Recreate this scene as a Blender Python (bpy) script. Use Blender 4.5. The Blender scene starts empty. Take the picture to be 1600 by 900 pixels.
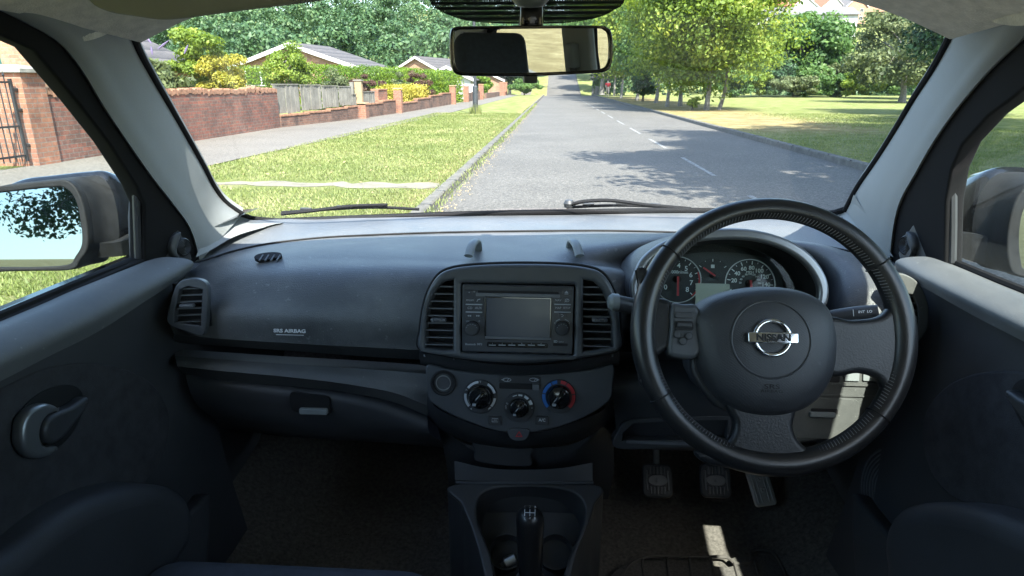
import bpy, bmesh, math, random
import numpy as np
from mathutils import Vector, Matrix
random.seed(7); rng = np.random.default_rng(7)
R = math.radians
scene = bpy.context.scene
col = scene.collection
# ---------------------------------------------------------------- camera
PITCH = R(17.6); YAW = R(3.6); CAMP = (0.035, 0.0, 1.32)
cd = bpy.data.cameras.new('camera'); cam = bpy.data.objects.new('camera', cd); col.objects.link(cam)
cam.location = CAMP; cam.rotation_euler = (R(90) - PITCH, 0, YAW)
cd.sensor_width = 36; cd.lens = 22.5; cd.clip_start = 0.02; cd.clip_end = 5000
scene.camera = cam
# ---------------------------------------------------------------- sky, sun, exposure
SUN_EL = R(52); SUN_AZ = R(18)          # behind the car and to the right
tosun = Vector((math.sin(SUN_AZ) * math.cos(SUN_EL), -math.cos(SUN_AZ) * math.cos(SUN_EL), math.sin(SUN_EL)))
world = bpy.data.worlds.new('World'); scene.world = world; world.use_nodes = True
wn = world.node_tree; bg = wn.nodes['Background']
sky = wn.nodes.new('ShaderNodeTexSky'); sky.sky_type = 'NISHITA'; sky.sun_disc = False
sky.sun_elevation = SUN_EL; sky.sun_rotation = math.pi - SUN_AZ
sky.air_density = 1.2; sky.dust_density = 1.5; sky.ozone_density = 2.0
wn.links.new(sky.outputs[0], bg.inputs[0]); bg.inputs[1].default_value = 0.15
sd = bpy.data.lights.new('sun', 'SUN'); sun = bpy.data.objects.new('sun', sd); col.objects.link(sun)
sd.energy = 4.2; sd.angle = R(0.5); sd.color = (1.0, 0.955, 0.88)
sun.rotation_euler = tosun.to_track_quat('Z', 'Y').to_euler(); sun.location = (20, -40, 60)
vs = scene.view_settings; vs.view_transform = 'Standard'; vs.look = 'None'; vs.exposure = 2.25; vs.gamma = 1.0; vs.use_curve_mapping = False
scene.cycles.max_bounces = 10; scene.cycles.diffuse_bounces = 5; scene.cycles.glossy_bounces = 4
scene.cycles.transparent_max_bounces = 24; scene.cycles.transmission_bounces = 4
scene.cycles.sample_clamp_indirect = 6.0

# ---------------------------------------------------------------- view helpers (turn a place in the view into a real point)
_f = np.array([-math.sin(YAW) * math.cos(PITCH), math.cos(YAW) * math.cos(PITCH), -math.sin(PITCH)])
_r = np.array([math.cos(YAW), math.sin(YAW), 0.0]); _u = np.cross(_r, _f); CP = np.array(CAMP)
def ray(u, v): return _f * 1000.0 + _r * (u - 800.0) + _u * (450.0 - v)
def hit(u, v, n, p):
    d = ray(u, v); n = np.array(n, float); t = np.dot(np.array(p, float) - CP, n) / np.dot(d, n)
    return CP + d * t
def aY(u, v, Y): return hit(u, v, (0, 1, 0), (0, Y, 0))
def aX(u, v, X): return hit(u, v, (1, 0, 0), (X, 0, 0))
def aZ(u, v, Z=0.0): return hit(u, v, (0, 0, 1), (0, 0, Z))

# ---------------------------------------------------------------- splines
def cr(P, n):
    """Catmull-Rom through P (k,d), n samples by chord length"""
    P = np.array(P, float)
    if len(P) == 2: return np.array([P[0] + (P[1] - P[0]) * t for t in np.linspace(0, 1, n)])
    L = np.r_[0, np.cumsum(np.maximum(np.linalg.norm(np.diff(P, axis=0), axis=1), 1e-9))]
    T = np.gradient(P, L, axis=0)
    ts = np.linspace(0, L[-1], n); out = []
    for t in ts:
        i = min(max(np.searchsorted(L, t) - 1, 0), len(P) - 2); h = L[i + 1] - L[i]; s = (t - L[i]) / h
        out.append((2*s**3 - 3*s**2 + 1) * P[i] + (s**3 - 2*s**2 + s) * h * T[i] + (-2*s**3 + 3*s**2) * P[i+1] + (s**3 - s**2) * h * T[i+1])
    return np.array(out)

# ---------------------------------------------------------------- mesh builder
class MB:
    def __init__(s): s.v = []; s.f = []; s.m = []; s.n = 0
    def add(s, V, Fc, mi=0, M=None):
        V = np.array(V, float).reshape(-1, 3)
        if M is not None:
            A = np.array(M); V = V @ A[:3, :3].T + A[:3, 3]
        s.v.append(V); s.f += [tuple(i + s.n for i in f) for f in Fc]; s.m += [mi] * len(Fc); s.n += len(V); return s
    def box(s, c, d, mi=0, M=None, top=None):
        x, y, z = [k / 2 for k in d]; tx, ty = top if top else (1, 1)
        V = [(-x, -y, -z), (x, -y, -z), (x, y, -z), (-x, y, -z), (-x*tx, -y*ty, z), (x*tx, -y*ty, z), (x*tx, y*ty, z), (-x*tx, y*ty, z)]
        V = np.array(V) + np.array(c)
        return s.add(V, [(0, 3, 2, 1), (4, 5, 6, 7), (0, 1, 5, 4), (1, 2, 6, 5), (2, 3, 7, 6), (3, 0, 4, 7)], mi, M)
    def rbox(s, c, d, r, seg=3, mi=0, M=None):
        bm = bmesh.new(); bmesh.ops.create_cube(bm, size=1)
        bmesh.ops.scale(bm, vec=d, verts=bm.verts)
        bmesh.ops.bevel(bm, geom=list(bm.edges), offset=min(r, min(d) * .49), segments=seg, affect='EDGES', profile=.5)
        bmesh.ops.translate(bm, vec=c, verts=bm.verts)
        return s.bm(bm, mi, M)
    def bm(s, bm, mi=0, M=None):
        bm.verts.ensure_lookup_table(); V = [tuple(v.co) for v in bm.verts]
        bm.verts.index_update(); Fc = [tuple(v.index for v in f.verts) for f in bm.faces]; bm.free()
        return s.add(V, Fc, mi, M)
    def grid(s, G, mi=0, M=None, closeu=False, flip=False):
        G = np.array(G, float); a, b = G.shape[:2]; Fc = []
        for i in range(a - 1):
            for j in range(b if closeu else b - 1):
                k = (j + 1) % b
                q = (i*b + j, i*b + k, (i+1)*b + k, (i+1)*b + j)
                Fc.append(q[::-1] if flip else q)
        return s.add(G.reshape(-1, 3), Fc, mi, M)
    def loft(s, rows, nu=40, nv=24, smooth=True, mi=0, M=None, flip=False):
        Rr = np.array([cr(r, nu) for r in rows])
        if smooth and len(rows) > 2:
            t = np.arange(len(rows)); out = np.zeros((nv, nu, 3))
            for j in range(nu): out[:, j] = cr(Rr[:, j], nv)
            Rr = out
        return s.grid(Rr, mi, M, flip=flip)
    def tube(s, P, r, seg=10, mi=0, M=None, closed=False, ry=None, caps=True):
        P = np.array(P, float); n = len(P); r = np.broadcast_to(np.array(r, float), (n,)); ry = r if ry is None else np.broadcast_to(np.array(ry, float), (n,))
        T = np.gradient(P, axis=0)
        if closed: T = (np.roll(P, -1, 0) - np.roll(P, 1, 0))
        T /= np.linalg.norm(T, axis=1)[:, None] + 1e-12
        N = np.cross(T[0], (0, 0, 1)); N = np.cross(T[0], (1, 0, 0)) if np.linalg.norm(N) < .2 else N; N /= np.linalg.norm(N)
        G = []
        for i in range(n):
            N = N - T[i] * np.dot(N, T[i]); N /= np.linalg.norm(N) + 1e-12; B = np.cross(T[i], N)
            G.append([P[i] + N * r[i] * math.cos(a) + B * ry[i] * math.sin(a) for a in np.linspace(0, 2*math.pi, seg, endpoint=False)])
        if closed: G.append(G[0])
        b0 = s.n; s.grid(G, mi, M, closeu=True)
        if caps and not closed:
            s.f.append(tuple(range(b0 + seg - 1, b0 - 1, -1))); s.m.append(mi)
            s.f.append(tuple(range(b0 + (n-1)*seg, b0 + n*seg))); s.m.append(mi)
        return s
    def lathe(s, prof, seg=40, mi=0, M=None):
        """prof: (radius, z) list, axis local z"""
        G = [[(r*math.cos(a), r*math.sin(a), z) for a in np.linspace(0, 2*math.pi, seg, endpoint=False)] for r, z in prof]
        return s.grid(G, mi, M, closeu=True)
    def plate(s, outer, holes=(), z0=0.0, z1=.01, bevel=0.0, mi=0, M=None, res=3):
        cu = bpy.data.curves.new('tmp', 'CURVE'); cu.dimensions = '2D'; cu.fill_mode = 'BOTH'
        for o in [outer] + list(holes):
            sp = cu.splines.new('POLY'); sp.points.add(len(o) - 1); sp.use_cyclic_u = True
            for i, p in enumerate(o): sp.points[i].co = (p[0], p[1], 0, 1)
        cu.extrude = max((z1 - z0) / 2 - bevel, 1e-5); cu.bevel_depth = bevel; cu.bevel_resolution = res
        if bevel: cu.offset = -bevel
        s.curve(cu, mi, M, (z0 + z1) / 2); return s
    def curve(s, cu, mi, M, dz=0):
        ob = bpy.data.objects.new('tmp', cu); col.objects.link(ob)
        dg = bpy.context.evaluated_depsgraph_get(); me = bpy.data.meshes.new_from_object(ob.evaluated_get(dg))
        V = np.zeros(len(me.vertices) * 3); me.vertices.foreach_get('co', V); V = V.reshape(-1, 3); V[:, 2] += dz
        s.add(V, [tuple(p.vertices) for p in me.polygons], mi, M)
        bpy.data.objects.remove(ob); bpy.data.meshes.remove(me); bpy.data.curves.remove(cu)
    def text(s, t, M, size, x=0, y=0, z=0, d=.0003, mi=0, sx=1.0, rot=0, align='CENTER', off=0):
        cu = bpy.data.curves.new('tmp', 'FONT'); cu.body = t; cu.size = size; cu.align_x = align; cu.align_y = 'CENTER'
        cu.extrude = d; cu.resolution_u = 3; cu.offset = off
        A = M @ Matrix.Translation((x, y, z)) @ Matrix.Rotation(rot, 4, 'Z') @ Matrix.Diagonal((sx, 1, 1, 1))
        s.curve(cu, mi, A); return s
    def build(s, name, mats, parent=None, smooth=35, origin=None):
        V = np.concatenate(s.v) if s.v else np.zeros((0, 3))
        me = bpy.data.meshes.new(name)
        o = bpy.data.objects.new(name, me); col.objects.link(o)
        L = np.zeros(3)
        if parent is None and len(V):
            L = origin if origin is not None else np.array([(V[:, 0].min() + V[:, 0].max()) / 2, (V[:, 1].min() + V[:, 1].max()) / 2, V[:, 2].min()])
        o.location = L
        me.from_pydata((V - L).tolist(), [], s.f)
        if not isinstance(mats, (list, tuple)): mats = [mats]
        for m in mats: me.materials.append(m)
        if len(mats) > 1: me.polygons.foreach_set('material_index', s.m)
        me.update()
        if smooth:
            me.shade_smooth(); me.set_sharp_from_angle(angle=R(smooth))
        if parent is not None: setparent(o, parent)
        return o
def wloc(o):
    L = Vector(o.location)
    return L
ROOTLOC = {}
def setparent(o, p):
    o.parent = p; q = p; 
    # children hold world coordinates; undo the parent's own offset
    o.matrix_parent_inverse = Matrix.Translation(-ROOTLOC.get(p.name, Vector((0, 0, 0))))
    ROOTLOC[o.name] = Vector((0, 0, 0))
def tag(o, label=None, cat=None, group=None, kind=None):
    if label: o['label'] = label
    if cat: o['category'] = cat
    if group: o['group'] = group
    if kind: o['kind'] = kind
    return o
def empty(name, loc=(0, 0, 0), parent=None):
    o = bpy.data.objects.new(name, None); col.objects.link(o); o.empty_display_size = .2
    if parent is None:
        o.location = loc; ROOTLOC[o.name] = Vector(loc)
    else: setparent(o, parent)
    return o
def thing(name, loc, label, cat, group=None): return tag(empty(name, tuple(loc)), label, cat, group)
def copy_tree(o, parent=None):
    c = o.copy(); col.objects.link(c)
    if parent is not None: c.parent = parent
    for ch in [k for k in bpy.data.objects if k.parent == o]: copy_tree(ch, c)
    return c

class Pan:
    """a real plane in the car: p on plane, n its normal; px(u,v) gives local metres"""
    def __init__(s, p, n):
        s.p = np.array(p, float); z = np.array(n, float); z /= np.linalg.norm(z)
        x = np.cross((0, 0, 1.0), z) if abs(z[2]) < .98 else np.array((1.0, 0, 0)); x /= np.linalg.norm(x); y = np.cross(z, x)
        s.x, s.y, s.z = x, y, z
        s.M = Matrix(((x[0], y[0], z[0], p[0]), (x[1], y[1], z[1], p[1]), (x[2], y[2], z[2], p[2]), (0, 0, 0, 1)))
    def px(s, u, v, h=0.0):
        q = hit(u, v, s.z, s.p + s.z * h) - s.p
        return (float(q @ s.x), float(q @ s.y))
    def poly(s, pts, h=0.0): return [s.px(u, v, h) for u, v in pts]
    def at(s, u, v, h=0.0):
        x, y = s.px(u, v, h); return s.M @ Matrix.Translation((x, y, h))
    def world(s, x, y, z=0): return s.p + s.x*x + s.y*y + s.z*z
def smoothpoly(pts, n=48):
    P = list(pts) + [pts[0]]; P = np.array([pts[-1]] + P + [pts[1]], float)
    L = len(pts); out = []
    for i in range(L):
        p0, p1, p2, p3 = P[i], P[i+1], P[i+2], P[i+3]
        for t in np.linspace(0, 1, max(2, n // L), endpoint=False):
            out.append(tuple(.5 * ((2*p1) + (-p0+p2)*t + (2*p0-5*p1+4*p2-p3)*t*t + (-p0+3*p1-3*p2+p3)*t**3)))
    return out
def rrect(x0, y0, x1, y1, r, k=4):
    r = min(r, abs(x1-x0)/2*.99, abs(y1-y0)/2*.99); o = []
    for cx, cy, a in ((x1-r, y1-r, 0), (x0+r, y1-r, 90), (x0+r, y0+r, 180), (x1-r, y0+r, 270)):
        for i in range(k + 1):
            t = R(a + 90*i/k); o.append((cx + r*math.cos(t), cy + r*math.sin(t)))
    return o
def circ(cx, cy, r, n=32, a0=0, a1=360):
    full = abs(a1-a0) >= 360
    return [(cx + r*math.cos(R(a)), cy + r*math.sin(R(a))) for a in np.linspace(a0, a1, n, endpoint=not full)]
def pwl(x, pts):
    return float(np.interp(x, [p[0] for p in pts], [p[1] for p in pts]))
# ---------------------------------------------------------------- materials
def newmat(name):
    m = bpy.data.materials.new(name); m.use_nodes = True; nt = m.node_tree
    return m, nt, nt.nodes['Principled BSDF']
def node(nt, t, **kw):
    n = nt.nodes.new(t)
    for k, v in kw.items():
        if k.startswith('i_'): n.inputs[k[2:].replace('_', ' ')].default_value = v
        else: setattr(n, k, v)
    return n
def ramp(nt, stops):
    r = nt.nodes.new('ShaderNodeValToRGB'); e = r.color_ramp.elements
    while len(e) < len(stops): e.new(.5)
    for i, (p, c) in enumerate(stops):
        e[i].position = p; e[i].color = (*c, 1) if len(c) == 3 else c
    return r
def plain(name, c, rough=.5, metal=0.0, bump=0.0, bscale=300.0, var=0.0, vscale=6.0, spec=.5, coat=0.0, detail=3, stretch=None):
    """plain colour with slight wear and grain in object space"""
    m, nt, p = newmat(name); L = nt.links.new
    p.inputs['Roughness'].default_value = rough; p.inputs['Metallic'].default_value = metal
    p.inputs['Specular IOR Level'].default_value = spec; p.inputs['Coat Weight'].default_value = coat
    tc = node(nt, 'ShaderNodeTexCoord'); src = tc.outputs['Object']
    if stretch:
        mp = node(nt, 'ShaderNodeMapping'); mp.inputs['Scale'].default_value = stretch; L(src, mp.inputs[0]); src = mp.outputs[0]
    if var:
        n = node(nt, 'ShaderNodeTexNoise', i_Scale=vscale, i_Detail=6.0, i_Roughness=.65); L(tc.outputs['Object'], n.inputs['Vector'])
        r = ramp(nt, [(.3, [k*(1-var) for k in c]), (.7, [min(1, k*(1+var)) for k in c])]); L(n.outputs[0], r.inputs[0]); L(r.outputs[0], p.inputs['Base Color'])
        mr = node(nt, 'ShaderNodeMapRange'); mr.inputs[3].default_value = max(.02, rough-.08); mr.inputs[4].default_value = min(1, rough+.1)
        L(n.outputs[0], mr.inputs[0]); L(mr.outputs[0], p.inputs['Roughness'])
    else: p.inputs['Base Color'].default_value = (*c, 1)
    if bump:
        n = node(nt, 'ShaderNodeTexNoise', i_Scale=bscale, i_Detail=float(detail)); L(src, n.inputs['Vector'])
        b = node(nt, 'ShaderNodeBump', i_Strength=bump, i_Distance=.001); L(n.outputs[0], b.inputs['Height']); L(b.outputs[0], p.inputs['Normal'])
    return m
def dusty(name, c, rough, bump=.35, bscale=900, dust=(.30, .30, .29), amount=.10, lines=None):
    """moulded plastic with dust specks, scuffs and grain"""
    m, nt, p = newmat(name); L = nt.links.new
    tc = node(nt, 'ShaderNodeTexCoord'); src = tc.outputs['Object']
    n = node(nt, 'ShaderNodeTexNoise', i_Scale=5.0, i_Detail=8.0, i_Roughness=.7); L(src, n.inputs['Vector'])
    n2 = node(nt, 'ShaderNodeTexNoise', i_Scale=110.0, i_Detail=3.0, i_Roughness=.6); L(src, n2.inputs['Vector'])
    sp = ramp(nt, [(.66, (0, 0, 0)), (.72, (1, 1, 1))]); L(n2.outputs[0], sp.inputs[0])
    big = ramp(nt, [(.42, (0, 0, 0)), (.72, (1, 1, 1))]); L(n.outputs[0], big.inputs[0])
    ad = node(nt, 'ShaderNodeMath', operation='MULTIPLY_ADD'); L(sp.outputs[0], ad.inputs[0]); ad.inputs[1].default_value = 1.2; L(big.outputs[0], ad.inputs[2])
    am = node(nt, 'ShaderNodeMath', operation='MULTIPLY', use_clamp=True); L(ad.outputs[0], am.inputs[0]); am.inputs[1].default_value = amount
    mx = node(nt, 'ShaderNodeMix', data_type='RGBA'); L(am.outputs[0], mx.inputs[0]); mx.inputs[6].default_value = (*c, 1); mx.inputs[7].default_value = (*dust, 1)
    L(mx.outputs[2], p.inputs['Base Color'])
    mr = node(nt, 'ShaderNodeMapRange'); mr.inputs[1].default_value = .3; mr.inputs[2].default_value = .7; mr.inputs[3].default_value = rough-.10; mr.inputs[4].default_value = rough+.14; L(n.outputs[0], mr.inputs[0]); L(mr.outputs[0], p.inputs['Roughness'])
    v = node(nt, 'ShaderNodeTexVoronoi', i_Scale=bscale); L(src, v.inputs['Vector'])
    b = node(nt, 'ShaderNodeBump', i_Strength=bump, i_Distance=.0006); L(v.outputs[0], b.inputs['Height'])
    last = b
    if lines:
        w = node(nt, 'ShaderNodeTexWave', wave_type='BANDS', bands_direction=lines, i_Scale=150.0, i_Distortion=.2); L(src, w.inputs['Vector'])
        b2 = node(nt, 'ShaderNodeBump', i_Strength=.10, i_Distance=.0005); L(w.outputs[1], b2.inputs['Height']); L(b.outputs[0], b2.inputs['Normal']); last = b2
    L(last.outputs[0], p.inputs['Normal'])
    return m
def glassmat(name, tint=(.93, .97, .96), dirt=.05, fade=1.0):
    """thin window glass: clear with a Fresnel reflection and a film of dust specks"""
    m, nt, p = newmat(name); L = nt.links.new; nt.nodes.remove(p); out = nt.nodes['Material Output']
    t = node(nt, 'ShaderNodeBsdfTransparent'); t.inputs[0].default_value = (*tint, 1)
    g = node(nt, 'ShaderNodeBsdfGlossy'); g.inputs['Roughness'].default_value = .02
    fr = node(nt, 'ShaderNodeLayerWeight'); fr.inputs['Blend'].default_value = .5; m1 = node(nt, 'ShaderNodeMixShader')      # Schlick, the same from both sides of the pane
    pw = node(nt, 'ShaderNodeMath', operation='POWER'); L(fr.outputs['Facing'], pw.inputs[0]); pw.inputs[1].default_value = 5.0
    mm = node(nt, 'ShaderNodeMath', operation='MULTIPLY_ADD'); L(pw.outputs[0], mm.inputs[0]); mm.inputs[1].default_value = .9 * fade; mm.inputs[2].default_value = .04 * fade
    L(mm.outputs[0], m1.inputs[0]); L(t.outputs[0], m1.inputs[1]); L(g.outputs[0], m1.inputs[2])
    tc = node(nt, 'ShaderNodeTexCoord'); n = node(nt, 'ShaderNodeTexNoise', i_Scale=260.0, i_Detail=2.0); L(tc.outputs['Object'], n.inputs['Vector'])
    n2 = node(nt, 'ShaderNodeTexNoise', i_Scale=7.0, i_Detail=5.0); L(tc.outputs['Object'], n2.inputs['Vector'])
    r = ramp(nt, [(.71, (0, 0, 0)), (.78, (1, 1, 1))]); L(n.outputs[0], r.inputs[0])
    r2 = ramp(nt, [(.35, (.15, .15, .15)), (.7, (1, 1, 1))]); L(n2.outputs[0], r2.inputs[0])
    a = node(nt, 'ShaderNodeMath', operation='MULTIPLY_ADD'); L(r.outputs[0], a.inputs[0]); a.inputs[1].default_value = 2.5; L(r2.outputs[0], a.inputs[2])
    a2 = node(nt, 'ShaderNodeMath', operation='MULTIPLY', use_clamp=True); L(a.outputs[0], a2.inputs[0]); a2.inputs[1].default_value = dirt
    d = node(nt, 'ShaderNodeBsdfDiffuse'); d.inputs[0].default_value = (.7, .72, .72, 1)
    m2 = node(nt, 'ShaderNodeMixShader'); L(a2.outputs[0], m2.inputs[0]); L(m1.outputs[0], m2.inputs[1]); L(d.outputs[0], m2.inputs[2])
    L(m2.outputs[0], out.inputs[0]); return m
def leafmat(name, c1, c2, c3=None, trans=.35):
    m, nt, p = newmat(name); L = nt.links.new; out = nt.nodes['Material Output']
    g = node(nt, 'ShaderNodeNewGeometry'); tc = node(nt, 'ShaderNodeTexCoord')
    n = node(nt, 'ShaderNodeTexNoise', i_Scale=.55, i_Detail=3.0); L(tc.outputs['Object'], n.inputs['Vector'])
    oi = node(nt, 'ShaderNodeObjectInfo')
    a = node(nt, 'ShaderNodeMath', operation='MULTIPLY_ADD'); L(g.outputs['Random Per Island'], a.inputs[0]); a.inputs[1].default_value = .45
    b = node(nt, 'ShaderNodeMath', operation='MULTIPLY_ADD'); L(n.outputs[0], b.inputs[0]); b.inputs[1].default_value = 1.1; b.inputs[2].default_value = -.28; L(b.outputs[0], a.inputs[2])
    st = [(.15, c1), (.85, c2)] if c3 is None else [(.1, c1), (.6, c2), (.95, c3)]
    r = ramp(nt, st); L(a.outputs[0], r.inputs[0])
    L(r.outputs[0], p.inputs['Base Color']); p.inputs['Roughness'].default_value = .55; p.inputs['Specular IOR Level'].default_value = .35
    t = node(nt, 'ShaderNodeBsdfTranslucent'); 
    hs = node(nt, 'ShaderNodeHueSaturation', i_Hue=.485, i_Saturation=1.1, i_Value=1.3); L(r.outputs[0], hs.inputs['Color']); L(hs.outputs[0], t.inputs[0])
    mx = node(nt, 'ShaderNodeMixShader'); mx.inputs[0].default_value = trans; L(p.outputs[0], mx.inputs[1]); L(t.outputs[0], mx.inputs[2]); L(mx.outputs[0], out.inputs[0])
    return m
def brickmat(name, c1, c2, mortar, rowh=.075, bw=.225, axis='wall', dirt=.4, squash=1.0):
    m, nt, p = newmat(name); L = nt.links.new
    tc = node(nt, 'ShaderNodeTexCoord'); sx = node(nt, 'ShaderNodeSeparateXYZ'); L(tc.outputs['Object'], sx.inputs[0])
    ad = node(nt, 'ShaderNodeMath', operation='ADD'); L(sx.outputs[0], ad.inputs[0]); L(sx.outputs[1], ad.inputs[1])
    cb = node(nt, 'ShaderNodeCombineXYZ'); L(ad.outputs[0], cb.inputs[0]); L(sx.outputs[2], cb.inputs[1])
    br = node(nt, 'ShaderNodeTexBrick'); L(cb.outputs[0], br.inputs['Vector']); br.inputs['Scale'].default_value = 1.0
    br.inputs['Brick Width'].default_value = bw; br.inputs['Row Height'].default_value = rowh; br.inputs['Mortar Size'].default_value = .006; br.inputs['Mortar Smooth'].default_value = .2; br.inputs['Bias'].default_value = 0
    br.inputs['Color1'].default_value = (*c1, 1); br.inputs['Color2'].default_value = (*c2, 1); br.inputs['Mortar'].default_value = (*mortar, 1)
    n = node(nt, 'ShaderNodeTexNoise', i_Scale=1.6, i_Detail=8.0, i_Roughness=.7); L(tc.outputs['Object'], n.inputs['Vector'])
    n3 = node(nt, 'ShaderNodeTexNoise', i_Scale=14.0, i_Detail=5.0, i_Roughness=.7); L(tc.outputs['Object'], n3.inputs['Vector'])
    r = ramp(nt, [(.36, (1-dirt, 1-dirt*.92, 1-dirt*.85)), (.52, (1, 1, 1)), (.68, (1.35, 1.25, 1.15))]); L(n.outputs[0], r.inputs[0])
    r3 = ramp(nt, [(.3, (.65, .65, .68)), (.6, (1.12, 1.1, 1.08))]); L(n3.outputs[0], r3.inputs[0])
    mx = node(nt, 'ShaderNodeMix', data_type='RGBA', blend_type='MULTIPLY'); mx.inputs[0].default_value = 1; L(br.outputs[0], mx.inputs[6]); L(r.outputs[0], mx.inputs[7])
    m2 = node(nt, 'ShaderNodeMix', data_type='RGBA', blend_type='MULTIPLY'); m2.inputs[0].default_value = 1; L(mx.outputs[2], m2.inputs[6]); L(r3.outputs[0], m2.inputs[7])
    L(m2.outputs[2], p.inputs['Base Color']); p.inputs['Roughness'].default_value = .9
    b = node(nt, 'ShaderNodeBump', i_Strength=.8, i_Distance=.02); b.invert = True; L(br.outputs[1], b.inputs['Height'])
    b2 = node(nt, 'ShaderNodeBump', i_Strength=.4, i_Distance=.01); L(n3.outputs[0], b2.inputs['Height']); L(b.outputs[0], b2.inputs['Normal']); L(b2.outputs[0], p.inputs['Normal'])
    return m
def wavemat(name, c1, c2, scale, axis='Z', rough=.8, dist=.6, bump=.5, along=False):
    m, nt, p = newmat(name); L = nt.links.new
    tc = node(nt, 'ShaderNodeTexCoord'); w = node(nt, 'ShaderNodeTexWave', bands_direction=axis, wave_profile='SAW', i_Scale=scale, i_Distortion=dist, i_Detail=1.0); L(tc.outputs['Object'], w.inputs['Vector'])
    n = node(nt, 'ShaderNodeTexNoise', i_Scale=3.0, i_Detail=8.0); L(tc.outputs['Object'], n.inputs['Vector'])
    r = ramp(nt, [(0, [k*.45 for k in c1]), (.15, c1), (1, c2)]); L(w.outputs[1], r.inputs[0])
    r2 = ramp(nt, [(.3, (.7, .7, .72)), (.7, (1.15, 1.12, 1.1))]); L(n.outputs[0], r2.inputs[0])
    mx = node(nt, 'ShaderNodeMix', data_type='RGBA', blend_type='MULTIPLY'); mx.inputs[0].default_value = 1; L(r.outputs[0], mx.inputs[6]); L(r2.outputs[0], mx.inputs[7])
    L(mx.outputs[2], p.inputs['Base Color']); p.inputs['Roughness'].default_value = rough
    b = node(nt, 'ShaderNodeBump', i_Strength=bump, i_Distance=.02); L(w.outputs[1], b.inputs['Height']); L(b.outputs[0], p.inputs['Normal'])
    return m
M = {}
M['dash'] = dusty('dash_plastic', (.078, .081, .083), .40, bump=.6, bscale=650, amount=.16)
M['dash_ribbed'] = dusty('dash_ribbed_plastic', (.078, .081, .083), .38, bump=.6, bscale=650, lines='Z', amount=.30)
M['top'] = dusty('dash_top_plastic', (.10, .106, .112), .42, bump=.6, bscale=650, amount=.25)
M['pod'] = plain('console_plastic', (.066, .071, .078), .36, bump=.12, bscale=1400, var=.12)
M['dark'] = plain('dark_plastic', (.040, .042, .046), .45, bump=.2, bscale=900, var=.2)
M['black'] = plain('black_void_plastic', (.006, .006, .007), .7)  # also stands in for the shade inside slots, recesses and cavities
M['gloss'] = plain('gloss_black_plastic', (.010, .010, .011), .14, coat=.5)
M['radio'] = plain('radio_fascia', (.042, .046, .055), .30, var=.1)
M['screen'] = plain('screen_glass', (.045, .053, .072), .22, var=.08, vscale=12)
M['legend'] = plain('printed_legend', (.6, .62, .64), .5)
M['dimlegend'] = plain('dim_legend', (.34, .37, .40), .5)
M['grey'] = plain('grey_plastic', (.20, .22, .22), .45, bump=.2, bscale=900, var=.12)
M['greypanel'] = dusty('sunlit_grey_plastic', (.062, .065, .061), .55, amount=.35, dust=(.2, .2, .185))  # copy of the dash plastic, toned separately where sunlight pales it
M['silver'] = plain('satin_silver', (.24, .25, .26), .32, metal=.65, bump=.05)
M['chrome'] = plain('chrome', (.80, .82, .84), .07, metal=1.0)
M['slat'] = plain('vent_slat', (.12, .128, .14), .35)
M['pillar'] = plain('pillar_trim', (.24, .248, .24), .62, bump=.35, bscale=1100, var=.06, vscale=9)
M['headliner'] = plain('headliner_fabric', (.68, .64, .57), .95, bump=1.0, bscale=420, var=.16, vscale=60, detail=6)
M['rubber'] = plain('rubber_seal', (.010, .010, .011), .85, spec=.2, bump=.1)
M['doorpad'] = dusty('door_pad', (.085, .09, .095), .52, amount=.22)
M['door'] = plain('door_card', (.046, .048, .053), .6, bump=.3, bscale=700, var=.2)
M['doorcloth'] = plain('door_cloth', (.042, .042, .046), .95, bump=.6, bscale=900, var=.3, vscale=40)
M['leather'] = plain('wheel_leather', (.016, .016, .017), .33, bump=.18, bscale=700, var=.07, vscale=30, detail=2, coat=.12)
M['hub'] = dusty('airbag_cover_plastic', (.036, .038, .043), .48, amount=.06, lines='DIAGONAL')
M['carpet'] = plain('carpet', (.125, .112, .097), 1.0, bump=1.0, bscale=500, var=.45, vscale=120, detail=8)
M['mat'] = plain('mat_carpet', (.11, .10, .09), 1.0, bump=1.0, bscale=600, var=.4, vscale=200)
M['matrib'] = plain('mat_rubber_rib', (.10, .09, .08), .8)
M['seat'] = plain('seat_fabric', (.05, .058, .075), .95, bump=.8, bscale=700, var=.2, vscale=80)
M['paint'] = plain('black_car_paint', (.004, .0045, .006), .2, coat=.5, spec=.3)
M['bodymould'] = plain('mirror_housing_plastic', (.008, .0085, .009), .7, spec=.25, bump=.4, bscale=500, var=.5, vscale=60)
M['wingmirror'] = plain('tinted_mirror_glass', (.23, .295, .33), .01, metal=1.0)
M['mirror'] = plain('mirror_silvering', (.74, .76, .76), .01, metal=1.0)
M['red'] = plain('red_print', (.50, .03, .04), .5)
M['blue'] = plain('blue_print', (.03, .16, .48), .5)
M['white'] = plain('white_print', (.75, .76, .76), .5)
M['metal'] = plain('brushed_metal', (.5, .5, .49), .35, metal=.9, bump=.1)
M['pedalmetal'] = plain('pedal_metal', (.55, .54, .50), .5, metal=.3)
M['leatherspoke'] = plain('grained_wheel_leather', (.017, .018, .020), .38, bump=.4, bscale=420, var=.25, vscale=40, detail=2, spec=.4)
M['pedal'] = plain('pedal_rubber', (.06, .065, .072), .55, bump=.2, var=.2, vscale=60)
M['stitch'] = plain('stitching', (.16, .16, .17), .8)
M['lcd'] = plain('lcd_panel', (.19, .23, .205), .35)
M['lcd'].node_tree.nodes['Principled BSDF'].inputs['Emission Color'].default_value = (.5, .62, .55, 1)
M['lcd'].node_tree.nodes['Principled BSDF'].inputs['Emission Strength'].default_value = .02  # faint glow added to lift the display in its dark recess
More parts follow.
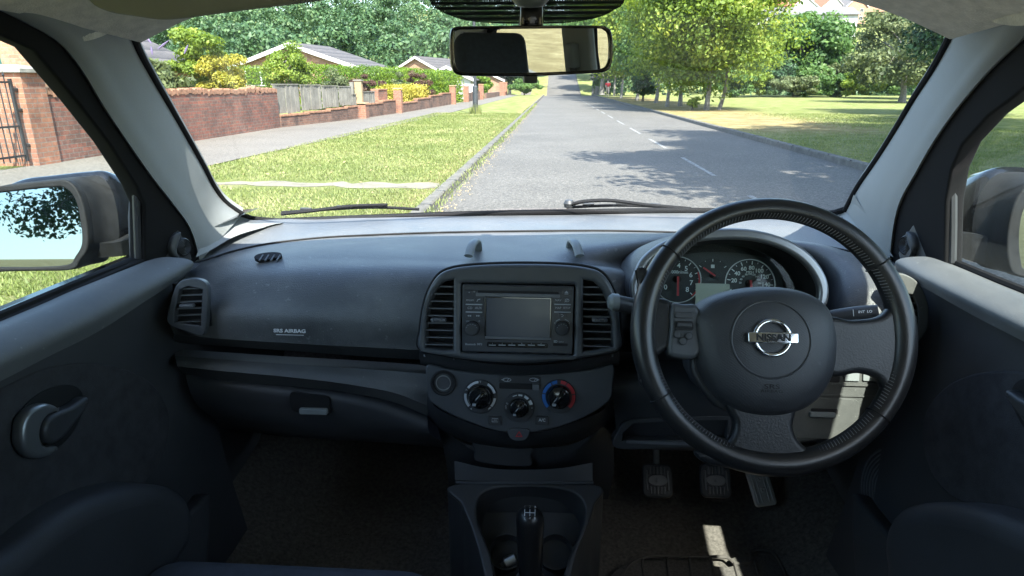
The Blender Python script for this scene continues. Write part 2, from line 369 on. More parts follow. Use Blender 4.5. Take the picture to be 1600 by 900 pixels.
M['gauge'] = plain('gauge_face', (.022, .024, .028), .5)
M['glass'] = glassmat('windscreen_glass', dirt=.042, fade=.8)  # dust film, thickened to add a haze veil over the distant wood
M['sideglass'] = glassmat('side_window_glass', (.93, .97, .95), dirt=.006, fade=.6)
# setting
M['brick'] = brickmat('weathered_red_brick', (.235, .088, .060), (.15, .080, .062), (.17, .15, .13))
M['brickp'] = brickmat('pillar_brick', (0.3168, 0.1368, 0.0792), (0.2448, 0.108, 0.072), (0.2376, 0.2088, 0.1728), dirt=.3)
M['brickdark'] = brickmat('stained_garden_brick', (0.1224, 0.0612, 0.0432), (0.1872, 0.1008, 0.072), (0.1728, 0.144, 0.1224), dirt=.55)
M['brickhouse'] = brickmat('buff_house_brick', (.38, .22, .14), (0.2736, 0.144, 0.0936), (0.288, 0.2448, 0.2016), dirt=.15)
M['coping'] = plain('coping_brick', (.27, .14, .085), .9, bump=.8, bscale=30, var=.35, vscale=9)
M['stone'] = plain('stone_cap', (.25, .23, .20), .9, bump=.7, bscale=25, var=.25, vscale=9)
M['rooftile'] = wavemat('dark_roof_tiles', (.055, .05, .048), (.10, .09, .085), 1.0, axis='Z', dist=.5)
M['redtile'] = plain('red_roof_tiles', (.26, .10, .06), .9, var=.25)
M['greytile'] = plain('grey_roof_slates', (.12, .115, .115), .9, var=.25)
M['render'] = plain('white_render', (0.42, 0.42, 0.4032), .85, var=.06)
M['whitepaint'] = plain('white_painted_board', (0.4872, 0.4872, 0.4704), .6, var=.05)
M['timber'] = plain('weathered_fence_board', (0.168, 0.1596, 0.1386), .9, bump=.7, bscale=12, var=.35, vscale=3, stretch=(8, 8, .6))
M['timbernew'] = plain('new_timber', (0.3024, 0.2184, 0.126), .85, var=.2)
M['bark'] = plain('bark', (.17, .16, .145), .95, bump=1.0, bscale=25, var=.5, vscale=8, stretch=(2, 2, .5))
M['barkdark'] = plain('dark_bark', (.075, .065, .055), .95, bump=1.0, bscale=20, var=.4, vscale=6)
M['iron'] = plain('black_iron', (.02, .02, .022), .5, var=.3)
M['post'] = plain('post_paint', (.03, .035, .04), .55, var=.3, vscale=10)
M['kerb'] = plain('kerb_stone', (.10, .094, .082), .9, bump=.6, bscale=60, var=.35, vscale=7)
M['slab'] = plain('concrete_slab', (.15, .135, .10), .9, bump=.5, bscale=60, var=.35, vscale=4)
M['lf_yel'] = leafmat('leaf_golden', (.17, .19, .02), (.40, .35, .05), (.56, .50, .14))
M['lf_lime'] = leafmat('leaf_lime', (.06, .115, .018), (.19, .27, .04), (.37, .40, .08), .45)
M['lf_mid'] = leafmat('leaf_mid_green', (.03, .075, .018), (.085, .165, .04), (.18, .27, .075))
M['lf_dark'] = leafmat('leaf_dark_green', (0.0176, 0.048, 0.0192), (0.04, 0.096, 0.036), (0.08, 0.144, 0.048), .25)
M['lf_wood'] = leafmat('leaf_far_wood', (.016, .045, .018), (.06, .12, .045), (.15, .215, .085), .2)  # darkest leaf tone stands in for shaded gaps between the crowns
M['lf_olive'] = leafmat('leaf_olive', (.05, .075, .03), (.125, .155, .06), (.24, .26, .12))
M['lf_hedge'] = leafmat('leaf_hedge', (0.048, 0.112, 0.012), (0.128, 0.216, 0.016), (0.256, 0.304, 0.032))
M['lf_copper'] = leafmat('leaf_copper', (0.056, 0.032, 0.024), (0.112, 0.056, 0.04), (0.112, 0.128, 0.04))
M['leafgrass'] = leafmat('grass_blade', (.09, .13, .03), (.19, .22, .065), (.36, .32, .17), .25)

def asphalt(name, c, spk=.5, patch=.2):
    m, nt, p = newmat(name); L = nt.links.new
    tc = node(nt, 'ShaderNodeTexCoord'); src = tc.outputs['Object']
    v = node(nt, 'ShaderNodeTexVoronoi', i_Scale=55.0); L(src, v.inputs['Vector'])
    n = node(nt, 'ShaderNodeTexNoise', i_Scale=.5, i_Detail=9.0, i_Roughness=.6); L(src, n.inputs['Vector'])
    n2 = node(nt, 'ShaderNodeTexNoise', i_Scale=18.0, i_Detail=7.0, i_Roughness=.8); L(src, n2.inputs['Vector'])
    r = ramp(nt, [(0, [k*(1-spk) for k in c]), (.5, c), (1, [k*(1+spk*1.8) for k in c])]); L(v.outputs['Color'], r.inputs[0])
    r2 = ramp(nt, [(.3, (1-patch,)*3), (.7, (1+patch,)*3)]); L(n.outputs[0], r2.inputs[0])
    r3 = ramp(nt, [(.35, (.7,)*3), (.65, (1.35,)*3)]); L(n2.outputs[0], r3.inputs[0])
    mx = node(nt, 'ShaderNodeMix', data_type='RGBA', blend_type='MULTIPLY'); mx.inputs[0].default_value = 1; L(r.outputs[0], mx.inputs[6]); L(r2.outputs[0], mx.inputs[7])
    m2 = node(nt, 'ShaderNodeMix', data_type='RGBA', blend_type='MULTIPLY'); m2.inputs[0].default_value = 1; L(mx.outputs[2], m2.inputs[6]); L(r3.outputs[0], m2.inputs[7])
    L(m2.outputs[2], p.inputs['Base Color']); p.inputs['Roughness'].default_value = .82
    b = node(nt, 'ShaderNodeBump', i_Strength=.6, i_Distance=.008); L(v.outputs[0], b.inputs['Height']); L(b.outputs[0], p.inputs['Normal'])
    return m
M['asphalt'] = asphalt('road_asphalt', (.084, .078, .069), .38, .16)
M['pavement'] = asphalt('pavement_asphalt', (.112, .100, .084), .3, .12)
def roadpaint():
    m, nt, p = newmat('worn_road_paint'); L = nt.links.new
    tc = node(nt, 'ShaderNodeTexCoord'); n = node(nt, 'ShaderNodeTexNoise', i_Scale=22.0, i_Detail=8.0, i_Roughness=.8); L(tc.outputs['Object'], n.inputs['Vector'])
    r = ramp(nt, [(.42, (.09, .09, .088)), (.60, (.30, .30, .285))]); L(n.outputs[0], r.inputs[0]); L(r.outputs[0], p.inputs['Base Color']); p.inputs['Roughness'].default_value = .8
    return m
M['roadpaint'] = roadpaint()
def grassmat():
    m, nt, p = newmat('grass_ground'); L = nt.links.new
    tc = node(nt, 'ShaderNodeTexCoord'); src = tc.outputs['Object']; sx = node(nt, 'ShaderNodeSeparateXYZ'); L(src, sx.inputs[0])
    n = node(nt, 'ShaderNodeTexNoise', i_Scale=1.3, i_Detail=8.0, i_Roughness=.7); L(src, n.inputs['Vector'])
    n2 = node(nt, 'ShaderNodeTexNoise', i_Scale=30.0, i_Detail=6.0, i_Roughness=.75); L(src, n2.inputs['Vector'])
    def smap(out, a, b):
        q = node(nt, 'ShaderNodeMapRange', interpolation_type='SMOOTHSTEP'); q.inputs[1].default_value = a; q.inputs[2].default_value = b; L(out, q.inputs[0]); return q.outputs[0]
    def mth(op, a, b):
        q = node(nt, 'ShaderNodeMath', operation=op)
        for i, k in enumerate((a, b)):
            if isinstance(k, (int, float)): q.inputs[i].default_value = k
            else: L(k, q.inputs[i])
        return q.outputs[0]
    green = ramp(nt, [(.28, (.09, .125, .035)), (.48, (.17, .195, .065)), (.62, (.24, .24, .11)), (.75, (.32, .28, .16))]); L(n.outputs[0], green.inputs[0])
    straw = ramp(nt, [(.3, (.17, .125, .055)), (.5, (.26, .205, .10)), (.7, (.38, .31, .17))]); L(n.outputs[0], straw.inputs[0])
    nb = mth('MULTIPLY', mth('SUBTRACT', n.outputs[0], .5), 5.0)
    xx = mth('ADD', sx.outputs[0], nb); yy = mth('ADD', sx.outputs[1], nb)
    # right verge, trodden dry strip by the kerb
    m1 = mth('MULTIPLY', smap(xx, 4.4, 5.4), mth('SUBTRACT', 1, smap(xx, 8.2, 10.5)))
    m1 = mth('MULTIPLY', mth('MULTIPLY', m1, smap(sx.outputs[1], 16, 20)), mth('SUBTRACT', 1, smap(sx.outputs[1], 62, 80)))
    # left verge: dry rim along the kerb
    m3 = mth('MULTIPLY', smap(sx.outputs[0], -2.0, -1.4), mth('SUBTRACT', 1, smap(sx.outputs[0], -1.2, 0)))
    m3 = mth('MULTIPLY', m3, .55)
    # open field behind the car
    m2 = mth('SUBTRACT', 1, smap(yy, -9, -5))
    dry = mth('MINIMUM', mth('ADD', mth('ADD', m1, m2), m3), 1)
    mx = node(nt, 'ShaderNodeMix', data_type='RGBA'); L(dry, mx.inputs[0]); L(green.outputs[0], mx.inputs[6]); L(straw.outputs[0], mx.inputs[7])
    r2 = ramp(nt, [(.3, (.62, .66, .6)), (.7, (1.25, 1.22, 1.2))]); L(n2.outputs[0], r2.inputs[0])
    m4 = node(nt, 'ShaderNodeMix', data_type='RGBA', blend_type='MULTIPLY'); m4.inputs[0].default_value = 1; L(mx.outputs[2], m4.inputs[6]); L(r2.outputs[0], m4.inputs[7])
    L(m4.outputs[2], p.inputs['Base Color']); p.inputs['Roughness'].default_value = 1; p.inputs['Specular IOR Level'].default_value = .1
    b = node(nt, 'ShaderNodeBump', i_Strength=1, i_Distance=.05); L(n2.outputs[0], b.inputs['Height']); L(b.outputs[0], p.inputs['Normal'])
    return m
M['grass'] = grassmat()
def fritmat():
    m, nt, p = newmat('dotted_frit'); L = nt.links.new; out = nt.nodes['Material Output']
    p.inputs['Base Color'].default_value = (.006, .006, .007, 1); p.inputs['Roughness'].default_value = .6
    tc = node(nt, 'ShaderNodeTexCoord'); v = node(nt, 'ShaderNodeTexVoronoi', i_Scale=400.0, i_Randomness=0.0); v.feature = 'F1'
    mp = node(nt, 'ShaderNodeMapping'); mp.inputs['Rotation'].default_value = (R(35), 0, R(45)); L(tc.outputs['Object'], mp.inputs[0]); L(mp.outputs[0], v.inputs['Vector'])
    g = node(nt, 'ShaderNodeMath', operation='GREATER_THAN'); L(v.outputs[0], g.inputs[0]); g.inputs[1].default_value = .60
    t = node(nt, 'ShaderNodeBsdfTransparent'); mx = node(nt, 'ShaderNodeMixShader'); L(g.outputs[0], mx.inputs[0]); L(p.outputs[0], mx.inputs[1]); L(t.outputs[0], mx.inputs[2]); L(mx.outputs[0], out.inputs[0])
    return m
M['frit'] = fritmat()
# ---------------------------------------------------------------- ground shape
PROF = [(-200, 16), (-90, 7.5), (-45, 3.2), (-20, .9), (-9, 0), (0, 0), (86, 0), (98, -.6), (112, -1.3), (124, -.9), (135, .4), (150, 2.2), (166, 4.4), (200, 9), (260, 20), (340, 36), (450, 52), (900, 60)]
def gz(x, y):
    z = pwl(y, PROF)
    if y > 190: z *= pwl(x, [(-200, .8), (-60, .95), (0, .8), (60, 1.0), (300, 1.0)])
    if x > 60: z += (x - 60) * .02
    return z
YS = sorted(set(list(np.arange(-10, 100, 3.0)) + [86, 98, 112, 124, 135, 150, 166] + list(np.arange(100, 200, 5.0)) + list(np.arange(200, 460, 20.0)) + [-200, -150, -120, -90, -70, -45, -30, -20, -14, -9, 520, 700, 900]))
XL, XR = -1.24, 5.02          # kerb faces
def sheet(x0, x1, dz, y0=-200, y1=170, nx=2):
    ys = [y for y in YS if y0 < y < y1]; ys = [y0] + ys + [y1]
    f0 = x0 if callable(x0) else (lambda y: x0); f1 = x1 if callable(x1) else (lambda y: x1)
    return [[(f0(y) + (f1(y) - f0(y)) * t, y, gz(0, y) + dz) for t in np.linspace(0, 1, nx)] for y in ys]
g = MB()
xs = [-400, -250, -150, -100, -60, -35, -20, -12, -8, -5.2, -3, XL - .13, XL - .125, XR + .125, XR + .13, 7, 10, 14, 20, 30, 45, 60, 90, 150, 250, 400, 700]
G = [[(x, y, gz(x, y) + (0.0 if XL - .128 < x < XR + .128 or y > 168 else .10)) for x in xs] for y in YS]
g.grid(G); ground = tag(g.build('ground', M['grass'], origin=np.zeros(3)), kind='structure')
tag(MB().grid(sheet(XL - .06, XR + .06, .006, nx=8)).build('road', M['asphalt'], origin=np.zeros(3)), kind='structure')
# kerbs
for nm, x0, x1 in (('kerb', XL - .13, XL), ('kerb', XR, XR + .13)):
    k = MB(); s = 1 if x0 < 0 else -1; ys = [y for y in YS if -60 <= y <= 166]
    face, back = (x1, x0) if s > 0 else (x0, x1)
    G = [[(face, y, gz(0, y) - .05), (face - s*.008, y, gz(0, y) + .10), (face - s*.03, y, gz(0, y) + .118), (back, y, gz(0, y) + .118), (back - s*.01, y, gz(0, y) + .02)] for y in ys]
    k.grid(G, flip=(s < 0))
    o = tag(k.build(nm, M['kerb'], origin=np.zeros(3)), kind='structure')
kj = MB()
for y in np.arange(3, 60, .915):
    kj.box((XL - .062, y, .112), (.128, .012, .018)); kj.box((XR + .062, y, .112), (.128, .012, .018))
tag(kj.build('kerb_joints', M['dark'], origin=np.zeros(3)), kind='structure')
# gutter grit beside the left kerb
gr = MB(); 
for k in range(900):
    y = 5 + 40 * rng.random()**1.5; x = XL + .03 + abs(rng.normal(0, .10)); sz = rng.uniform(.004, .014)
    gr.box((x, y, .008 + sz/3), (sz, sz*1.4, sz*.6), M=None)
tag(gr.build('gutter_grit', plain('gutter_leaf_litter', (.38, .30, .17), 1.0, var=.4, vscale=30)), kind='stuff')
# pavement
PAVR = [(-60, -5.4), (0, -5.4), (11.8, -5.35), (17, -5.05), (29.5, -4.7), (60, -4.5), (90, -4.4), (170, -4.4)]
WALL = [(-60, -8.05), (10, -8.05), (19.2, -8.1), (24.6, -7.3), (30, -6.95), (44, -6.65), (60, -6.4), (80, -6.2), (170, -6.2)]
tag(MB().grid(sheet(lambda y: pwl(y, WALL) - .1, lambda y: pwl(y, PAVR), .112, -60, 140, nx=4)).build('pavement', M['pavement'], origin=np.zeros(3)), kind='structure')
# concrete strip that crosses the verge, and the drive behind the gate
def slab(name, x0, x1, y0, y1, z, m, jitter=.05):
    s = MB(); xs_ = np.linspace(x0, x1, 22)
    V = []
    for i, x in enumerate(xs_):
        a, b = rng.uniform(-jitter, jitter, 2); V.append([(x, y0 + a, z), (x, y1 + b, z)])
    s.grid(V, flip=True); return tag(s.build(name, m, origin=np.zeros(3)), kind='structure')
slab('path', -5.45, XL - .14, 7.9, 8.25, .104, M['slab'], .12)
slab('driveway', -20, -8.12, 4.6, 9.2, .108, M['slab'], .02)
# white centre line, broken and worn
cl = MB(); y = 5.5
while y < 84:
    cl.grid([[(2.445, y, .0105), (2.52, y, .0105)], [(2.445, y + 2.6, .0105), (2.52, y + 2.6, .0105)]]); y += 4.4
tag(cl.build('road_markings', M['roadpaint'], origin=np.zeros(3)), kind='structure')
# far road markings on the climb
# ---------------------------------------------------------------- grass blades near the car
def fast_mesh(name, V, nf, k=4):
    me = bpy.data.meshes.new(name); V = np.asarray(V, np.float32).reshape(-1, 3)
    me.vertices.add(len(V)); me.vertices.foreach_set('co', V.ravel()); me.loops.add(nf * k)
    me.loops.foreach_set('vertex_index', np.arange(nf * k, dtype=np.int32)); me.polygons.add(nf)
    me.polygons.foreach_set('loop_start', np.arange(0, nf * k, k, dtype=np.int32))
    me.update(); me.validate(); return me
def blades(name, x0, x1, y0, y1, n, h=(.015, .045), w=.006, power=1.0, mat='leafgrass', keep=None):
    x = rng.uniform(x0, x1, n); y = y0 + (y1 - y0) * rng.random(n)**power
    if keep is not None: kk = keep(x, y); x, y = x[kk], y[kk]; n = len(x)
    hh = rng.uniform(*h, n) * (1 + .008 * (y - y0)); a = rng.uniform(0, 2*np.pi, n); ww = w * (1 + .07 * (y - y0)); lean = rng.normal(0, .5, (n, 2)) * hh[:, None]
    b = np.stack([x, y, np.full(n, .098)], 1); d = np.stack([np.cos(a) * ww, np.sin(a) * ww, np.zeros(n)], 1)
    t = b + np.concatenate([lean, hh[:, None]], 1)
    V = np.stack([b - d, b + d, t], 1)
    me = fast_mesh(name, V, n, 3); o = bpy.data.objects.new(name, me); col.objects.link(o); me.materials.append(M[mat])
    return tag(o, kind='stuff')
notpath = lambda x, y: ~((y > 7.7) & (y < 8.38))
tag(blades('verge_grass', -5.35, XL - .14, 3.5, 30, 90000, power=1.5, keep=notpath), 'short sunlit grass on the verge between pavement and kerb', 'grass')
tag(blades('verge_grass', XR + .14, 13, 6, 30, 50000, power=1.4, keep=lambda x, y: (y < 17 + rng.normal(0, 1.2, len(x))) | (x > 9.2 + rng.normal(0, .6, len(x)))), 'short shaded grass on the verge right of the road', 'grass')
tag(blades('gutter_weeds', XL + .01, XL + .16, 6, 45, 1600, h=(.02, .06), power=1.3), 'sparse dry weeds growing along the gutter of the left kerb', 'weeds')
tag(blades('kerb_edge_grass', XL - .17, XL - .11, 4, 40, 2600, h=(.02, .045), power=1.3), 'ragged longer grass overhanging the left kerb', 'grass')
tag(blades('door_side_grass', -5.3, XL - .14, .4, 3.5, 16000), 'dry short grass seen below the wing mirror', 'grass')

# ---------------------------------------------------------------- foliage
def leafcards(C, Rd, per, size, shell=.45, up=.25, seed=1, elong=1.0):
    """C (k,3) clump centres, Rd (k,3) radii; leaf-sized quads spread through each clump"""
    r = np.random.default_rng(seed); C = np.repeat(np.asarray(C, float), per, 0); Rd = np.repeat(np.asarray(Rd, float), per, 0); n = len(C)
    d = r.normal(size=(n, 3)); d /= np.linalg.norm(d, axis=1)[:, None]
    P = C + d * Rd * (r.random((n, 1))**shell)
    N = d + r.normal(0, .65, (n, 3)) + np.array([0, 0, up]); N /= np.linalg.norm(N, axis=1)[:, None]
    T = np.cross(N, r.normal(size=(n, 3))); T /= np.linalg.norm(T, axis=1)[:, None]; B = np.cross(N, T)
    s = size * r.uniform(.55, 1.35, (n, 1)); T = T * s * elong; B = B * s * .62
    return np.stack([P - T, P - B * r.uniform(.6, 1.2, (n, 1)), P + T, P + B], 1)
def leafobj(name, V, mat, parent=None, origin=None):
    V = np.asarray(V); n = len(V); L = np.zeros(3)
    if parent is None: f = V.reshape(-1, 3); L = np.array([(f[:, 0].min()+f[:, 0].max())/2, (f[:, 1].min()+f[:, 1].max())/2, f[:, 2].min()])
    me = fast_mesh(name, V - L, n, 4); o = bpy.data.objects.new(name, me); col.objects.link(o); o.location = L; me.materials.append(M[mat] if isinstance(mat, str) else mat)
    if parent is not None: setparent(o, parent)
    return o
def crownclumps(c, rad, k, seed, cr_=(.22, .36), bottom=-.75, hollow=.55):
    r = np.random.default_rng(seed); out = []; rr = []
    while len(out) < k:
        d = r.normal(size=3); d /= np.linalg.norm(d)
        if d[2] < bottom: continue
        q = (hollow + (1 - hollow) * r.random()) * r.uniform(.85, 1.1)
        out.append(np.array(c) + d * np.array(rad) * q * .86); s = r.uniform(*cr_) * min(rad); rr.append((s * r.uniform(1, 1.35), s * r.uniform(1, 1.35), s * r.uniform(.6, .9)))
    return np.array(out), np.array(rr)
def limbs(mb, base, top, r0, tips, seed, crook=.12):
    r = np.random.default_rng(seed); base = np.array(base, float); top = np.array(top, float)
    n = 7; P = np.array([base + (top - base) * t + np.r_[r.normal(0, crook, 2) * min(1, 3*t*(1.1-t)), 0] for t in np.linspace(0, 1, n)])
    rad = r0 * np.linspace(1, .45, n); rad[0] *= 1.35; mb.tube(cr(P, 14), np.interp(np.linspace(0, 1, 14), np.linspace(0, 1, n), rad), 9)
    for tp in tips:
        t = r.uniform(.45, .98); s = base + (top - base) * t; tp = np.array(tp, float); mid = (s + tp) / 2 + np.r_[r.normal(0, .25, 2), .35]
        mb.tube(cr([s, mid, tp], 7), np.linspace(r0 * .42, r0 * .08, 7), 6)
def tree(name, x, y, h, rad, mat, label, group, k=34, per=420, leaf=.11, seed=1, trunk_r=.16, bark='bark', crown0=.38, lean=(0, 0), bottom=-.75, extra=(), up=.25, cr_=(.22, .36)):
    z = gz(x, y) + (.1 if y < 160 else 0); root = thing(name, (x, y, z), label, 'tree', group)
    cz = z + h * (crown0 + 1) / 2; rz = h * (1 - crown0) / 2
    C, Rr = crownclumps((x + lean[0], y + lean[1], cz), (rad, rad, rz), k, seed, cr_=cr_, bottom=bottom)
    t = MB(); limbs(t, (x, y, z - .1), (x + lean[0]*.8, y + lean[1]*.8, z + h * .72), trunk_r, C[:14], seed); 
    for e in extra: limbs(t, (x + e[0], y + e[1], z - .1), (x + e[2], y + e[3], z + h * .6), trunk_r * .8, C[14:18], seed + 3)
    t.build('trunk', M[bark], root)
    leafobj('crown', leafcards(C, Rr, per, leaf, seed=seed, up=up), mat, root)
    return root
def bush(name, x, y, w, d, h, mat, label, cat='bush', group=None, n=9000, leaf=.05, seed=1, z=None, k=26, stems=True, elong=1.0):
    z0 = gz(x, y) + .1 if z is None else z; C, Rr = crownclumps((x, y, z0 + h*.5), (w/2, d/2, h/2), k, seed, cr_=(.26, .42), bottom=-1, hollow=.3)
    root = thing(name, (x, y, z0), label, cat, group)
    leafobj('foliage', leafcards(C, Rr, n // k, leaf, seed=seed, elong=elong), mat, root)
    if stems:
        t = MB(); r = np.random.default_rng(seed)
        for q in range(6):
            e = C[q % len(C)]; t.tube(cr([(x + r.normal(0, .08), y + r.normal(0, .08), z0 - .05), (x + (e[0]-x)*.4, y + (e[1]-y)*.4, z0 + h*.3), e], 7), np.linspace(.03, .008, 7), 5)
        t.build('stem', M['barkdark'], root)
    return root
def hedge(name, p, q, w, z0, z1, mat, label, n=14000, leaf=.045, group=None, seed=3, lump=.06):
    p = np.array(p, float); q = np.array(q, float); L = np.linalg.norm(q - p); t = (q - p) / L; nrm = np.array([-t[1], t[0]])
    r = np.random.default_rng(seed); kx = int(L / .35) + 1; C = []; Rr = []
    for i in range(kx):
        for zz in np.linspace(z0 + .2, z1 - .14, max(2, int((z1 - z0) / .3))):
            for s in (-1, 0, 1):
                b = p + t * (L * (i + .5) / kx) + nrm * s * (w/2 - .16); C.append((b[0], b[1], zz + r.normal(0, lump*.4))); Rr.append((.26 + lump*r.random(), .26 + lump*r.random(), .17 + lump*r.random()))
    o = leafobj(name, leafcards(C, Rr, max(6, n // len(C)), leaf, shell=.3, seed=seed), mat)
    return tag(o, label, 'hedge', group)

lv = np.stack([rng.uniform(-5.3, XL - .2, 500), 4 + 26 * rng.random(500)**1.3, np.full(500, .13)], 1)
tag(leafobj('fallen_leaves', leafcards(lv, np.full((500, 3), .004), 1, .022, seed=8, up=3), plain('dry_leaf', (.26, .19, .09), .9, var=.4, vscale=5)), 'brown fallen leaves scattered on the left verge', 'leaves', kind='stuff')
# ---------------------------------------------------------------- garden walls on the left
def wallrun(mb, pts, thick=.22, M_=None):
    """pts: (x, y, ztop) steps; each span keeps its own height"""
    for (x0, y0, h0), (x1, y1, h1) in zip(pts[:-1], pts[1:]):
        a = np.array([x0, y0]); b = np.array([x1, y1]); t = (b - a) / np.linalg.norm(b - a); n = np.array([-t[1], t[0]]) * thick
        A = [a, b, b + n, a + n]; V = [(p[0], p[1], .05) for p in A] + [(p[0], p[1], h0) for p in A]
        mb.add(V, [(0, 1, 5, 4), (1, 2, 6, 5), (2, 3, 7, 6), (3, 0, 4, 7), (4, 5, 6, 7)])
def coping(mb, pts, thick=.22, over=.02, h=.06, rag=.01, step=.11, tilt=0):
    for (x0, y0, h0), (x1, y1, h1) in zip(pts[:-1], pts[1:]):
        a = np.array([x0, y0]); b = np.array([x1, y1]); L = np.linalg.norm(b - a); t = (b - a) / L; n = np.array([-t[1], t[0]]); ang = math.atan2(t[1], t[0]); k = max(1, int(L / step))
        for i in range(k):
            c = a + t * (L * (i + .5) / k) + n * thick / 2
            A = Matrix.Translation((c[0], c[1], h0 + h/2 + rng.normal(0, rag) + .001)) @ Matrix.Rotation(ang + rng.normal(0, .03), 4, 'Z') @ Matrix.Rotation(rng.normal(0, tilt), 4, 'Y')
            mb.box((0, 0, 0), (L/k * .9, thick + over*2, h), 0, A)
# tall brick wall behind the brick pillar
wall = empty('brick_garden_wall', (-8.1, 14.6, .1)); tag(wall, 'tall weathered red brick garden wall with ragged brick-on-edge top, right of the stone-capped pillar', 'wall')
P1 = [(-8.05, 10.16, 1.16), (-8.06, 12.6, 1.13), (-8.07, 15.2, 1.10), (-8.09, 17.2, 1.12), (-8.1, 19.2, 1.14)]
w = MB(); wallrun(w, [P1[0], P1[1], P1[2], P1[3], P1[4]]); w.build('wall_face', M['brick'], wall)
c = MB(); coping(c, P1, h=.105, rag=.018, step=.075, tilt=.12, over=.015); c.build('coping', M['coping'], wall)
# the stone-capped gate pillar
pil = thing('brick_pillar', (-8.24, 9.93, .1), 'wide square brick gate pillar with a weathered stone cap at the far left', 'pillar')
p = MB(); p.box((-8.42, 9.93, .78), (.80, .46, 1.44)); p.build('brickwork', M['brickp'], pil)
p = MB(); p.box((-8.42, 9.93, 1.53), (.90, .56, .055)).box((-8.42, 9.93, 1.59), (.90, .56, .065), top=(.35, .25)); p.build('cap', M['stone'], pil)
# the iron gate hinged on it
gt = thing('iron_gate', (-8.2, 9.1, .15), 'black iron gate standing open beside the stone-capped pillar', 'gate')
fr = MB(); gx, gy0, gy1 = -8.12, 8.0, 9.60
for yy in (gy0, gy1): fr.box((gx, yy, .80), (.04, .04, 1.22))
for zz in (.28, .72, 1.36): fr.box((gx, (gy0+gy1)/2, zz), (.03, gy1-gy0, .03))
fr.build('gate_frame', M['iron'], gt)
br = MB()
for yy in np.arange(gy0 + .12, gy1 - .05, .115):
    br.tube([(gx, yy, .2), (gx, yy, 1.46)], .009, 6); br.lathe([(.0, 1.52), (.02, 1.46), (.0, 1.42)], 6, M=Matrix.Translation((gx, yy, 0)))
br.build('gate_bar', M['iron'], gt)
for zz in (.42, .95, 1.25): MB().rbox((gx - .01, 9.67, zz), (.06, .12, .05), .008).build('hinge', M['iron'], gt)
# stepped low wall with fence panels behind
low = thing('low_stepped_wall', (-7.7, 21.9, .1), 'low dark stained brick wall with orange coping, stepping down in front of the timber fence', 'wall')
P2 = [(-8.08, 19.24, .42), (-7.83, 20.9, .45), (-7.6, 22.3, .50), (-7.42, 23.6, .54), (-7.3, 24.5, .56)]
w = MB(); wallrun(w, P2, .2); w.build('wall_face', M['brickdark'], low)
c = MB(); coping(c, P2, .2, h=.05, rag=.004); c.build('coping', M['coping'], low)
def pillar(x, y, s, h, label, capped=True, group='slim brick gate pillars along the pavement'):
    t = thing('brick_pillar', (x, y, .1), label, 'pillar', group)
    MB().box((x, y, h/2 + .05), (s, s, h - .1 + .1)).build('brickwork', M['brickp'], t)
    if capped: MB().box((x, y, h + .125), (s + .06, s + .06, .05), top=(.85, .85)).build('cap', M['coping'], t)
pillar(-7.26, 24.85, .44, .55, 'short bright orange brick pillar below the new timber post')
mid = thing('garden_wall', (-7.1, 27.5, .1), 'low brown brick wall between the orange pillar and the next brick gate pillar', 'wall')
P3 = [(-7.2, 25.1, .58), (-7.08, 27.4, .66), (-7.0, 29.3, .70)]
w = MB(); wallrun(w, P3, .2); w.build('wall_face', M['brickdark'], mid); c = MB(); coping(c, P3, .2, h=.05, rag=.004); c.build('coping', M['coping'], mid)
hb = thing('brick_block', (-7.4, 28.2, .1), 'bright red raised brick block set behind the low wall', 'wall'); MB().box((-7.42, 28.2, .62), (.3, 1.5, 1.0)).build('brickwork', M['brickp'], hb); c = MB(); coping(c, [(-7.27, 27.45, 1.12), (-7.27, 28.95, 1.12)], .3, h=.04, rag=.003); c.build('coping', M['coping'], hb)
pillar(-6.95, 29.6, .34, 1.05, 'slim red brick gate pillar beside the yellow front hedge')
far = thing('garden_wall', (-6.7, 37, .1), 'long low brown brick wall stepping down below the yellow front hedge', 'wall')
P4 = [(-6.9, 29.9, .50), (-6.82, 33.2, .62), (-6.75, 36.5, .72), (-6.7, 40.0, .80), (-6.66, 43.3, .86)]
w = MB(); wallrun(w, P4, .2); w.build('wall_face', M['brickdark'], far); c = MB(); coping(c, P4, .2, h=.05, rag=.004); c.build('coping', M['coping'], far)
pillar(-6.62, 43.7, .38, 1.15, 'brick gate pillar just left of the lamp post, nearer one of its pair')
pillar(-6.5, 49.5, .38, 1.2, 'brick gate pillar just left of the lamp post, farther one of its pair')
ww = thing('garden_wall', (-6.45, 53, .1), 'far garden wall running behind the lamp post', 'wall')
P5 = [(-6.49, 49.8, .75), (-6.42, 53.5, .8), (-6.36, 57.5, .85)]; w = MB(); wallrun(w, P5, .2); w.build('wall_face', M['brickdark'], ww)
pillar(-6.3, 58.0, .42, 1.25, 'brick gate pillar right of the lamp post by the white gate')
ww = thing('garden_wall', (-6.2, 68, .1), 'dark low wall under the rounded golden hedge beyond the lamp post', 'wall')
P5 = [(-6.25, 62, .6), (-6.15, 76, .7)]; w = MB(); wallrun(w, P5, .2); w.build('wall_face', M['brickdark'], ww)
for q, yy in enumerate((79.0, 83.5)): pillar(-6.1, yy, .6, 1.5, ['orange brick pillar at the end of the golden hedge, nearer one', 'orange brick pillar at the end of the golden hedge, farther one'][q])
wg = thing('white_gate', (-6.9, 55.5, .1), 'white painted gate standing open behind the lamp post', 'gate')
MB().box((-7.0, 55.0, .8), (1.3, .05, 1.2)).build('gate_panel', M['whitepaint'], wg); MB().box((-7.0, 54.965, 1.25), (1.2, .02, .08)).build('rail', M['render'], wg); MB().box((-7.0, 54.965, .4), (1.2, .02, .08)).build('rail', M['render'], wg)
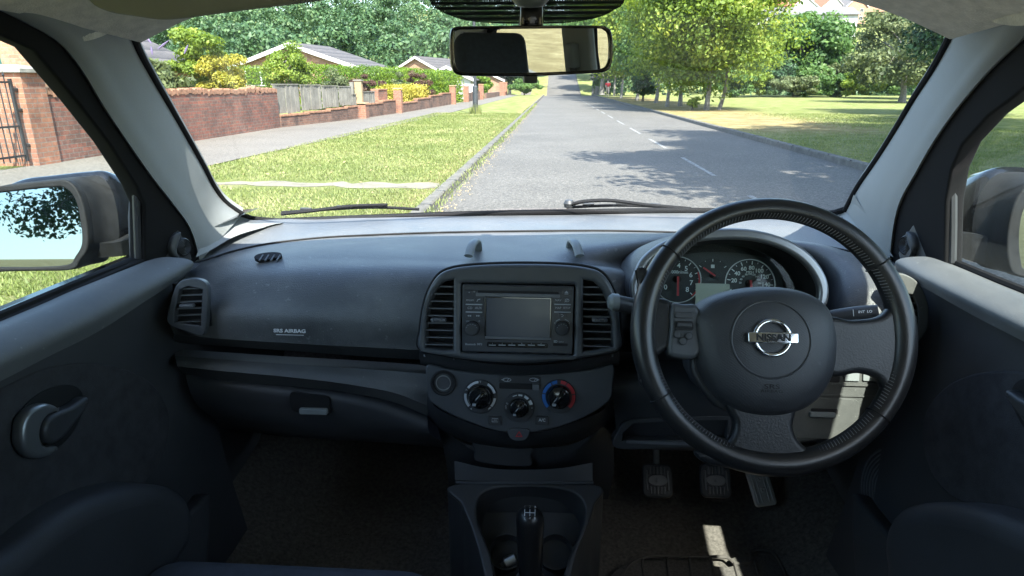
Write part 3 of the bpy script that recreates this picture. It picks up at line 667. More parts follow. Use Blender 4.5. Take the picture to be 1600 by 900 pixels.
# fence panels
FG = 'weathered timber fence panels behind the low wall'
pan_ = [((-8.25, 19.25), (-8.05, 20.75), .50, 1.32, 'tallest grey fence panel, next to the tall brick wall'), ((-8.0, 20.8), (-7.8, 22.05), .54, 1.30, 'second grey fence panel from the tall brick wall'), ((-7.78, 22.1), (-7.6, 23.25), .58, 1.27, 'third grey fence panel from the tall brick wall'), ((-7.58, 23.3), (-7.42, 24.2), .62, 1.25, 'fourth grey fence panel, left of the new timber post'), ((-7.4, 24.25), (-7.36, 24.6), .6, .98, 'short narrow grey fence piece just left of the new timber post'), ((-7.3, 25.1), (-7.2, 26.6), .62, 1.05, 'low grey fence panel right of the new timber post')]
for a, b, z0, z1, lab in pan_:
    t = thing('fence_panel', ((a[0]+b[0])/2, (a[1]+b[1])/2, z0), lab, 'fence', FG); a = np.array(a); b = np.array(b); L = np.linalg.norm(b-a); d = (b-a)/L; ang = math.atan2(d[1], d[0]); n = max(2, int(L/.13)); bd = MB()
    for i in range(n):
        cc = a + d * L * (i + .5) / n; A = Matrix.Translation((cc[0], cc[1], 0)) @ Matrix.Rotation(ang, 4, 'Z')
        bd.box((0, rng.normal(0, .006), (z0+z1)/2 + rng.normal(0, .006)), (L/n * .88, .022, z1-z0), 0, A)
    bd.build('boards', M['timber'], t)
    A = Matrix.Translation(((a[0]+b[0])/2, (a[1]+b[1])/2, 0)) @ Matrix.Rotation(ang, 4, 'Z'); MB().box((0, 0, z1 + .02), (L, .06, .03), 0, A).build('rail', M['timber'], t); MB().box((0, .035, z0 + .15), (L, .04, .06), 0, A).build('rail', M['timber'], t); MB().box((0, .035, z1 - .12), (L, .04, .06), 0, A).build('rail', M['timber'], t)
pp = thing('timber_post', (-7.3, 24.75, .6), 'pale new timber post with flat cap on the short orange pillar', 'post')
MB().box((-7.3, 24.8, 1.05), (.26, .2, .84)).build('shaft', M['timbernew'], pp); MB().box((-7.3, 24.8, 1.49), (.32, .26, .045)).build('cap', M['timber'], pp)
pp = thing('timber_post', (-7.44, 24.45, .6), 'grey weathered post joined to the left of the pale new timber post', 'post'); MB().box((-7.47, 24.5, 1.0), (.12, .14, .84)).build('shaft', M['timber'], pp)

# ---------------------------------------------------------------- hedges and garden shrubs
hedge('long_hedge', (-12.2, 33), (-8.4, 42), 1.2, .1, 2.3, 'lf_hedge', 'tall clipped green hedge behind the timber fence, in front of the bungalow', 30000, .05, seed=3)
hedge('long_hedge', (-18.5, 30.5), (-12.4, 33), 1.2, .1, 2.2, 'lf_hedge', 'tall clipped hedge behind the small round tree', 18000, .05, seed=4)
hedge('long_hedge', (-8.3, 42.5), (-7.3, 50), 1.2, .1, 2.25, 'lf_hedge', 'clipped hedge ending at the lamp post, in front of the second bungalow', 16000, .06, seed=5)
hedge('front_hedge', (-7.75, 30.2), (-7.25, 36.8), .7, .3, 1.30, 'lf_yel', 'low golden yellow clipped hedge above the stepped wall', 12000, .045, seed=6)
bush('golden_shrub', float(aY(347, 120, 17.9)[0]), 17.9, 2.15, 1.5, 2.35, 'lf_yel', 'large golden yellow variegated shrub spilling over the tall brick wall', n=16000, leaf=.035, seed=11)
bush('green_shrub', float(aY(300, 100, 18.0)[0]), 18.0, 2.5, 1.6, 3.0, 'lf_lime', 'tall lime green shrub behind the tall brick wall, left of the golden one', n=14000, leaf=.045, seed=12)
bush('flowering_shrub', float(aY(248, 100, 16.2)[0]), 16.2, 1.5, 1.2, 2.3, 'lf_olive', 'wispy grey green shrub with purple flower spikes beside the left pillar', n=2600, leaf=.06, seed=13, elong=1.6)
bush('golden_shrub', -9.3, 11.6, .9, .9, 1.3, 'lf_yel', 'small golden shrub peeping over the wall beside the stone-capped pillar', n=3500, leaf=.03, seed=14)
bush('purple_shrub', -9.6, 33.6, 2.4, 1.0, 1.9, 'lf_copper', 'purple leaved shrub in front of the long hedge', n=7000, leaf=.045, seed=15)
bush('silver_shrub', -9.5, 29.4, 2.0, 1.6, 2.15, 'lf_olive', 'pale grey green shrub behind the new timber post', n=9000, leaf=.045, seed=16)
bush('silver_shrub', -8.5, 36.5, 1.2, 1.0, 2.3, 'lf_olive', 'narrow grey green shrub behind the low golden hedge', n=4500, leaf=.05, seed=17)
bush('purple_shrub', -7.9, 39.0, 1.6, 1.4, 2.1, 'lf_copper', 'purple brown shrub at the far end of the low golden hedge', n=6000, leaf=.05, seed=18)
bush('yellow_flowers', -10.3, 21.5, 2.2, .8, 1.25, 'lf_yel', 'row of low yellow flowering plants behind the tall wall', n=4500, leaf=.035, seed=19)
bush('golden_round_hedge', -7.6, 66.5, 3.2, 8.5, 2.5, 'lf_hedge', 'large rounded golden green hedge beyond the lamp post', 'hedge', n=15000, leaf=.09, seed=20)
bush('verge_bush', -3.6, 82, 4.6, 3, 2.3, 'lf_mid', 'dark green bush at the far end of the verge beside the road', n=9000, leaf=.11, seed=21)
tree('small_round_tree', -10.0, 24.8, 2.9, .92, 'lf_lime', 'small round lime green garden tree in front of the bungalow gable', None, k=40, per=330, leaf=.05, seed=23, trunk_r=.06, crown0=.2)
pfm = plain('purple_flower', (.14, .11, .20), .9)
fs = bpy.data.objects['flowering_shrub']
for i in range(4):
    x, y, z = float(aY(248, 100, 16.2)[0]) + rng.normal(0, .5), 16.2 + rng.normal(0, .4), 2.35 + rng.uniform(-.5, 0); dx = rng.normal(0, .12)
    MB().tube([(x, y, z), (x + dx*.5, y, z + .1), (x + dx, y, z + .2)], [.012, .028, .006], 6).build('flower_spike', pfm, fs)
# grass tuft and lamp post
lp = thing('lamp_post', (-3.39, 28.94, .1), 'dark painted street lamp column standing on the grass verge', 'lamp post')
MB().tube([(-3.39, 28.94, .05), (-3.39, 28.94, 1.25)], [.115, .112], 14).build('base_column', M['post'], lp)
MB().tube([(-3.39, 28.94, 1.25), (-3.39, 28.94, 1.3), (-3.39, 28.94, 5.6)], [.11, .07, .05], 12).tube(cr([(-3.39, 28.94, 5.6), (-3.2, 28.94, 5.9), (-2.6, 28.94, 6.0)], 8), .035, 8).build('column', M['post'], lp)
MB().rbox((-2.3, 28.94, 6.0), (.7, .26, .14), .05).build('lantern', M['grey'], lp)
MB().rbox((-3.31, 28.86, .75), (.09, .02, .4), .005).build('access_door', M['iron'], lp)
r = np.random.default_rng(5); n = 260; a = r.uniform(0, 6.28, n); rr = r.uniform(.05, .28, n); b = np.stack([-3.39 + rr*np.cos(a), 28.94 + rr*np.sin(a), np.full(n, .09)], 1)
tt = b + np.stack([np.cos(a)*.12*r.random(n), np.sin(a)*.12*r.random(n), r.uniform(.15, .5, n)], 1); dd = np.stack([np.cos(a+1.57)*.014, np.sin(a+1.57)*.014, np.zeros(n)], 1)
me = fast_mesh('grass_tuft', np.stack([b-dd, b+dd, tt], 1) , n, 3); o = bpy.data.objects.new('grass_tuft', me); col.objects.link(o); me.materials.append(M['leafgrass']); tag(o, 'tuft of long grass round the foot of the lamp post', 'grass', kind='stuff')

# ---------------------------------------------------------------- bungalows and houses
def gable_house(name, cx, cy, w, L, eave, ridge, rot, label, group=None, wallm='brickhouse', roofm='rooftile', z=0, chimney=True, windows=(), cat='bungalow', over=.35, board='whitepaint'):
    """gable end faces local -y; w along x, L along y"""
    t = thing(name, (cx, cy, z), label, cat, group); A = Matrix.Translation((cx, cy, z)) @ Matrix.Rotation(rot, 4, 'Z')
    b = MB(); V = [(-w/2, 0, 0), (w/2, 0, 0), (w/2, 0, eave), (0, 0, ridge), (-w/2, 0, eave)]; V += [(x, L, q) for x, _, q in V]
    b.add(V, [(0, 1, 2, 3, 4), (9, 8, 7, 6, 5), (1, 6, 7, 2), (5, 0, 4, 9)], 0, A); b.build('wall', M[wallm], t, smooth=0)
    sl = (ridge - eave) / (w/2); o_ = .55; rf = MB()
    for s in (-1, 1):
        x1 = s * (w/2 + o_); z1 = eave - sl * o_
        for k, (dz, hh) in enumerate([(.06, .10)]):
            Q = [(0, -over, ridge + dz), (x1, -over, z1 + dz), (x1, L + over, z1 + dz), (0, L + over, ridge + dz)]; V = Q + [(x, y, q + hh) for x, y, q in Q]
            rf.add(V, [(0, 1, 2, 3), (7, 6, 5, 4), (0, 4, 5, 1), (1, 5, 6, 2), (2, 6, 7, 3)], 0, A)
    rf.build('roof', M[roofm], t, smooth=0)
    bb = MB()
    for s in (-1, 1):
        x1 = s * (w/2 + o_); z1 = eave - sl * o_
        for yy in (-over - .03,):
            Q = [(0, yy, ridge + .13), (x1, yy, z1 + .13), (x1, yy, z1 - .14), (0, yy, ridge - .14)]; V = Q + [(x, yy + .025, q) for x, y, q in Q]
            bb.add(V, [(0, 1, 2, 3), (7, 6, 5, 4), (0, 4, 5, 1), (1, 5, 6, 2), (3, 2, 6, 7)], 0, A)
    bb.build('bargeboard', M[board], t, smooth=0)
    if chimney:
        ch = MB(); ch.box((w*.1, L*.5, ridge + .35), (.6, .6, 1.1), 0, A); ch.build('chimney', M[wallm], t)
    for (x, zz, ww_, hh) in windows:
        f = MB(); f.box((x, -.02, zz), (ww_, .08, hh), 0, A); fo = f.build('window', M['whitepaint'], t)
        p_ = MB()
        for k in (-1, 1): p_.box((x + k * ww_ * .24, -.065, zz), (ww_ * .42, .02, hh * .84), 0, A)
        p_.build('pane', M['gloss'], fo)
    return t
gable_house('bungalow', -18.3, 46.5, 11.6, 5.0, 2.2, 4.0, R(-10), 'brick bungalow with wide low gable and white bargeboards behind the hedge', z=0, windows=[(-2.6, 1.9, 2.6, 1.3)], chimney=False)
gable_house('bungalow', -15.6, 76, 6.4, 12, 2.7, 4.3, R(-17), 'farther smaller bungalow with brick gable, right of the wide-gabled one', z=0, windows=[(0, 2.2, 1.2, 1.0)], chimney=False)
gable_house('bungalow', -10.8, 96, 6.5, 10, 2.3, 3.7, R(0), 'farthest bungalow with white bargeboard near the lamp post', z=-.2, chimney=False)
gable_house('bungalow', -9.9, 62, 4.4, 7, 1.9, 2.9, R(0), 'low white gabled garage left of the lamp post', wallm='render', z=0, chimney=False)
# side-on roof at the far left
gable_house('bungalow', -17.6, 18, 8.0, 6.5, 2.0, 3.9, 0, 'bungalow with dark tiled roof at the far left behind the pillar edge', z=0, chimney=False)
# brick house whose corner shows through the passenger window
hs = thing('brick_house', (-17, 13.5, .1), 'red brick house seen through the passenger window above the pillar', 'house')
MB().box((-15.3, 15.7, 1.4), (8, 3.4, 2.6)).build('wall', M['brickhouse'], hs)
MB().box((-15.5, 15.7, 3.1), (8.4, 4, .8), top=(.7, .2)).build('roof', M['rooftile'], hs)
wf = MB().box((-12.6, 13.97, 1.75), (1.3, .08, 1.3)).build('window', plain('teal_frame', (.05, .22, .22), .5), hs)
MB().box((-12.6, 13.92, 1.75), (1.1, .03, 1.1)).build('pane', M['gloss'], wf)
# town on the far hillside
tr = np.random.default_rng(42); k = 0
TG = 'white and red roofed houses on the far hillside'
protos = {}
spots = []
for row, (Y, z_) in enumerate([(232, 23.5), (262, 29.5), (292, 35.0), (322, 40.5)]):
    for q in range(7 if row else 4):
        u = 1215 + q * 38 + row * 9 + tr.uniform(-7, 7); spots.append((u, Y, z_, row, q))
colw = ['render', 'render', 'brickhouse']; colr = ['redtile', 'redtile', 'greytile']
wn_ = {'render': 'white rendered', 'brickhouse': 'brick'}; rn_ = {'redtile': 'red tiled roof', 'greytile': 'grey slate roof'}
for u, Y, z_, row, q in spots:
    x = float(aY(u, 60, Y)[0]); wm = colw[int(tr.integers(3))]; rm = colr[int(tr.integers(3))]; rt = tr.choice([0, R(90), R(18), R(-20)]); key = (wm, rm)
    place = ['lowest hillside row', 'second hillside row up', 'third hillside row up', 'top hillside row'][row]
    th = ['first', 'second', 'third', 'fourth', 'fifth', 'sixth', 'seventh'][q]
    lab = f'{wn_[wm]} house, {rn_[rm]}, {th} from left in the {place}'
    if key not in protos:
        o = gable_house('far_house', 0, 0, 8, 9, 5.2, 8.2, 0, lab, TG, wm, rm, 0, True, [(-2, 1.6, 1.3, 1.2), (2, 1.6, 1.3, 1.2), (-2, 4.0, 1.3, 1.1), (2, 4.0, 1.3, 1.1)], 'house'); protos[key] = o
    else: o = copy_tree(protos[key])
    o['label'] = lab; o.location = (x, Y, z_ - 3.0); o.rotation_euler[2] = float(rt); o.rotation_euler[2] = float(rt)
gable_house('terrace', float(aY(1325, 45, 150)[0]), 150, 8, 20, 5.0, 6.6, R(90), 'long white house with dark slate roof just above the bushes, below the far town', None, 'render', 'greytile', 10.2, False, [], 'house')
# ---------------------------------------------------------------- trees
TR = 'roadside trees right of the road'
tree('roadside_tree', 7.75, 34.2, 9.5, 4.3, 'lf_lime', 'twin-trunked lime green tree at the edge of the grass, nearest of the row', TR, k=100, per=560, leaf=.095, seed=31, trunk_r=.115, crown0=.08, bottom=-1, cr_=(.24, .38), extra=[(.75, .6, 1.4, .8)])
tree('roadside_tree', 7.6, 40.5, 9.5, 4.0, 'lf_lime', 'slimmer twin-trunked tree second in the roadside row', TR, k=70, per=420, leaf=.11, seed=32, trunk_r=.115, crown0=.08, bottom=-1, cr_=(.24, .38), extra=[(-.9, -.8, -1.0, -.5)])
tree('roadside_tree', 7.2, 47.5, 9.6, 4.2, 'lf_mid', 'third tree in the roadside row with leaning grey trunk', TR, k=46, per=300, leaf=.15, seed=33, trunk_r=.115, crown0=.08, bottom=-1, cr_=(.24, .38), lean=(.6, 0))
tree('roadside_tree', 6.9, 56, 10.5, 4.6, 'lf_lime', 'fourth tree in the roadside row', TR, k=46, per=280, leaf=.17, seed=34, trunk_r=.115, crown0=.08, bottom=-1, cr_=(.24, .38))
tree('roadside_tree', 6.6, 66, 11, 5.0, 'lf_mid', 'fifth tree in the roadside row, beyond the person in red', TR, k=46, per=260, leaf=.19, seed=35, trunk_r=.115, crown0=.08, bottom=-1, cr_=(.24, .38))
tree('roadside_tree', 7.0, 78, 12, 5.2, 'lf_olive', 'sixth tree in the roadside row beyond the person in red', TR, k=46, per=240, leaf=.22, seed=36, trunk_r=.115, crown0=.08, bottom=-1, cr_=(.24, .38))
tree('roadside_tree', 6.6, 92, 13, 6.0, 'lf_mid', 'farthest dark tree of the row leaning over the road dip', TR, k=46, per=220, leaf=.26, seed=37, trunk_r=.3, crown0=.1)
bush('roadside_bush', 6.9, 52.5, 2.4, 2, 2.5, 'lf_dark', 'dark bush under the roadside trees beside a slim post', n=7000, leaf=.08, seed=38)
bush('shoots', 7.0, 33.9, .9, .6, .75, 'lf_lime', 'bright green shoots at the foot of the nearest roadside tree', n=700, leaf=.06, seed=39)
tree('round_tree', 26.8, 76, 9.4, 5.8, 'lf_mid', 'big round bright green tree at the back of the field', None, k=90, per=420, leaf=.22, seed=41, trunk_r=.3, crown0=.02)
tree('bushy_tree', 25.2, 50, 6.6, 4.8, 'lf_olive', 'straggly olive tree with bare twigs at the right of the field', None, k=70, per=260, leaf=.14, seed=42, trunk_r=.22, crown0=.04, bark='bark')
tree('bushy_tree', 33, 62, 7.2, 5.0, 'lf_olive', 'taller pale olive tree behind the straggly one', None, k=70, per=260, leaf=.19, seed=43, trunk_r=.25, crown0=.03)
tree('dark_tree', 17.8, 28.5, 8.8, 4.2, 'lf_dark', 'dark green tree overhanging the field beside the right windscreen pillar', None, k=60, per=420, leaf=.11, seed=44, trunk_r=.22, crown0=.06)
tree('dark_tree', 15.8, 19.5, 10, 4.2, 'lf_mid', 'green tree seen through the driver window, yellowing at its edge', None, k=56, per=360, leaf=.10, seed=45, trunk_r=.22, crown0=.18)
for i, (x_, y_, h_, r_, lab) in enumerate([(11.2, 3.6, 10.6, 4.3, 'shade tree behind the first kerbside one, out of the view'), (6.7, 5.2, 10.6, 4.3, 'second kerbside shade tree ahead of the driver door, out of the view'), (8.7, 10.6, 11, 4.6, 'third kerbside shade tree right of the road, just out of the view'), (7.8, .2, 10.5, 4.0, 'first kerbside shade tree beside the driver door, out of the view'), (12.8, 8.5, 11, 4.6, 'shade tree behind the second kerbside one, out of the view'), (13.4, 13.4, 11, 4.6, 'shade tree behind the third kerbside one, out of the view')]):
    tree('shade_tree', x_, y_, h_, r_, 'lf_mid', lab, 'shade trees right of the car', k=84, per=400, leaf=.12, seed=146 + i, trunk_r=.24, crown0=.40, cr_=(.20, .32))
tree('rear_tree', -5.1, -10, 6.5, 1.7, 'lf_dark', 'leafy tree reflected in the left wing mirror', None, k=60, per=900, leaf=.042, seed=49, trunk_r=.12, crown0=.12)
tree('far_tree', 6.6, 103, 14, 6.5, 'lf_dark', 'dark tree right of the road where it dips', None, k=40, per=200, leaf=.3, seed=51, trunk_r=.3, crown0=.3)
tree('far_tree', 6.8, 116, 14, 6.5, 'lf_mid', 'tree right of the road at the foot of the far climb', None, k=40, per=180, leaf=.34, seed=52, trunk_r=.3, crown0=.3)
tree('far_tree', -7.5, 101, 11, 4.6, 'lf_dark', 'dark tree left of the road where it dips', None, k=40, per=200, leaf=.28, seed=53, trunk_r=.3, crown0=.05)
tree('far_tree', -8, 120, 12, 5, 'lf_mid', 'tree left of the road at the foot of the far climb', None, k=40, per=180, leaf=.32, seed=54, trunk_r=.3, crown0=.05)
for i, (x_, y_, lab) in enumerate([(-6.0, 134, 'tree left of the far climb, halfway up'), (8.2, 131, 'tree right of the far climb, lower one'), (8.4, 150, 'tree right of the far climb, upper one'), (-6.4, 152, 'tree left of the far climb, near its top')]):
    tree('far_tree', x_, y_, 14, 6.2, ['lf_dark', 'lf_mid'][i % 2], lab, None, k=40, per=170, leaf=.36, seed=251 + i, trunk_r=.3, crown0=.22)
# low hedge belt of bushes at the back of the field: tell-apart bushes
BG = 'bushes along the back of the field'
for i, (u, w_, h_, mt) in enumerate([(1135, 7, 3.6, 'lf_mid'), (1165, 6, 3.0, 'lf_lime'), (1205, 7, 3.6, 'lf_dark'), (1240, 6, 2.6, 'lf_olive'), (1275, 7, 3.0, 'lf_mid'), (1310, 7, 4.0, 'lf_olive'), (1345, 6, 2.8, 'lf_lime'), (1385, 7, 3.4, 'lf_mid')]):
    P_ = aZ(u, 153, 0); y_ = 69 + (i % 3) * 1.5; x_ = float(aY(u, 153, y_)[0])
    bush('field_bush', x_, y_, w_, 4, h_, mt, f"{ {'lf_mid':'mid green','lf_lime':'lime green','lf_dark':'dark green','lf_olive':'grey olive'}[mt]} bush, {['first','second','third','fourth','fifth','sixth','seventh','last'][i]} from the roadside trees along the back of the field", 'bush', BG, n=6500, leaf=.13, seed=60+i, stems=False)
bush('field_edge_bush', 17.2, 27.2, 3.0, 2.4, 1.5, 'lf_olive', 'low pale bush at the foot of the dark tree beside the field', n=5000, leaf=.07, seed=71)
# woods: masses nobody could count
def wood(name, label, cells, leaf, per, mat, seed):
    r = np.random.default_rng(seed); C = []; Rr = []
    for (x, y, w_, h_) in cells:
        z = gz(x, y)
        for q in range(11):
            a = r.uniform(0, 6.28); e = r.uniform(-.1, 1.45); d = np.array([math.cos(a)*math.cos(e), math.sin(a)*math.cos(e), math.sin(e)])
            C.append((x + d[0]*w_*.8, y + d[1]*w_*.8, z + h_*.30 + d[2]*h_*.62)); s = w_ * r.uniform(.22, .42); Rr.append((s, s, s*.75))
        C.append((x, y, z + h_*.3)); Rr.append((w_*.8, w_*.8, h_*.4))
    return tag(leafobj(name, leafcards(C, Rr, per, leaf, shell=.22, seed=seed), mat), label, 'woodland', kind='stuff')
cells = []; r = np.random.default_rng(90)
for Y in (98, 112, 128, 146, 168):
    for x in np.arange(-92, -7, 6.2):
        if x > -13 and Y > 100: continue
        cells.append((x + r.normal(0, 1.5), Y + r.normal(0, 3), r.uniform(4.2, 6.2), r.uniform(8.5, 11.5) + (Y - 98) * .13))
wood('far_wood', 'dense dark green wood covering the hillside behind the bungalows', cells, .34, 105, 'lf_wood', 91)
cells = []
for Y in (86, 98, 112, 130, 150):
    for x in np.arange(9, 118, 6.4):
        cells.append((x + r.normal(0, 1.5) + (Y - 86)*.05, Y + r.normal(0, 2.5), r.uniform(3.2, 5), (r.uniform(3.2, 4.2) if 1170 < 866 + x / Y * 1000 < 1440 else r.uniform(7.0, 9.5)) - max(0, (Y-98))*.03))
wood('field_wood', 'dense wood behind the field on the right', cells, .34, 90, 'lf_wood', 92)
cells = []
for Y in (175, 195, 215, 245, 275, 305, 340, 380):
    for x in np.arange(-190, 260, 11):
        inroad = abs(x - 1.9) < 9 and Y < 185; uu = 866 + x / Y * 1000
        if 1185 < uu < 1500 and Y < 228: continue
        town = 55 < x < 190 and Y > 225
        if inroad or (town and r.random() < .82): continue
        cells.append((x + r.normal(0, 3), Y + r.normal(0, 4), r.uniform(6, 9), r.uniform(8, 12)))
wood('hillside_wood', 'trees covering the far hillside at the end of the road', cells, .62, 38, 'lf_wood', 93)
# ---------------------------------------------------------------- person on the far verge
def skin(name, J, E_, mat, parent, sub=1):
    me = bpy.data.meshes.new(name); me.from_pydata([j[:3] for j in J], E_, []); o = bpy.data.objects.new('tmp_skin', me); col.objects.link(o)
    sk = o.modifiers.new('s', 'SKIN'); 
    for i, j in enumerate(J): me.skin_vertices[0].data[i].radius = (j[3], j[3])
    me.skin_vertices[0].data[0].use_root = True
    o.modifiers.new('u', 'SUBSURF').levels = sub
    dg = bpy.context.evaluated_depsgraph_get(); m2 = bpy.data.meshes.new_from_object(o.evaluated_get(dg)); bpy.data.objects.remove(o)
    V = np.zeros(len(m2.vertices)*3); m2.vertices.foreach_get('co', V); b = MB(); b.add(V.reshape(-1, 3), [tuple(p.vertices) for p in m2.polygons]); bpy.data.meshes.remove(m2)
    return b.build(name, mat, parent, smooth=80)
px_, py_ = 5.9, 74.0
per = thing('person', (px_, py_, .1), 'person in a red top walking on the verge beyond the roadside trees', 'person')
q = lambda x, y, z, r_: (px_ + x, py_ + y, .1 + z, r_)
J = [q(0, 0, .95, .13), q(0, 0, 1.15, .12), q(0, .02, 1.38, .15), q(0, .02, 1.5, .06), q(0, 0, 1.58, .085), q(0, 0, 1.70, .09), q(.09, 0, .88, .10), q(.10, -.12, .5, .065), q(.10, -.05, .08, .045), q(.10, -.2, .04, .04), q(-.09, 0, .88, .10), q(-.10, .16, .5, .065), q(-.10, .28, .10, .045), q(-.10, .16, .05, .04),
     q(.2, 0, 1.4, .055), q(.25, .1, 1.12, .045), q(.25, -.05, .88, .032), q(-.2, 0, 1.4, .055), q(-.25, -.1, 1.12, .045), q(-.24, -.3, .95, .032)]
Ed = [(0, 1), (1, 2), (2, 3), (3, 4), (4, 5), (0, 6), (6, 7), (7, 8), (8, 9), (0, 10), (10, 11), (11, 12), (12, 13), (2, 14), (14, 15), (15, 16), (2, 17), (17, 18), (18, 19)]
skin('body', J, Ed, plain('skin_and_pale_trousers', (.45, .36, .29), .7), per)
J2 = [q(0, 0, .98, .17), q(0, 0, 1.15, .15), q(0, .02, 1.38, .18), q(.21, 0, 1.4, .075), q(.26, .09, 1.14, .06), q(-.21, 0, 1.4, .075), q(-.26, -.09, 1.14, .06)]
skin('top', J2, [(0, 1), (1, 2), (2, 3), (3, 4), (2, 5), (5, 6)], plain('red_cloth', (.55, .03, .04), .85), per)
hb_ = bmesh.new(); bmesh.ops.create_icosphere(hb_, subdivisions=2, radius=.115); bmesh.ops.translate(hb_, vec=(px_, py_ + .02, 1.86), verts=hb_.verts); MB().bm(hb_).build('hair', plain('dark_hair', (.05, .03, .02), .8), per)
# ================================================================ THE CAR
car = thing('car', (0, 0, 0), 'small right-hand-drive car seen from inside, dark grey dashboard and leather steering wheel', 'car')
def W(rows): return [[aY(u, v, Y) for u, v, Y in r] for r in rows]
# ---------------- windscreen edges
LW = [(378, 336, 1.44), (352, 318, 1.42), (335, 296, 1.39), (318, 264, 1.34), (290, 214, 1.26), (262, 165, 1.18), (235, 118, 1.09), (212, 74, 1.01), (201, 40, .955), (196, 10, .93)]
RW = [(1322, 330, 1.44), (1340, 296, 1.41), (1368, 255, 1.36), (1400, 205, 1.28), (1430, 155, 1.20), (1465, 100, 1.10), (1490, 50, 1.02), (1502, 5, .95), (1507, -15, .93)]
LO = [(312, 409, 1.17), (307, 384, 1.155), (298, 358, 1.14), (272, 320, 1.10), (237, 275, 1.06), (200, 222, 1.01), (160, 162, .95), (130, 112, .90), (95, 68, .85), (50, 40, .80), (-10, 10, .74)]
RO = [(1390, 408, 1.17), (1393, 372, 1.155), (1402, 325, 1.13), (1430, 270, 1.09), (1462, 215, 1.04), (1502, 160, .99), (1552, 103, .92), (1600, 58, .86), (1650, 10, .80)]
def bulge(a, b, k, off):
    m = (np.array(a) * (1-k) + np.array(b) * k); d = CP - m; d /= np.linalg.norm(d); return m + d * off
def pillar_trim(inner, outer, s):
    I = cr(W([inner])[0], 24); pn_ = np.array((-s * .45, 0, -.08)); pn_ = pn_ / np.linalg.norm(pn_); O = cr([hit(u, v, pn_, np.array((s * .68, 0, 1.0)) + pn_ * .020) for u, v, _ in outer], 24)
    rows = []
    for k, off in ((0, -.004), (.06, .006), (.3, .016), (.62, .014), (.9, .004), (1, -.006)): rows.append([bulge(I[i], O[i], k, off) for i in range(24)])
    m = MB(); m.loft(rows, 40, 22, flip=(s > 0))
    back = [[p + np.array((s*.012, .035, .01)) for p in rows[0]], [p + np.array((s*.03, .02, .0)) for p in rows[-1]]]
    m.loft([rows[0], back[0]], 40, 2, False); m.loft([back[0], back[1]], 40, 2, False); m.loft([rows[-1], back[1]], 40, 2, False)
    return m.build('pillar_trim', M['pillar'], car, smooth=60)
pillar_trim(LW, LO, -1)
# bottom of the pillar: end at the dash so extend the inner edge with the foot
pillar_trim(RW, RO, 1)
for s, A_, B_ in ((-1, [(340, 306, 1.405), (362, 330, 1.447), (392, 343, 1.48), (445, 347.5, 1.50)], [(306, 402, 1.163), (325, 393, 1.215), (368, 369, 1.33), (428, 351, 1.465)]),
                  (1, [(1334, 304, 1.405), (1322, 328, 1.447), (1300, 337, 1.48), (1262, 340, 1.50)], [(1396, 402, 1.163), (1382, 394, 1.21), (1345, 375, 1.32), (1280, 352, 1.46)])):
    foot = MB(); a_, b_ = W([A_, B_]); mid = [(np.array(p) + np.array(q))/2 + (CP - np.array(p)) * .008 for p, q in zip(a_, b_)]; foot.loft([a_, mid, b_], 20, 10); foot.build('pillar_foot', M['pillar'], car, smooth=60)
# ---------------- windscreen glass and surround
Lp = cr(W([LW])[0], 16); Rp = cr(W([RW])[0], 16)
low_l = aY(372, 352, 1.47); low_r = aY(1328, 350, 1.47)
GR = []
for i in range(-2, 16):
    if i < 0:
        k = -i / 2; a = Lp[0] * (1 - k) + low_l * k + np.array((0, .02*k, 0)); b = Rp[0] * (1 - k) + low_r * k
    else: a, b = Lp[i], Rp[i]
    a = a + np.array((-.025, .012, 0)); b = b + np.array((.025, .012, 0)); mid = (a + b) / 2 + np.array((0, .10, .018 + .03 * max(i, 0) / 15))
    GR.append(cr([a, a*.25 + mid*.75 - np.array((.0, .012, .003)) + (a - mid) * .2, mid, b*.25 + mid*.75 - np.array((.0, .012, .003)) + (b - mid) * .2, b], 24))
GR = sorted(GR, key=lambda r_: r_[12][2]); gl = MB(); gl.grid(GR); windscreen = gl.build('windscreen', M['glass'], car, smooth=80)
ed = MB()
for E_ in (LW, RW): ed.tube(cr([p + np.array((0, .006, 0)) for p in W([E_])[0]], 40), .0058, 8)
ed.tube(cr(W([[(352, 318, 1.43), (366, 330, 1.45), (388, 340, 1.48), (430, 345, 1.51), (520, 342, 1.54), (860, 332, 1.58), (1150, 330, 1.55), (1250, 334, 1.51), (1300, 333, 1.47), (1330, 322, 1.44), (1345, 300, 1.42)]])[0], 60), .0068, 8)
ed.build('windscreen_seal', M['rubber'], car)
cowl = MB(); cowl.loft(W([[(330, 345, 1.50), (430, 341, 1.56), (860, 327, 1.64), (1250, 330, 1.58), (1360, 335, 1.50)], [(330, 375, 1.5), (430, 375, 1.56), (860, 365, 1.64), (1250, 365, 1.56), (1360, 370, 1.50)]]), 30, 2, False); cowl.build('cowl', M['rubber'], car)
# ---------------- roof lining
hl = MB(); rowsH = []
Ys_ = [.965, .93, .86, .78, .6, .2, -.4, -1.1, -1.75, -1.95]
def roofz(x, y):
    base = 1.497 - .09 * (abs(x) / .6)**3.2; k = max(0, (y - .60) / .36); return base - .042 * k**1.6 * (1 - .35 * abs(x)/.6) - max(0, (-1.3 - y)) * .12
for x in np.linspace(-.6, .6, 17):
    rowsH.append([(x * (1 - .05 * max(0, (y - .6) / .36)), y - .0, roofz(x, y)) for y in Ys_])
hl.loft(rowsH, 30, 34, True); lining = hl.build('roof_lining', M['headliner'], car, smooth=70)
hc = MB()   # fabric-wrapped corner mouldings where lining meets pillar
hc.loft(W([[(-20, -10, .74), (60, 30, .80), (118, 66, .86), (135, 64, .875), (205, 34, .95)], [(-20, -60, .72), (60, -20, .78), (120, 20, .84), (150, 5, .87), (206, -10, .95)]]), 24, 8, True)
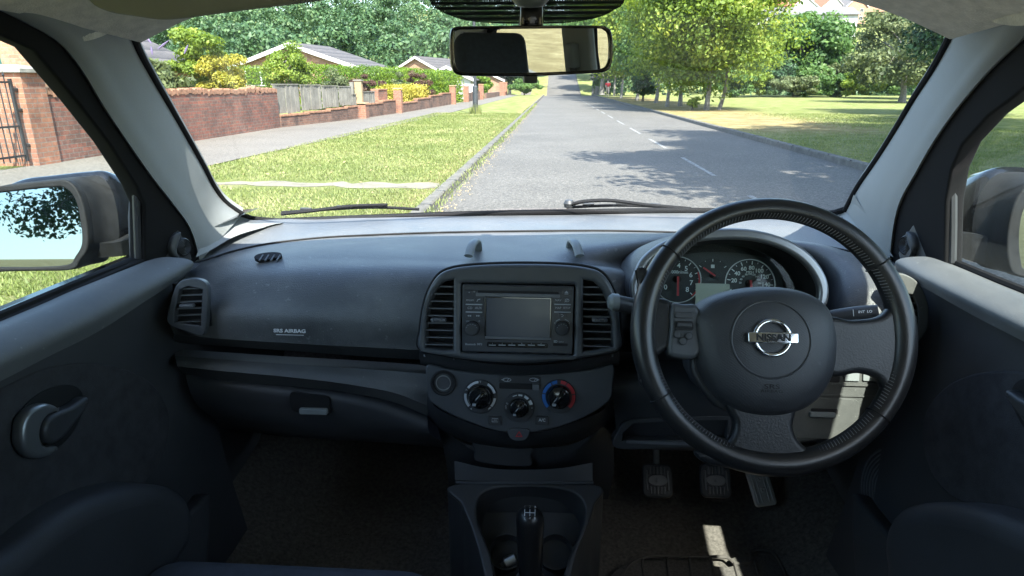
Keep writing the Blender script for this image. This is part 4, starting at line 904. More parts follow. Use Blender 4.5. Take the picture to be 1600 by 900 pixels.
hc.build('roof_corner_lining', M['headliner'], car, smooth=70); hc = MB()
hc.loft(W([[(1500, -2, .95), (1530, 22, .90), (1565, 38, .86), (1600, 40, .83), (1660, 10, .78)], [(1505, -50, .93), (1540, -20, .88), (1580, -10, .84), (1610, -20, .81), (1660, -40, .76)]]), 24, 8, True)
hc.build('roof_corner_lining', M['headliner'], car, smooth=70)
# sun visor
vp = Pan(aY(320, 5, .80), (0, -1, -.55)); vz = MB()
vz.plate(smoothpoly(vp.poly([(128, -70), (135, -20), (150, 4), (178, 17), (215, 23), (252, 28), (285, 27), (330, 21), (400, 12), (480, 2), (520, -6), (545, -30), (548, -70), (330, -80)]), 90), z0=-.008, z1=.010, bevel=.007, M=vp.M)
visor = vz.build('sun_visor', plain('visor_fabric', (.30, .29, .25), .9, bump=.4, bscale=700, var=.08), car)
# ---------------- outer shell: roof, sides, rear
sh = MB(); rr_ = []
for x in np.linspace(-.66, .66, 9): rr_.append([(x, y, roofz(x * .9, y) + .035 - .03 * (abs(x) / .66)**2) for y in (1.0, .9, .6, .2, -.4, -1.1, -1.75, -1.98)])
sh.loft(rr_, 20, 20); roof_skin = sh.build('roof_skin', M['paint'], car, smooth=70)
sideM = {}
for s in (-1, 1):
    n = np.array((-s * .45, 0, -.08)); P = Pan((s * .68, 0, 1.0), -n if False else n)   # z axis points into the cabin
    def loc(Y, Z, P=P, s=s):
        # point on the glass plane at given Y, Z
        X = s * (.68 - .08 / .45 * (Z - 1.0)); q_ = np.array((X, Y, Z)) - P.p; return (float(q_ @ P.x), float(q_ @ P.y))
    sideM[s] = (P, loc)
    e = [(.718, 1.385), (.80, 1.362), (.874, 1.297), (.938, 1.236), (1.0, 1.165), (1.022, 1.13), (1.022, 1.036)] if s < 0 else [(.72, 1.39), (.81, 1.35), (.88, 1.307), (.93, 1.281), (.985, 1.239), (1.01, 1.20), (1.022, 1.15), (1.022, 1.046)]
    front = [loc(*p) for p in e] + [loc(-.12, 1.03), loc(-.16, 1.30), loc(-.15, 1.385), loc(.0, 1.41), (loc(.4, 1.415)), loc(.6, 1.405)]
    rear = [loc(-.26, 1.04), loc(-.28, 1.38), loc(-.7, 1.385), loc(-1.05, 1.34), loc(-1.22, 1.2), loc(-1.3, 1.08)]
    LL = (LO if s < 0 else RO)[:-1]; sg = 4 if s < 0 else -4
    outer = [loc(1.19, .98)] + [P.px(u + sg, v) for u, v, _ in LL] + [loc(.66, 1.455), loc(.2, 1.50), loc(-.9, 1.48), loc(-1.7, 1.42), loc(-1.95, 1.30), loc(-2.05, .98)]
    rq = [loc(-1.42, 1.10), loc(-1.36, 1.2), loc(-1.22, 1.33), loc(-1.45, 1.33), loc(-1.62, 1.12)]
    fm = MB(); fm.plate(outer, [front, rear, rq], z0=-.016, z1=.012, bevel=.004, M=P.M); fm.build('side_frame', M['rubber'], car)
    gm = MB(); gm.plate([loc(1.03, 1.0), loc(1.03, 1.18), loc(.88, 1.33), loc(.7, 1.41), loc(-.16, 1.42), loc(-.14, 1.0)], z0=-.012, z1=-.009, M=P.M); gm.build('side_window', M['sideglass'], car)
    gm = MB(); gm.plate([loc(-.24, 1.0), loc(-.26, 1.40), loc(-.7, 1.40), loc(-1.07, 1.36), loc(-1.34, 1.05)], z0=-.012, z1=-.009, M=P.M); gm.build('rear_side_window', M['sideglass'], car)
    # centre post trim, belt reel cover
    bt = MB(); bt.plate([loc(-.10, .5), loc(-.12, 1.42), loc(-.30, 1.42), loc(-.33, .5)], z0=.012, z1=.035, bevel=.008, M=P.M); bt.build('centre_post_trim', M['pillar'], car)
    bt = MB(); bt.plate([loc(-1.24, .95), loc(-1.1, 1.34), loc(-.9, 1.44), loc(-1.8, 1.40), loc(-2.0, .95)], [[loc(-1.42, 1.10), loc(-1.36, 1.2), loc(-1.22, 1.33), loc(-1.45, 1.33), loc(-1.62, 1.12)]], z0=.012, z1=.03, bevel=.006, M=P.M); bt.build('rear_post_trim', M['pillar'], car)
    # lower body skin
    X = s * .80; bs = MB(); prof = [(s*.675, 1.035), (s*.72, 1.03), (s*.775, 1.0), (s*.82, .90), (s*.83, .70), (s*.80, .40), (s*.76, .28)]
    bs.grid([[(x, y, z) for x, z in prof] for y in np.linspace(1.5, -2.0, 12)], flip=(s < 0)); bs.build('door_skin', M['paint'], car, smooth=60)
    # closes the cabin from below and in front
    ky = MB(); ky.box((s * .69, .12, .66), (.04, 2.0, .70)).box((s*.69, -1.4, .66), (.04, 1.2, .7)); ky.box((s*.74, 1.52, .62), (.10, .7, .62)); ky.build('inner_side', M['dark'], car)
# rear wall, parcel shelf, rear seat, rear window frame
rw = MB(); rw.plate([(-.68, .55), (.68, .55), (.66, 1.1), (.56, 1.46), (-.56, 1.46), (-.66, 1.1)], [rrect(-.50, 1.06, .50, 1.40, .06)], z0=-.02, z1=.02, M=Matrix(((1, 0, 0, 0), (0, 0, -1, -1.97), (0, 1, 0, 0), (0, 0, 0, 1)))); rw.build('tailgate', M['pillar'], car)
MB().box((0, -1.98, 1.22), (1.04, .004, .40)).build('rear_window', M['sideglass'], car)
MB().box((0, -1.72, 1.0), (1.3, .5, .02)).build('parcel_shelf', M['dark'], car)
# floor, tunnel, firewall
fl = MB()
fx = np.linspace(-.68, .68, 35); fy = [-2.0, -.2, .6, .9, 1.15, 1.32, 1.45, 1.58, 1.70]
def fz(x, y):
    z = .335 + np.interp(y, [1.2, 1.35, 1.5, 1.62, 1.72], [0, .02, .10, .26, .46]); t = max(0, 1 - (abs(x) / .15)**2.2) * .15 * (1 if y < 1.3 else 1)
    w = max(0, (abs(x) - .50) / .15) * .10 * (1 if y > 1.0 else .6); return z + t + w + rng.normal(0, .0012)
fl.grid([[(x, y, fz(x, y)) for x in fx] for y in np.interp(np.linspace(0, 8, 56), range(9), fy)]); carpet = fl.build('floor_carpet', M['carpet'], car, smooth=60)
MB().box((0, 1.80, .62), (1.42, .03, .60)).box((0, 1.68, .91), (1.34, .24, .03)).build('bulkhead', M['black'], car)
# bonnet and nose, below the sight line
bn = MB(); bn.loft([[(-.76, 1.6, .86), (-.77, 2.0, .80), (-.70, 2.5, .70)], [(-.6, 1.64, .93), (-.6, 2.0, .87), (-.56, 2.55, .70)], [(0, 1.72, .94), (0, 2.1, .87), (0, 2.62, .70)], [(.6, 1.64, .93), (.6, 2.0, .87), (.56, 2.55, .70)], [(.76, 1.6, .86), (.77, 2.0, .80), (.70, 2.5, .70)]], 16, 30); bn.build('bonnet', M['paint'], car, smooth=60)
MB().rbox((0, 2.45, .50), (1.5, .4, .45), .12, 4).build('bumper', M['paint'], car)
for x in (-.70, .70):
    for y in (1.9, -1.35):
        wm = MB(); A = Matrix.Translation((x, y, .30)) @ Matrix.Rotation(R(90), 4, 'Y'); wm.lathe([(0, -.09), (.18, -.09), (.27, -.085), (.30, -.06), (.30, .06), (.27, .085), (.18, .09), (0, .09)], 32, M=A); wh = wm.build('wheel', M['rubber'], car)
        MB().lathe([(0, .094 if x > 0 else -.094), (.17, .093 if x > 0 else -.093), (.18, .08 if x > 0 else -.08)], 28, M=A).build('rim', M['metal'], wh)
# ================================================================ DASHBOARD
SE = [(303, 411, 1.17), (330, 403, 1.22), (365, 392, 1.28), (410, 382, 1.33), (480, 373, 1.37), (600, 366, 1.39), (800, 361, 1.39), (1000, 361, 1.38), (1150, 368, 1.35), (1290, 385, 1.27), (1360, 400, 1.2), (1396, 411, 1.16)]
BK = [(368, 345, 1.43), (430, 343, 1.50), (600, 340, 1.545), (860, 335, 1.585), (1100, 333, 1.56), (1250, 337, 1.50), (1335, 340, 1.42)]
dash = MB()
F2 = [(285, 432, 1.10), (330, 418, 1.12), (400, 408, 1.13), (450, 404, 1.13), (600, 403, 1.12), (720, 407, 1.10), (860, 411, 1.09), (940, 406, 1.09), (1000, 392, 1.14), (1060, 380, 1.19), (1150, 374, 1.22), (1240, 382, 1.20), (1310, 398, 1.14), (1405, 428, 1.08)]
F3 = [(268, 465, 1.03), (330, 448, 1.05), (450, 436, 1.05), (600, 436, 1.04), (720, 438, 1.03), (860, 440, 1.02), (970, 434, 1.03), (1010, 434, 1.20), (1150, 438, 1.22), (1280, 440, 1.20), (1325, 442, 1.07), (1425, 462, 1.02)]
F4 = [(262, 497, 1.0), (330, 492, 1.005), (450, 490, 1.0), (600, 492, .998), (860, 498, .995), (970, 500, 1.0), (1010, 500, 1.18), (1150, 500, 1.19), (1280, 500, 1.18), (1325, 500, 1.03), (1425, 500, 1.0)]
F5 = [(272, 522, 1.0), (330, 528, 1.0), (450, 536, .998), (560, 542, .995), (660, 547, .99), (860, 555, .985), (1000, 550, 1.0), (1150, 550, 1.0), (1430, 538, 1.0)]
F1 = [(u, v + 1.6, Y - .001) for u, v, Y in SE]
F6 = [(270, 535, 1.05), (450, 548, 1.05), (660, 562, 1.05), (1000, 563, 1.05), (1430, 548, 1.05)]
dash.loft(W([F1, F2, F3, F4, F5]), 110, 60); dash.loft(W([F5, F6]), 60, 2, False)
dashboard = dash.build('dashboard', M['dash_ribbed'], car, smooth=40)
tp = MB(); tp.loft(W([BK, [((a[0]+b[0])/2, (a[1]+b[1])/2 - .0, (a[2]+b[2])/2) for a, b in zip([(336, 376, 1.32), (420, 363, 1.42), (600, 353, 1.47), (860, 348, 1.49), (1100, 348, 1.47), (1260, 358, 1.40), (1365, 378, 1.29)], [(336, 376, 1.32), (420, 363, 1.42), (600, 353, 1.47), (860, 348, 1.49), (1100, 348, 1.47), (1260, 358, 1.40), (1365, 378, 1.29)])], SE]), 90, 16); tp.loft(W([SE, [(u, v + 3, Y + .008) for u, v, Y in SE]]), 90, 2, False); tp.build('top_pad', M['top'], dashboard, smooth=50)
sm = MB(); sm.tube(cr([p + np.array((0, -.001, .0004)) for p in W([SE])[0]], 90), .0017, 6); sm.build('pad_seam', M['black'], dashboard)
# top of windscreen demister slot and round dash vents
vt = Pan(aY(418, 402, 1.13), (0.05, -.45, 1.0)); ov = MB(); ov.plate(smoothpoly(vt.poly([(398, 405), (402, 400), (415, 397), (430, 396), (440, 398), (438, 403), (425, 407), (408, 409)]), 40), z0=-.004, z1=.004, bevel=.001, M=vt.M); dv = ov.build('demister_vent', M['black'], dashboard)
sl_ = MB()
for k in range(4):
    u0 = 405 + k*9; a = vt.px(u0, 407, .005); b = vt.px(u0 + 6, 398, .005); L_ = [(a[0]-.0012, a[1]), (a[0]+.0012, a[1]), (b[0]+.0012, b[1]), (b[0]-.0012, b[1])]; sl_.plate(L_, z0=.003, z1=.0055, M=vt.M)
sl_.build('vent_slats', M['slat'], dashboard)
# two hinge tabs of the storage lid
for u in (741, 897):
    s = 1 if u < 800 else -1; h_ = MB(); yy = 1.10 if u < 800 else 1.075; p0 = aY(u - 9*s, 400, yy); p1 = aY(u - 4*s, 384, yy + .02); p2 = aY(u + 4*s, 378, yy + .06); p3 = aY(u + 6*s, 394, yy + .08)
    h_.tube(cr([p0, p1, p2, p3], 14), .0085, 10, ry=.005); h_.build('lid_hinge', M['grey'], dashboard)
# airbag lettering on the fascia
ab = Pan(aY(453, 517, .992), (0, -1, .12)); lt = MB(); lt.text('SRS AIRBAG', ab.M, .0085, sx=1.25, z=.0015, off=.0002); lt.plate([(-.024, -.0072), (.024, -.0072), (.024, -.0064), (-.024, -.0064)], z0=.001, z1=.0016, M=ab.M); lt.build('lettering', M['white'], dashboard)
# lower fascia and glovebox
LF = MB()
L0 = [(272, 545, 1.06), (450, 557, 1.06), (560, 563, 1.06), (668, 571, 1.05)]
L1 = [(273, 556, 1.015), (450, 569, 1.012), (560, 576, 1.01), (668, 584, 1.005)]
L2 = [(277, 572, .992), (330, 578, .992), (450, 589, .990), (560, 603, .987), (620, 615, .985), (668, 634, .985)]
L3 = [(285, 582, 1.02), (330, 592, 1.02), (450, 603, 1.015), (560, 616, 1.01), (620, 630, 1.0), (668, 650, 1.0)]
LF.loft(W([L0, L1]), 40, 2, False); LF.loft(W([L1, [(275, 564, 1.0), (450, 579, 1.0), (560, 590, .996), (668, 608, .99)], L2]), 50, 14); LF.loft(W([L2, L3]), 50, 2, False); LF.build('lower_fascia', M['dash'], dashboard, smooth=30)
GB = MB(); GB.loft(W([[(290, 578, 1.035), (450, 594, 1.035), (560, 608, 1.035), (668, 640, 1.035)], [(292, 594, 1.012), (450, 612, 1.012), (560, 626, 1.012), (668, 652, 1.01)], [(300, 620, 1.01), (450, 640, 1.01), (560, 650, 1.01), (668, 665, 1.0)], [(335, 655, 1.04), (450, 676, 1.04), (560, 684, 1.04), (690, 690, 1.04)], [(345, 668, 1.10), (450, 682, 1.12), (560, 688, 1.12), (700, 700, 1.12)]]), 40, 24)
GB.loft(W([[(345, 668, 1.10), (450, 682, 1.12), (560, 688, 1.12), (700, 700, 1.12)], [(345, 600, 1.7), (450, 600, 1.7), (560, 600, 1.7), (700, 600, 1.7)]]), 20, 2, False)
GB.build('glovebox_lid', M['dark'], dashboard, smooth=40)
gh = Pan(aY(486, 632, 1.004), (0, -1, .1)); q_ = MB(); q_.plate(smoothpoly(gh.poly([(455, 613), (480, 616), (512, 620), (515, 634), (514, 648), (485, 646), (458, 640)]), 30), z0=-.004, z1=.002, M=gh.M); q_.build('handle_recess', M['black'], dashboard)
q_ = MB(); q_.plate(rrect(*gh.px(470, 645), *gh.px(513, 637), .003), z0=0, z1=.009, bevel=.002, M=gh.M); q_.build('glovebox_handle', M['grey'], dashboard)
# ---------------- vents
def vent(outline, pan, n, parentname, slat_rot=0, tab=None, y_off=0, frame=None, deep=.03, frm='pod', proud=.006):
    """real recess: frame with a hole, dark box behind, slats across"""
    F_ = pan.poly(frame); O_ = pan.poly(outline)
    f = MB(); f.plate(smoothpoly(F_, 60) if frame else O_, [O_], z0=-.012, z1=proud, bevel=.002, M=pan.M); v_ = f.build('air_vent', M[frm], dashboard)
    b = MB(); xs_ = [p[0] for p in O_]; ys_ = [p[1] for p in O_]; x0, x1, y0, y1 = min(xs_), max(xs_), min(ys_), max(ys_)
    b.plate([(x0-.004, y0-.004), (x1+.004, y0-.004), (x1+.004, y1+.004), (x0-.004, y1+.004)], z0=-.016, z1=-.0115, M=pan.M); b.build('vent_cavity', M['black'], dashboard)
    s_ = MB()
    poly_ = np.array(O_ + [O_[0]])
    for k in range(n):
        y = y0 + (y1 - y0) * (k + .62) / n; X_ = []
        for (ax, ay), (bx, by) in zip(poly_[:-1], poly_[1:]):
            if (ay - y) * (by - y) < 0: X_.append(ax + (bx-ax) * (y-ay) / (by-ay))
        if len(X_) < 2: continue
        xa, xb = min(X_), max(X_); s_.box(((xa+xb)/2, y, -.005), (xb - xa - .001, .0018, .012), 0, pan.M @ Matrix.Translation((0, 0, 0)))
    s_.build('vent_slats', M['slat'], dashboard)
    if tab:
        t_ = MB(); x, y = pan.px(*tab); t_.rbox((x, y, .004), (.023, .0065, .012), .002, 2, M=pan.M); t_.build('vent_tab', M['slat'], dashboard)
# centre pod
cp = Pan(aY(811, 497, .945), (0, -.975, .22))
pod_out = smoothpoly(cp.poly([(655, 545), (656, 515), (661, 480), (670, 452), (685, 430), (705, 420), (740, 415), (800, 412.5), (870, 413.5), (915, 418), (940, 427), (957, 450), (966, 480), (969, 515), (969, 545), (930, 556), (870, 564), (811, 567), (750, 564), (695, 556)]), 120)
vL = [(664, 543), (665, 505), (669, 478), (679, 455), (692, 441), (709, 437), (708, 546), (690, 547)]
vR = [(911, 437), (927, 440), (941, 453), (951, 478), (956, 505), (957, 541), (930, 547), (911, 549)]
rad_hole = rrect(*cp.px(720, 551), *cp.px(899, 445), .004)
pd = MB(); pd.plate(pod_out, [cp.poly(vL), cp.poly(vR), rad_hole], z0=-.075, z1=.004, bevel=.006, M=cp.M); pod = pd.build('centre_pod', M['pod'], dashboard)
e_ = MB(); e_.tube([cp.world(x*1.012, y*1.02, -.0085) for x, y in pod_out], .0022, 6, closed=True); e_.build('pod_seam', M['black'], dashboard)
for O_, tb in ((vL, (685, 500)), (vR, (937, 500))):
    b = MB(); P_ = cp.poly(O_); b.plate(P_, z0=-.03, z1=-.028, M=cp.M); b.build('vent_cavity', M['black'], dashboard)
    ys_ = [p[1] for p in P_]; y0, y1 = min(ys_), max(ys_); poly_ = np.array(P_ + [P_[0]]); s_ = MB()
    for k in range(9):
        y = y1 - (y1 - y0) * (k + 1.0) / 9.7; X_ = []
        for (ax, ay), (bx, by) in zip(poly_[:-1], poly_[1:]):
            if (ay - y) * (by - y) < 0: X_.append(ax + (bx-ax) * (y-ay) / (by-ay))
        if len(X_) >= 2: s_.box(((min(X_)+max(X_))/2, y, -.009), (max(X_)-min(X_)-.0004, .0016, .014), 0, cp.M)
    s_.build('vent_slats', M['slat'], dashboard)
    t_ = MB(); x, y = cp.px(*tb); t_.rbox((x, y, -.002), (.024, .0065, .012), .0022, 2, M=cp.M)
    for q2 in range(5): t_.rbox((x - .008 + q2*.004, y, .0045), (.0016, .005, .002), .0005, 1, M=cp.M)
    t_.build('vent_tab', M['slat'], dashboard)
# left outer vent
vp2 = Pan(aY(296, 478, .985), (.18, -.96, .18))
vent([(274, 503), (276, 480), (283, 452), (296, 447), (318, 452), (315, 508)], vp2, 6, 'x', tab=(294, 477), frame=[(265, 505), (266, 480), (275, 450), (287, 437), (308, 435), (323, 442), (327, 460), (325, 490), (320, 522), (295, 518)], frm='pod')
# right outer vent, in the sunlit copy of the dash plastic
vp3 = Pan(aY(1424, 488, .985), (-.30, -.94, .16))
vent([(1415, 458), (1426, 460), (1433, 480), (1434, 500), (1432, 514), (1424, 512)], vp3, 5, 'x', frame=[(1396, 430), (1412, 428), (1432, 440), (1446, 465), (1450, 490), (1447, 515), (1432, 534), (1420, 535), (1412, 500), (1404, 460)], frm='greypanel')
# black shelf strip under the pod with tiny vent marks
bs_ = MB(); bs_.loft(W([[(655, 549, .962), (730, 564, .95), (811, 571, .946), (900, 564, .95), (969, 549, .962)], [(656, 562, .975), (730, 576, .962), (811, 582, .958), (900, 576, .962), (968, 564, .975)], [(657, 570, 1.0), (730, 583, .99), (811, 588, .985), (900, 583, .99), (967, 571, 1.0)]]), 40, 8); bs_.build('pod_shelf', M['dark'], dashboard)
mk = Pan(aY(811, 575, .954), (0, -1, .0)); mm_ = MB()
for u, v, t_ in ((663, 556, 'II'), (709, 561, 'II'), (908, 562, 'II'), (957, 556, 'II')): mm_.text(t_, mk.at(u, v, .002), .006)
mm_.build('lettering', M['dimlegend'], dashboard)
# ================================================================ RADIO
radio = empty('radio', parent=car)
rp = cp
rb = MB(); rb.plate(rrect(*rp.px(722, 549), *rp.px(897, 447), .003), z0=-.03, z1=.0015, bevel=.0015, M=rp.M); rb.build('fascia', M['radio'], radio)
def PB(mb, u0, v0, u1, v1, z0, z1, r_=.001, bev=0, pan=rp): mb.plate(rrect(*pan.px(u0, v1), *pan.px(u1, v0), r_), z0=z0, z1=z1, bevel=bev, M=pan.M); return mb
PB(MB(), 724, 449, 895, 453, .0012, .003, .0008, .0006).build('top_rib', M['dark'], radio)
PB(MB(), 747, 455, 873, 461, .0008, .0018).build('disc_slot', M['black'], radio)
PB(PB(MB(), 744, 460, 875, 462.5, .0012, .004, .0005, .0005), 744, 457, 747, 462, .0012, .003, .0004).build('slot_lip', M['slat'], radio)
PB(MB(), 757, 465, 862, 530, .0012, .0028, .002, .0008).build('screen_bezel', M['gloss'], radio)
PB(MB(), 760, 467, 860, 527, .0022, .0034, .0012).build('screen', M['screen'], radio)
PB(MB(), 758, 527.4, 861, 528.6, .0022, .0045, .0003).build('bezel_edge', M['slat'], radio)
lg = MB()
def btn(u0, v0, u1, v1, t=None, sz=.0052):
    PB(MB(), u0, v0, u1, v1, .0012, .0032, .0008, .0006).build('button', M['radio'], radio)
    if t: lg.text(t, rp.at((u0+u1)/2, (v0+v1)/2, .0034), sz)
btn(728, 454, 738, 460, '•', .006); btn(738.6, 454, 743, 460, '*', .006); btn(879, 454, 892, 460)
lg.plate([tuple(np.array(rp.px(885, 457)) + np.array(p)) for p in [(-.003, -.0005), (.003, -.0005), (0, .003)]], z0=.0034, z1=.0038, M=rp.M); PB(lg, 882, 458.6, 888, 459.6, .0034, .0038, .0001)
btn(728, 465, 741, 473.5, 'FM/AM', .0042); btn(741.6, 465, 754, 473.5); btn(728, 477, 740.5, 485.5, 'CD', .0055); btn(741.2, 477, 754, 485.5, 'AUX', .0052)
btn(866, 465, 878.5, 473.5, 'NAV', .0048); btn(879, 465, 892, 473.5); btn(866, 477, 878.5, 485.5, 'MAP', .005); btn(879, 477, 892, 485.5, 'SETUP', .004)
btn(728, 489, 740.5, 497); btn(741.2, 489, 754, 497); btn(872, 489, 885, 496)
for u, s in ((734, -1), (747, 1)):
    x, y = rp.px(u, 493)
    for k in (0, 1): lg.plate([(x + s*(.0035 - k*.003), y), (x + s*(.0005 - k*.003), y + .0015), (x + s*(.0005 - k*.003), y - .0015)][::s], z0=.0034, z1=.0038, M=rp.M)
# handset, leaf and return glyphs as small strokes
x, y = rp.px(748, 469); lg.tube([rp.world(x-.0025, y-.002, .0036), rp.world(x-.001, y+.0012, .0036), rp.world(x+.0028, y+.0022, .0036)], .0007, 5)
x, y = rp.px(886, 469); lg.tube([rp.world(x + .003*math.cos(a), y + .0022*math.sin(a), .0036) for a in np.linspace(0, 6.28, 14)], .0004, 5); lg.tube([rp.world(x-.004, y-.003, .0036), rp.world(x+.002, y+.002, .0036)], .0004, 5)
x, y = rp.px(878, 492.5); lg.tube([rp.world(x-.002, y+.0016, .0036), rp.world(x+.001, y+.0016, .0036), rp.world(x+.0022, y, .0036), rp.world(x+.001, y-.0018, .0036), rp.world(x-.001, y-.0018, .0036)], .0004, 5)
for u0, v0 in ((728, 475.4), (728, 487.3), (866, 475.4), (866, 487.3)): PB(lg, u0, v0 - .5, u0 + 26, v0 + .5, .0014, .0042, .0002)
for u in (738.5, 878.5):
    A = rp.at(u, 512.5, 0); k_ = MB(); k_.lathe([(.0118, .001), (.0118, .004), (.0108, .0045)], 32, 0, A); k_.build('knob_ring', M['black'], radio)
    k_ = MB(); pr = [(.0103 + (.0003 if i % 2 else 0), 0) for i in range(2)]; k_.lathe([(.0102, .002), (.0102, .013), (.0095, .0145), (.0085, .0148), (0, .0142)], 40, 0, A)
    for a in np.linspace(0, 6.283, 28, endpoint=False): k_.box((.0102*math.cos(a), .0102*math.sin(a), .0078), (.0008, .0008, .010), 0, A)
    k_.build('knob', M['dark'], radio)
    for a in np.linspace(R(20), R(160), 6): lg.box((.0085*math.cos(a), .0085*math.sin(a), .0150), (.0014, .0005, .0005), 0, A @ Matrix.Rotation(0, 4, 'Z'))
lg.text('VOL', rp.at(731, 502, .0016), .0032); lg.text('O', rp.at(749, 502, .0016), .0035)
for u, v, r0 in ((867, 505, 0), (890, 505, 0)): lg.text('P', rp.at(u, v, .0016), .0035)
lg.tube([rp.world(*(np.array(rp.px(878.5, 512.5)) + .0145 * np.array((math.cos(a), math.sin(a)))), .0018) for a in np.linspace(R(105), R(135), 5)], .0005, 5); lg.tube([rp.world(*(np.array(rp.px(878.5, 512.5)) + .0145 * np.array((math.cos(a), math.sin(a)))), .0018) for a in np.linspace(R(45), R(75), 5)], .0005, 5)
lg.text('Bluetooth', rp.at(735, 538, .0018), .0042, off=.0001); lg.text('MP3', rp.at(749.5, 538, .0018), .0046, off=.0001); lg.text('SD', rp.at(868, 533.7, .0018), .005, off=.0001); lg.text('CARD', rp.at(877, 534.3, .0018), .003)
PB(MB(), 761, 536, 856, 541.5, .0012, .0028, .0022, .0006).build('preset_bar', M['gloss'], radio)
for k in range(6): PB(lg, 764 + k*15.2, 538.3, 775 + k*15.2, 539.2, .0026, .0030, .0002); lg.text(str(k+1), rp.at(769.5 + k*15.2, 536.9, .0029), .0030)
PB(MB(), 864, 536.5, 887, 540, .0012, .0022, .001).build('card_slot', M['black'], radio)
lg.build('lettering', M['dimlegend'], radio)
# ================================================================ CLIMATE PANEL
clim = empty('climate_panel', parent=car)
kp = Pan(aY(811, 620, .962), (0, -.97, .24))
sho = cp_out = [(667, 571), (700, 577), (750, 583), (811, 585.5), (870, 583), (925, 577), (958, 570), (958, 600), (955, 622), (935, 640), (900, 658), (860, 671), (815, 677), (770, 672), (725, 657), (690, 640), (670, 624), (667, 600)]
pf = MB(); pf.plate(smoothpoly(kp.poly(sho), 110), z0=-.05, z1=.0, bevel=.003, M=kp.M); pf.build('panel', M['pod'], clim)
lw = MB(); lw.loft([[kp.world(*kp.px(u, v), -.002) for u, v in ((667, 612), (675, 630), (725, 658), (770, 673), (815, 678), (860, 672), (900, 659), (948, 635), (958, 612))], W([[(667, 632, .985), (678, 647, .98), (725, 675, .975), (770, 688, .972), (815, 692, .970), (860, 686, .972), (900, 674, .975), (945, 652, .98), (958, 632, .985)]])[0], W([[(667, 650, 1.03), (678, 662, 1.03), (725, 688, 1.03), (770, 698, 1.03), (815, 702, 1.03), (860, 698, 1.03), (900, 688, 1.03), (945, 665, 1.03), (958, 650, 1.03)]])[0]], 40, 14)
lw.build('lower_lip', M['dark'], clim, smooth=60)
def lg_new(): return MB()
cl_ = MB(); red = MB(); blu = MB(); drk = MB()
def dial(u, v, ro, ri, arcs, ang):
    A = kp.at(u, v, 0); d_ = MB(); d_.lathe([(ro, -.002), (ro, .0025), (ro*.97, .0035), (ri*1.12, .0035), (ri*1.1, .001)], 48, 0, A); d_.build('dial_bezel', M['dark'], clim)
    k_ = MB(); k_.lathe([(ri, .0), (ri, .013), (ri*.94, .0155), (ri*.8, .0162), (0, .0165)], 40, 0, A)
    k_.rbox((0, 0, .018), (ri*1.5, ri*.42, .012), .002, 2, 0, A @ Matrix.Rotation(R(ang), 4, 'Z')); k_.build('dial_knob', M['gloss'], clim)
    t_ = MB(); t_.box((ri*.62*math.cos(R(ang+180)), ri*.62*math.sin(R(ang+180)), .0245), (ri*.3, ri*.22, .0008), 0, A); t_.build('pointer', M['dimlegend'], clim)
    for a0, a1, mb_, w_ in arcs:
        rm = (ro + ri*1.1) / 2; mb_.plate(circ(0, 0, rm + w_, 14, a0, a1) + circ(0, 0, rm - w_, 14, a0, a1)[::-1], z0=.0032, z1=.0040, M=A)
dial(750.5, 619, .0285, .0190, [(15, 60, cl_, .002), (78 if 0 else 72, 108 if 0 else 72.5, cl_, .0001), (97, 145, cl_, .002), (170, 222, cl_, .002), (-40, 10-15, cl_, .002)], 50)
dial(873, 619, .0285, .0190, [(97, 118, blu, .0028), (122, 168, blu, .0028), (172, 225, blu, .0028), (62, 83, red, .0028), (12, 58, red, .0028), (-45, 8, red, .0028)], 50)
dial(811, 636, .0255, .0150, [(100, 120, cl_, .0006), (75, 93, cl_, .0013), (45, 65, cl_, .0020), (15, 35, cl_, .0027)], 50)
A = kp.at(750.5, 619, 0)
for a, t_ in ((90, 'Y'), (155, 'Y'), (20, 'Y'), (235, 'Y'), (-50, 'W')): cl_.text(t_, A, .0055, x=.0248*math.cos(R(a)), y=.0248*math.sin(R(a)), z=.0036, rot=R(a-90))
A = kp.at(811, 636, 0); cl_.text('0', A, .0055, x=-.0195, y=.006, z=.0036, rot=R(60)); cl_.text('OFF', A, .004, x=-.0215, y=0, z=.0036, rot=R(90)); cl_.text('4', A, .004, x=.0215, y=.0, z=.0036, rot=R(-80))
sb = MB(); sb.plate(rrect(*kp.px(779, 598), *kp.px(844, 588), .004), z0=-.001, z1=.0018, bevel=.0008, M=kp.M); sb.build('slider_legend', M['dark'], clim)
sb = MB(); sb.plate(rrect(*kp.px(780, 607), *kp.px(844, 599.5), .002), z0=-.001, z1=.0008, M=kp.M); sb.build('slider_slot', M['black'], clim)
sb = MB(); sb.plate(rrect(*kp.px(832, 608), *kp.px(843, 599), .0015), z0=.0, z1=.008, bevel=.001, M=kp.M); sb.build('slider_tab', M['slat'], clim)
for u, s in ((792, 1), (834, -1)):
    x, y = kp.px(u, 593); 
    cl_.tube([kp.world(x + .007*math.cos(a), y + .0028*math.sin(a), .0020) for a in np.linspace(0, 6.28, 14)], .0004, 5); cl_.tube([kp.world(x - .009*s, y, .0020), kp.world(x - .004*s, y, .0020)], .0005, 5); cl_.tube([kp.world(x+.001, y-.002, .002), kp.world(x+.003, y+.002, .002)], .0004, 5)
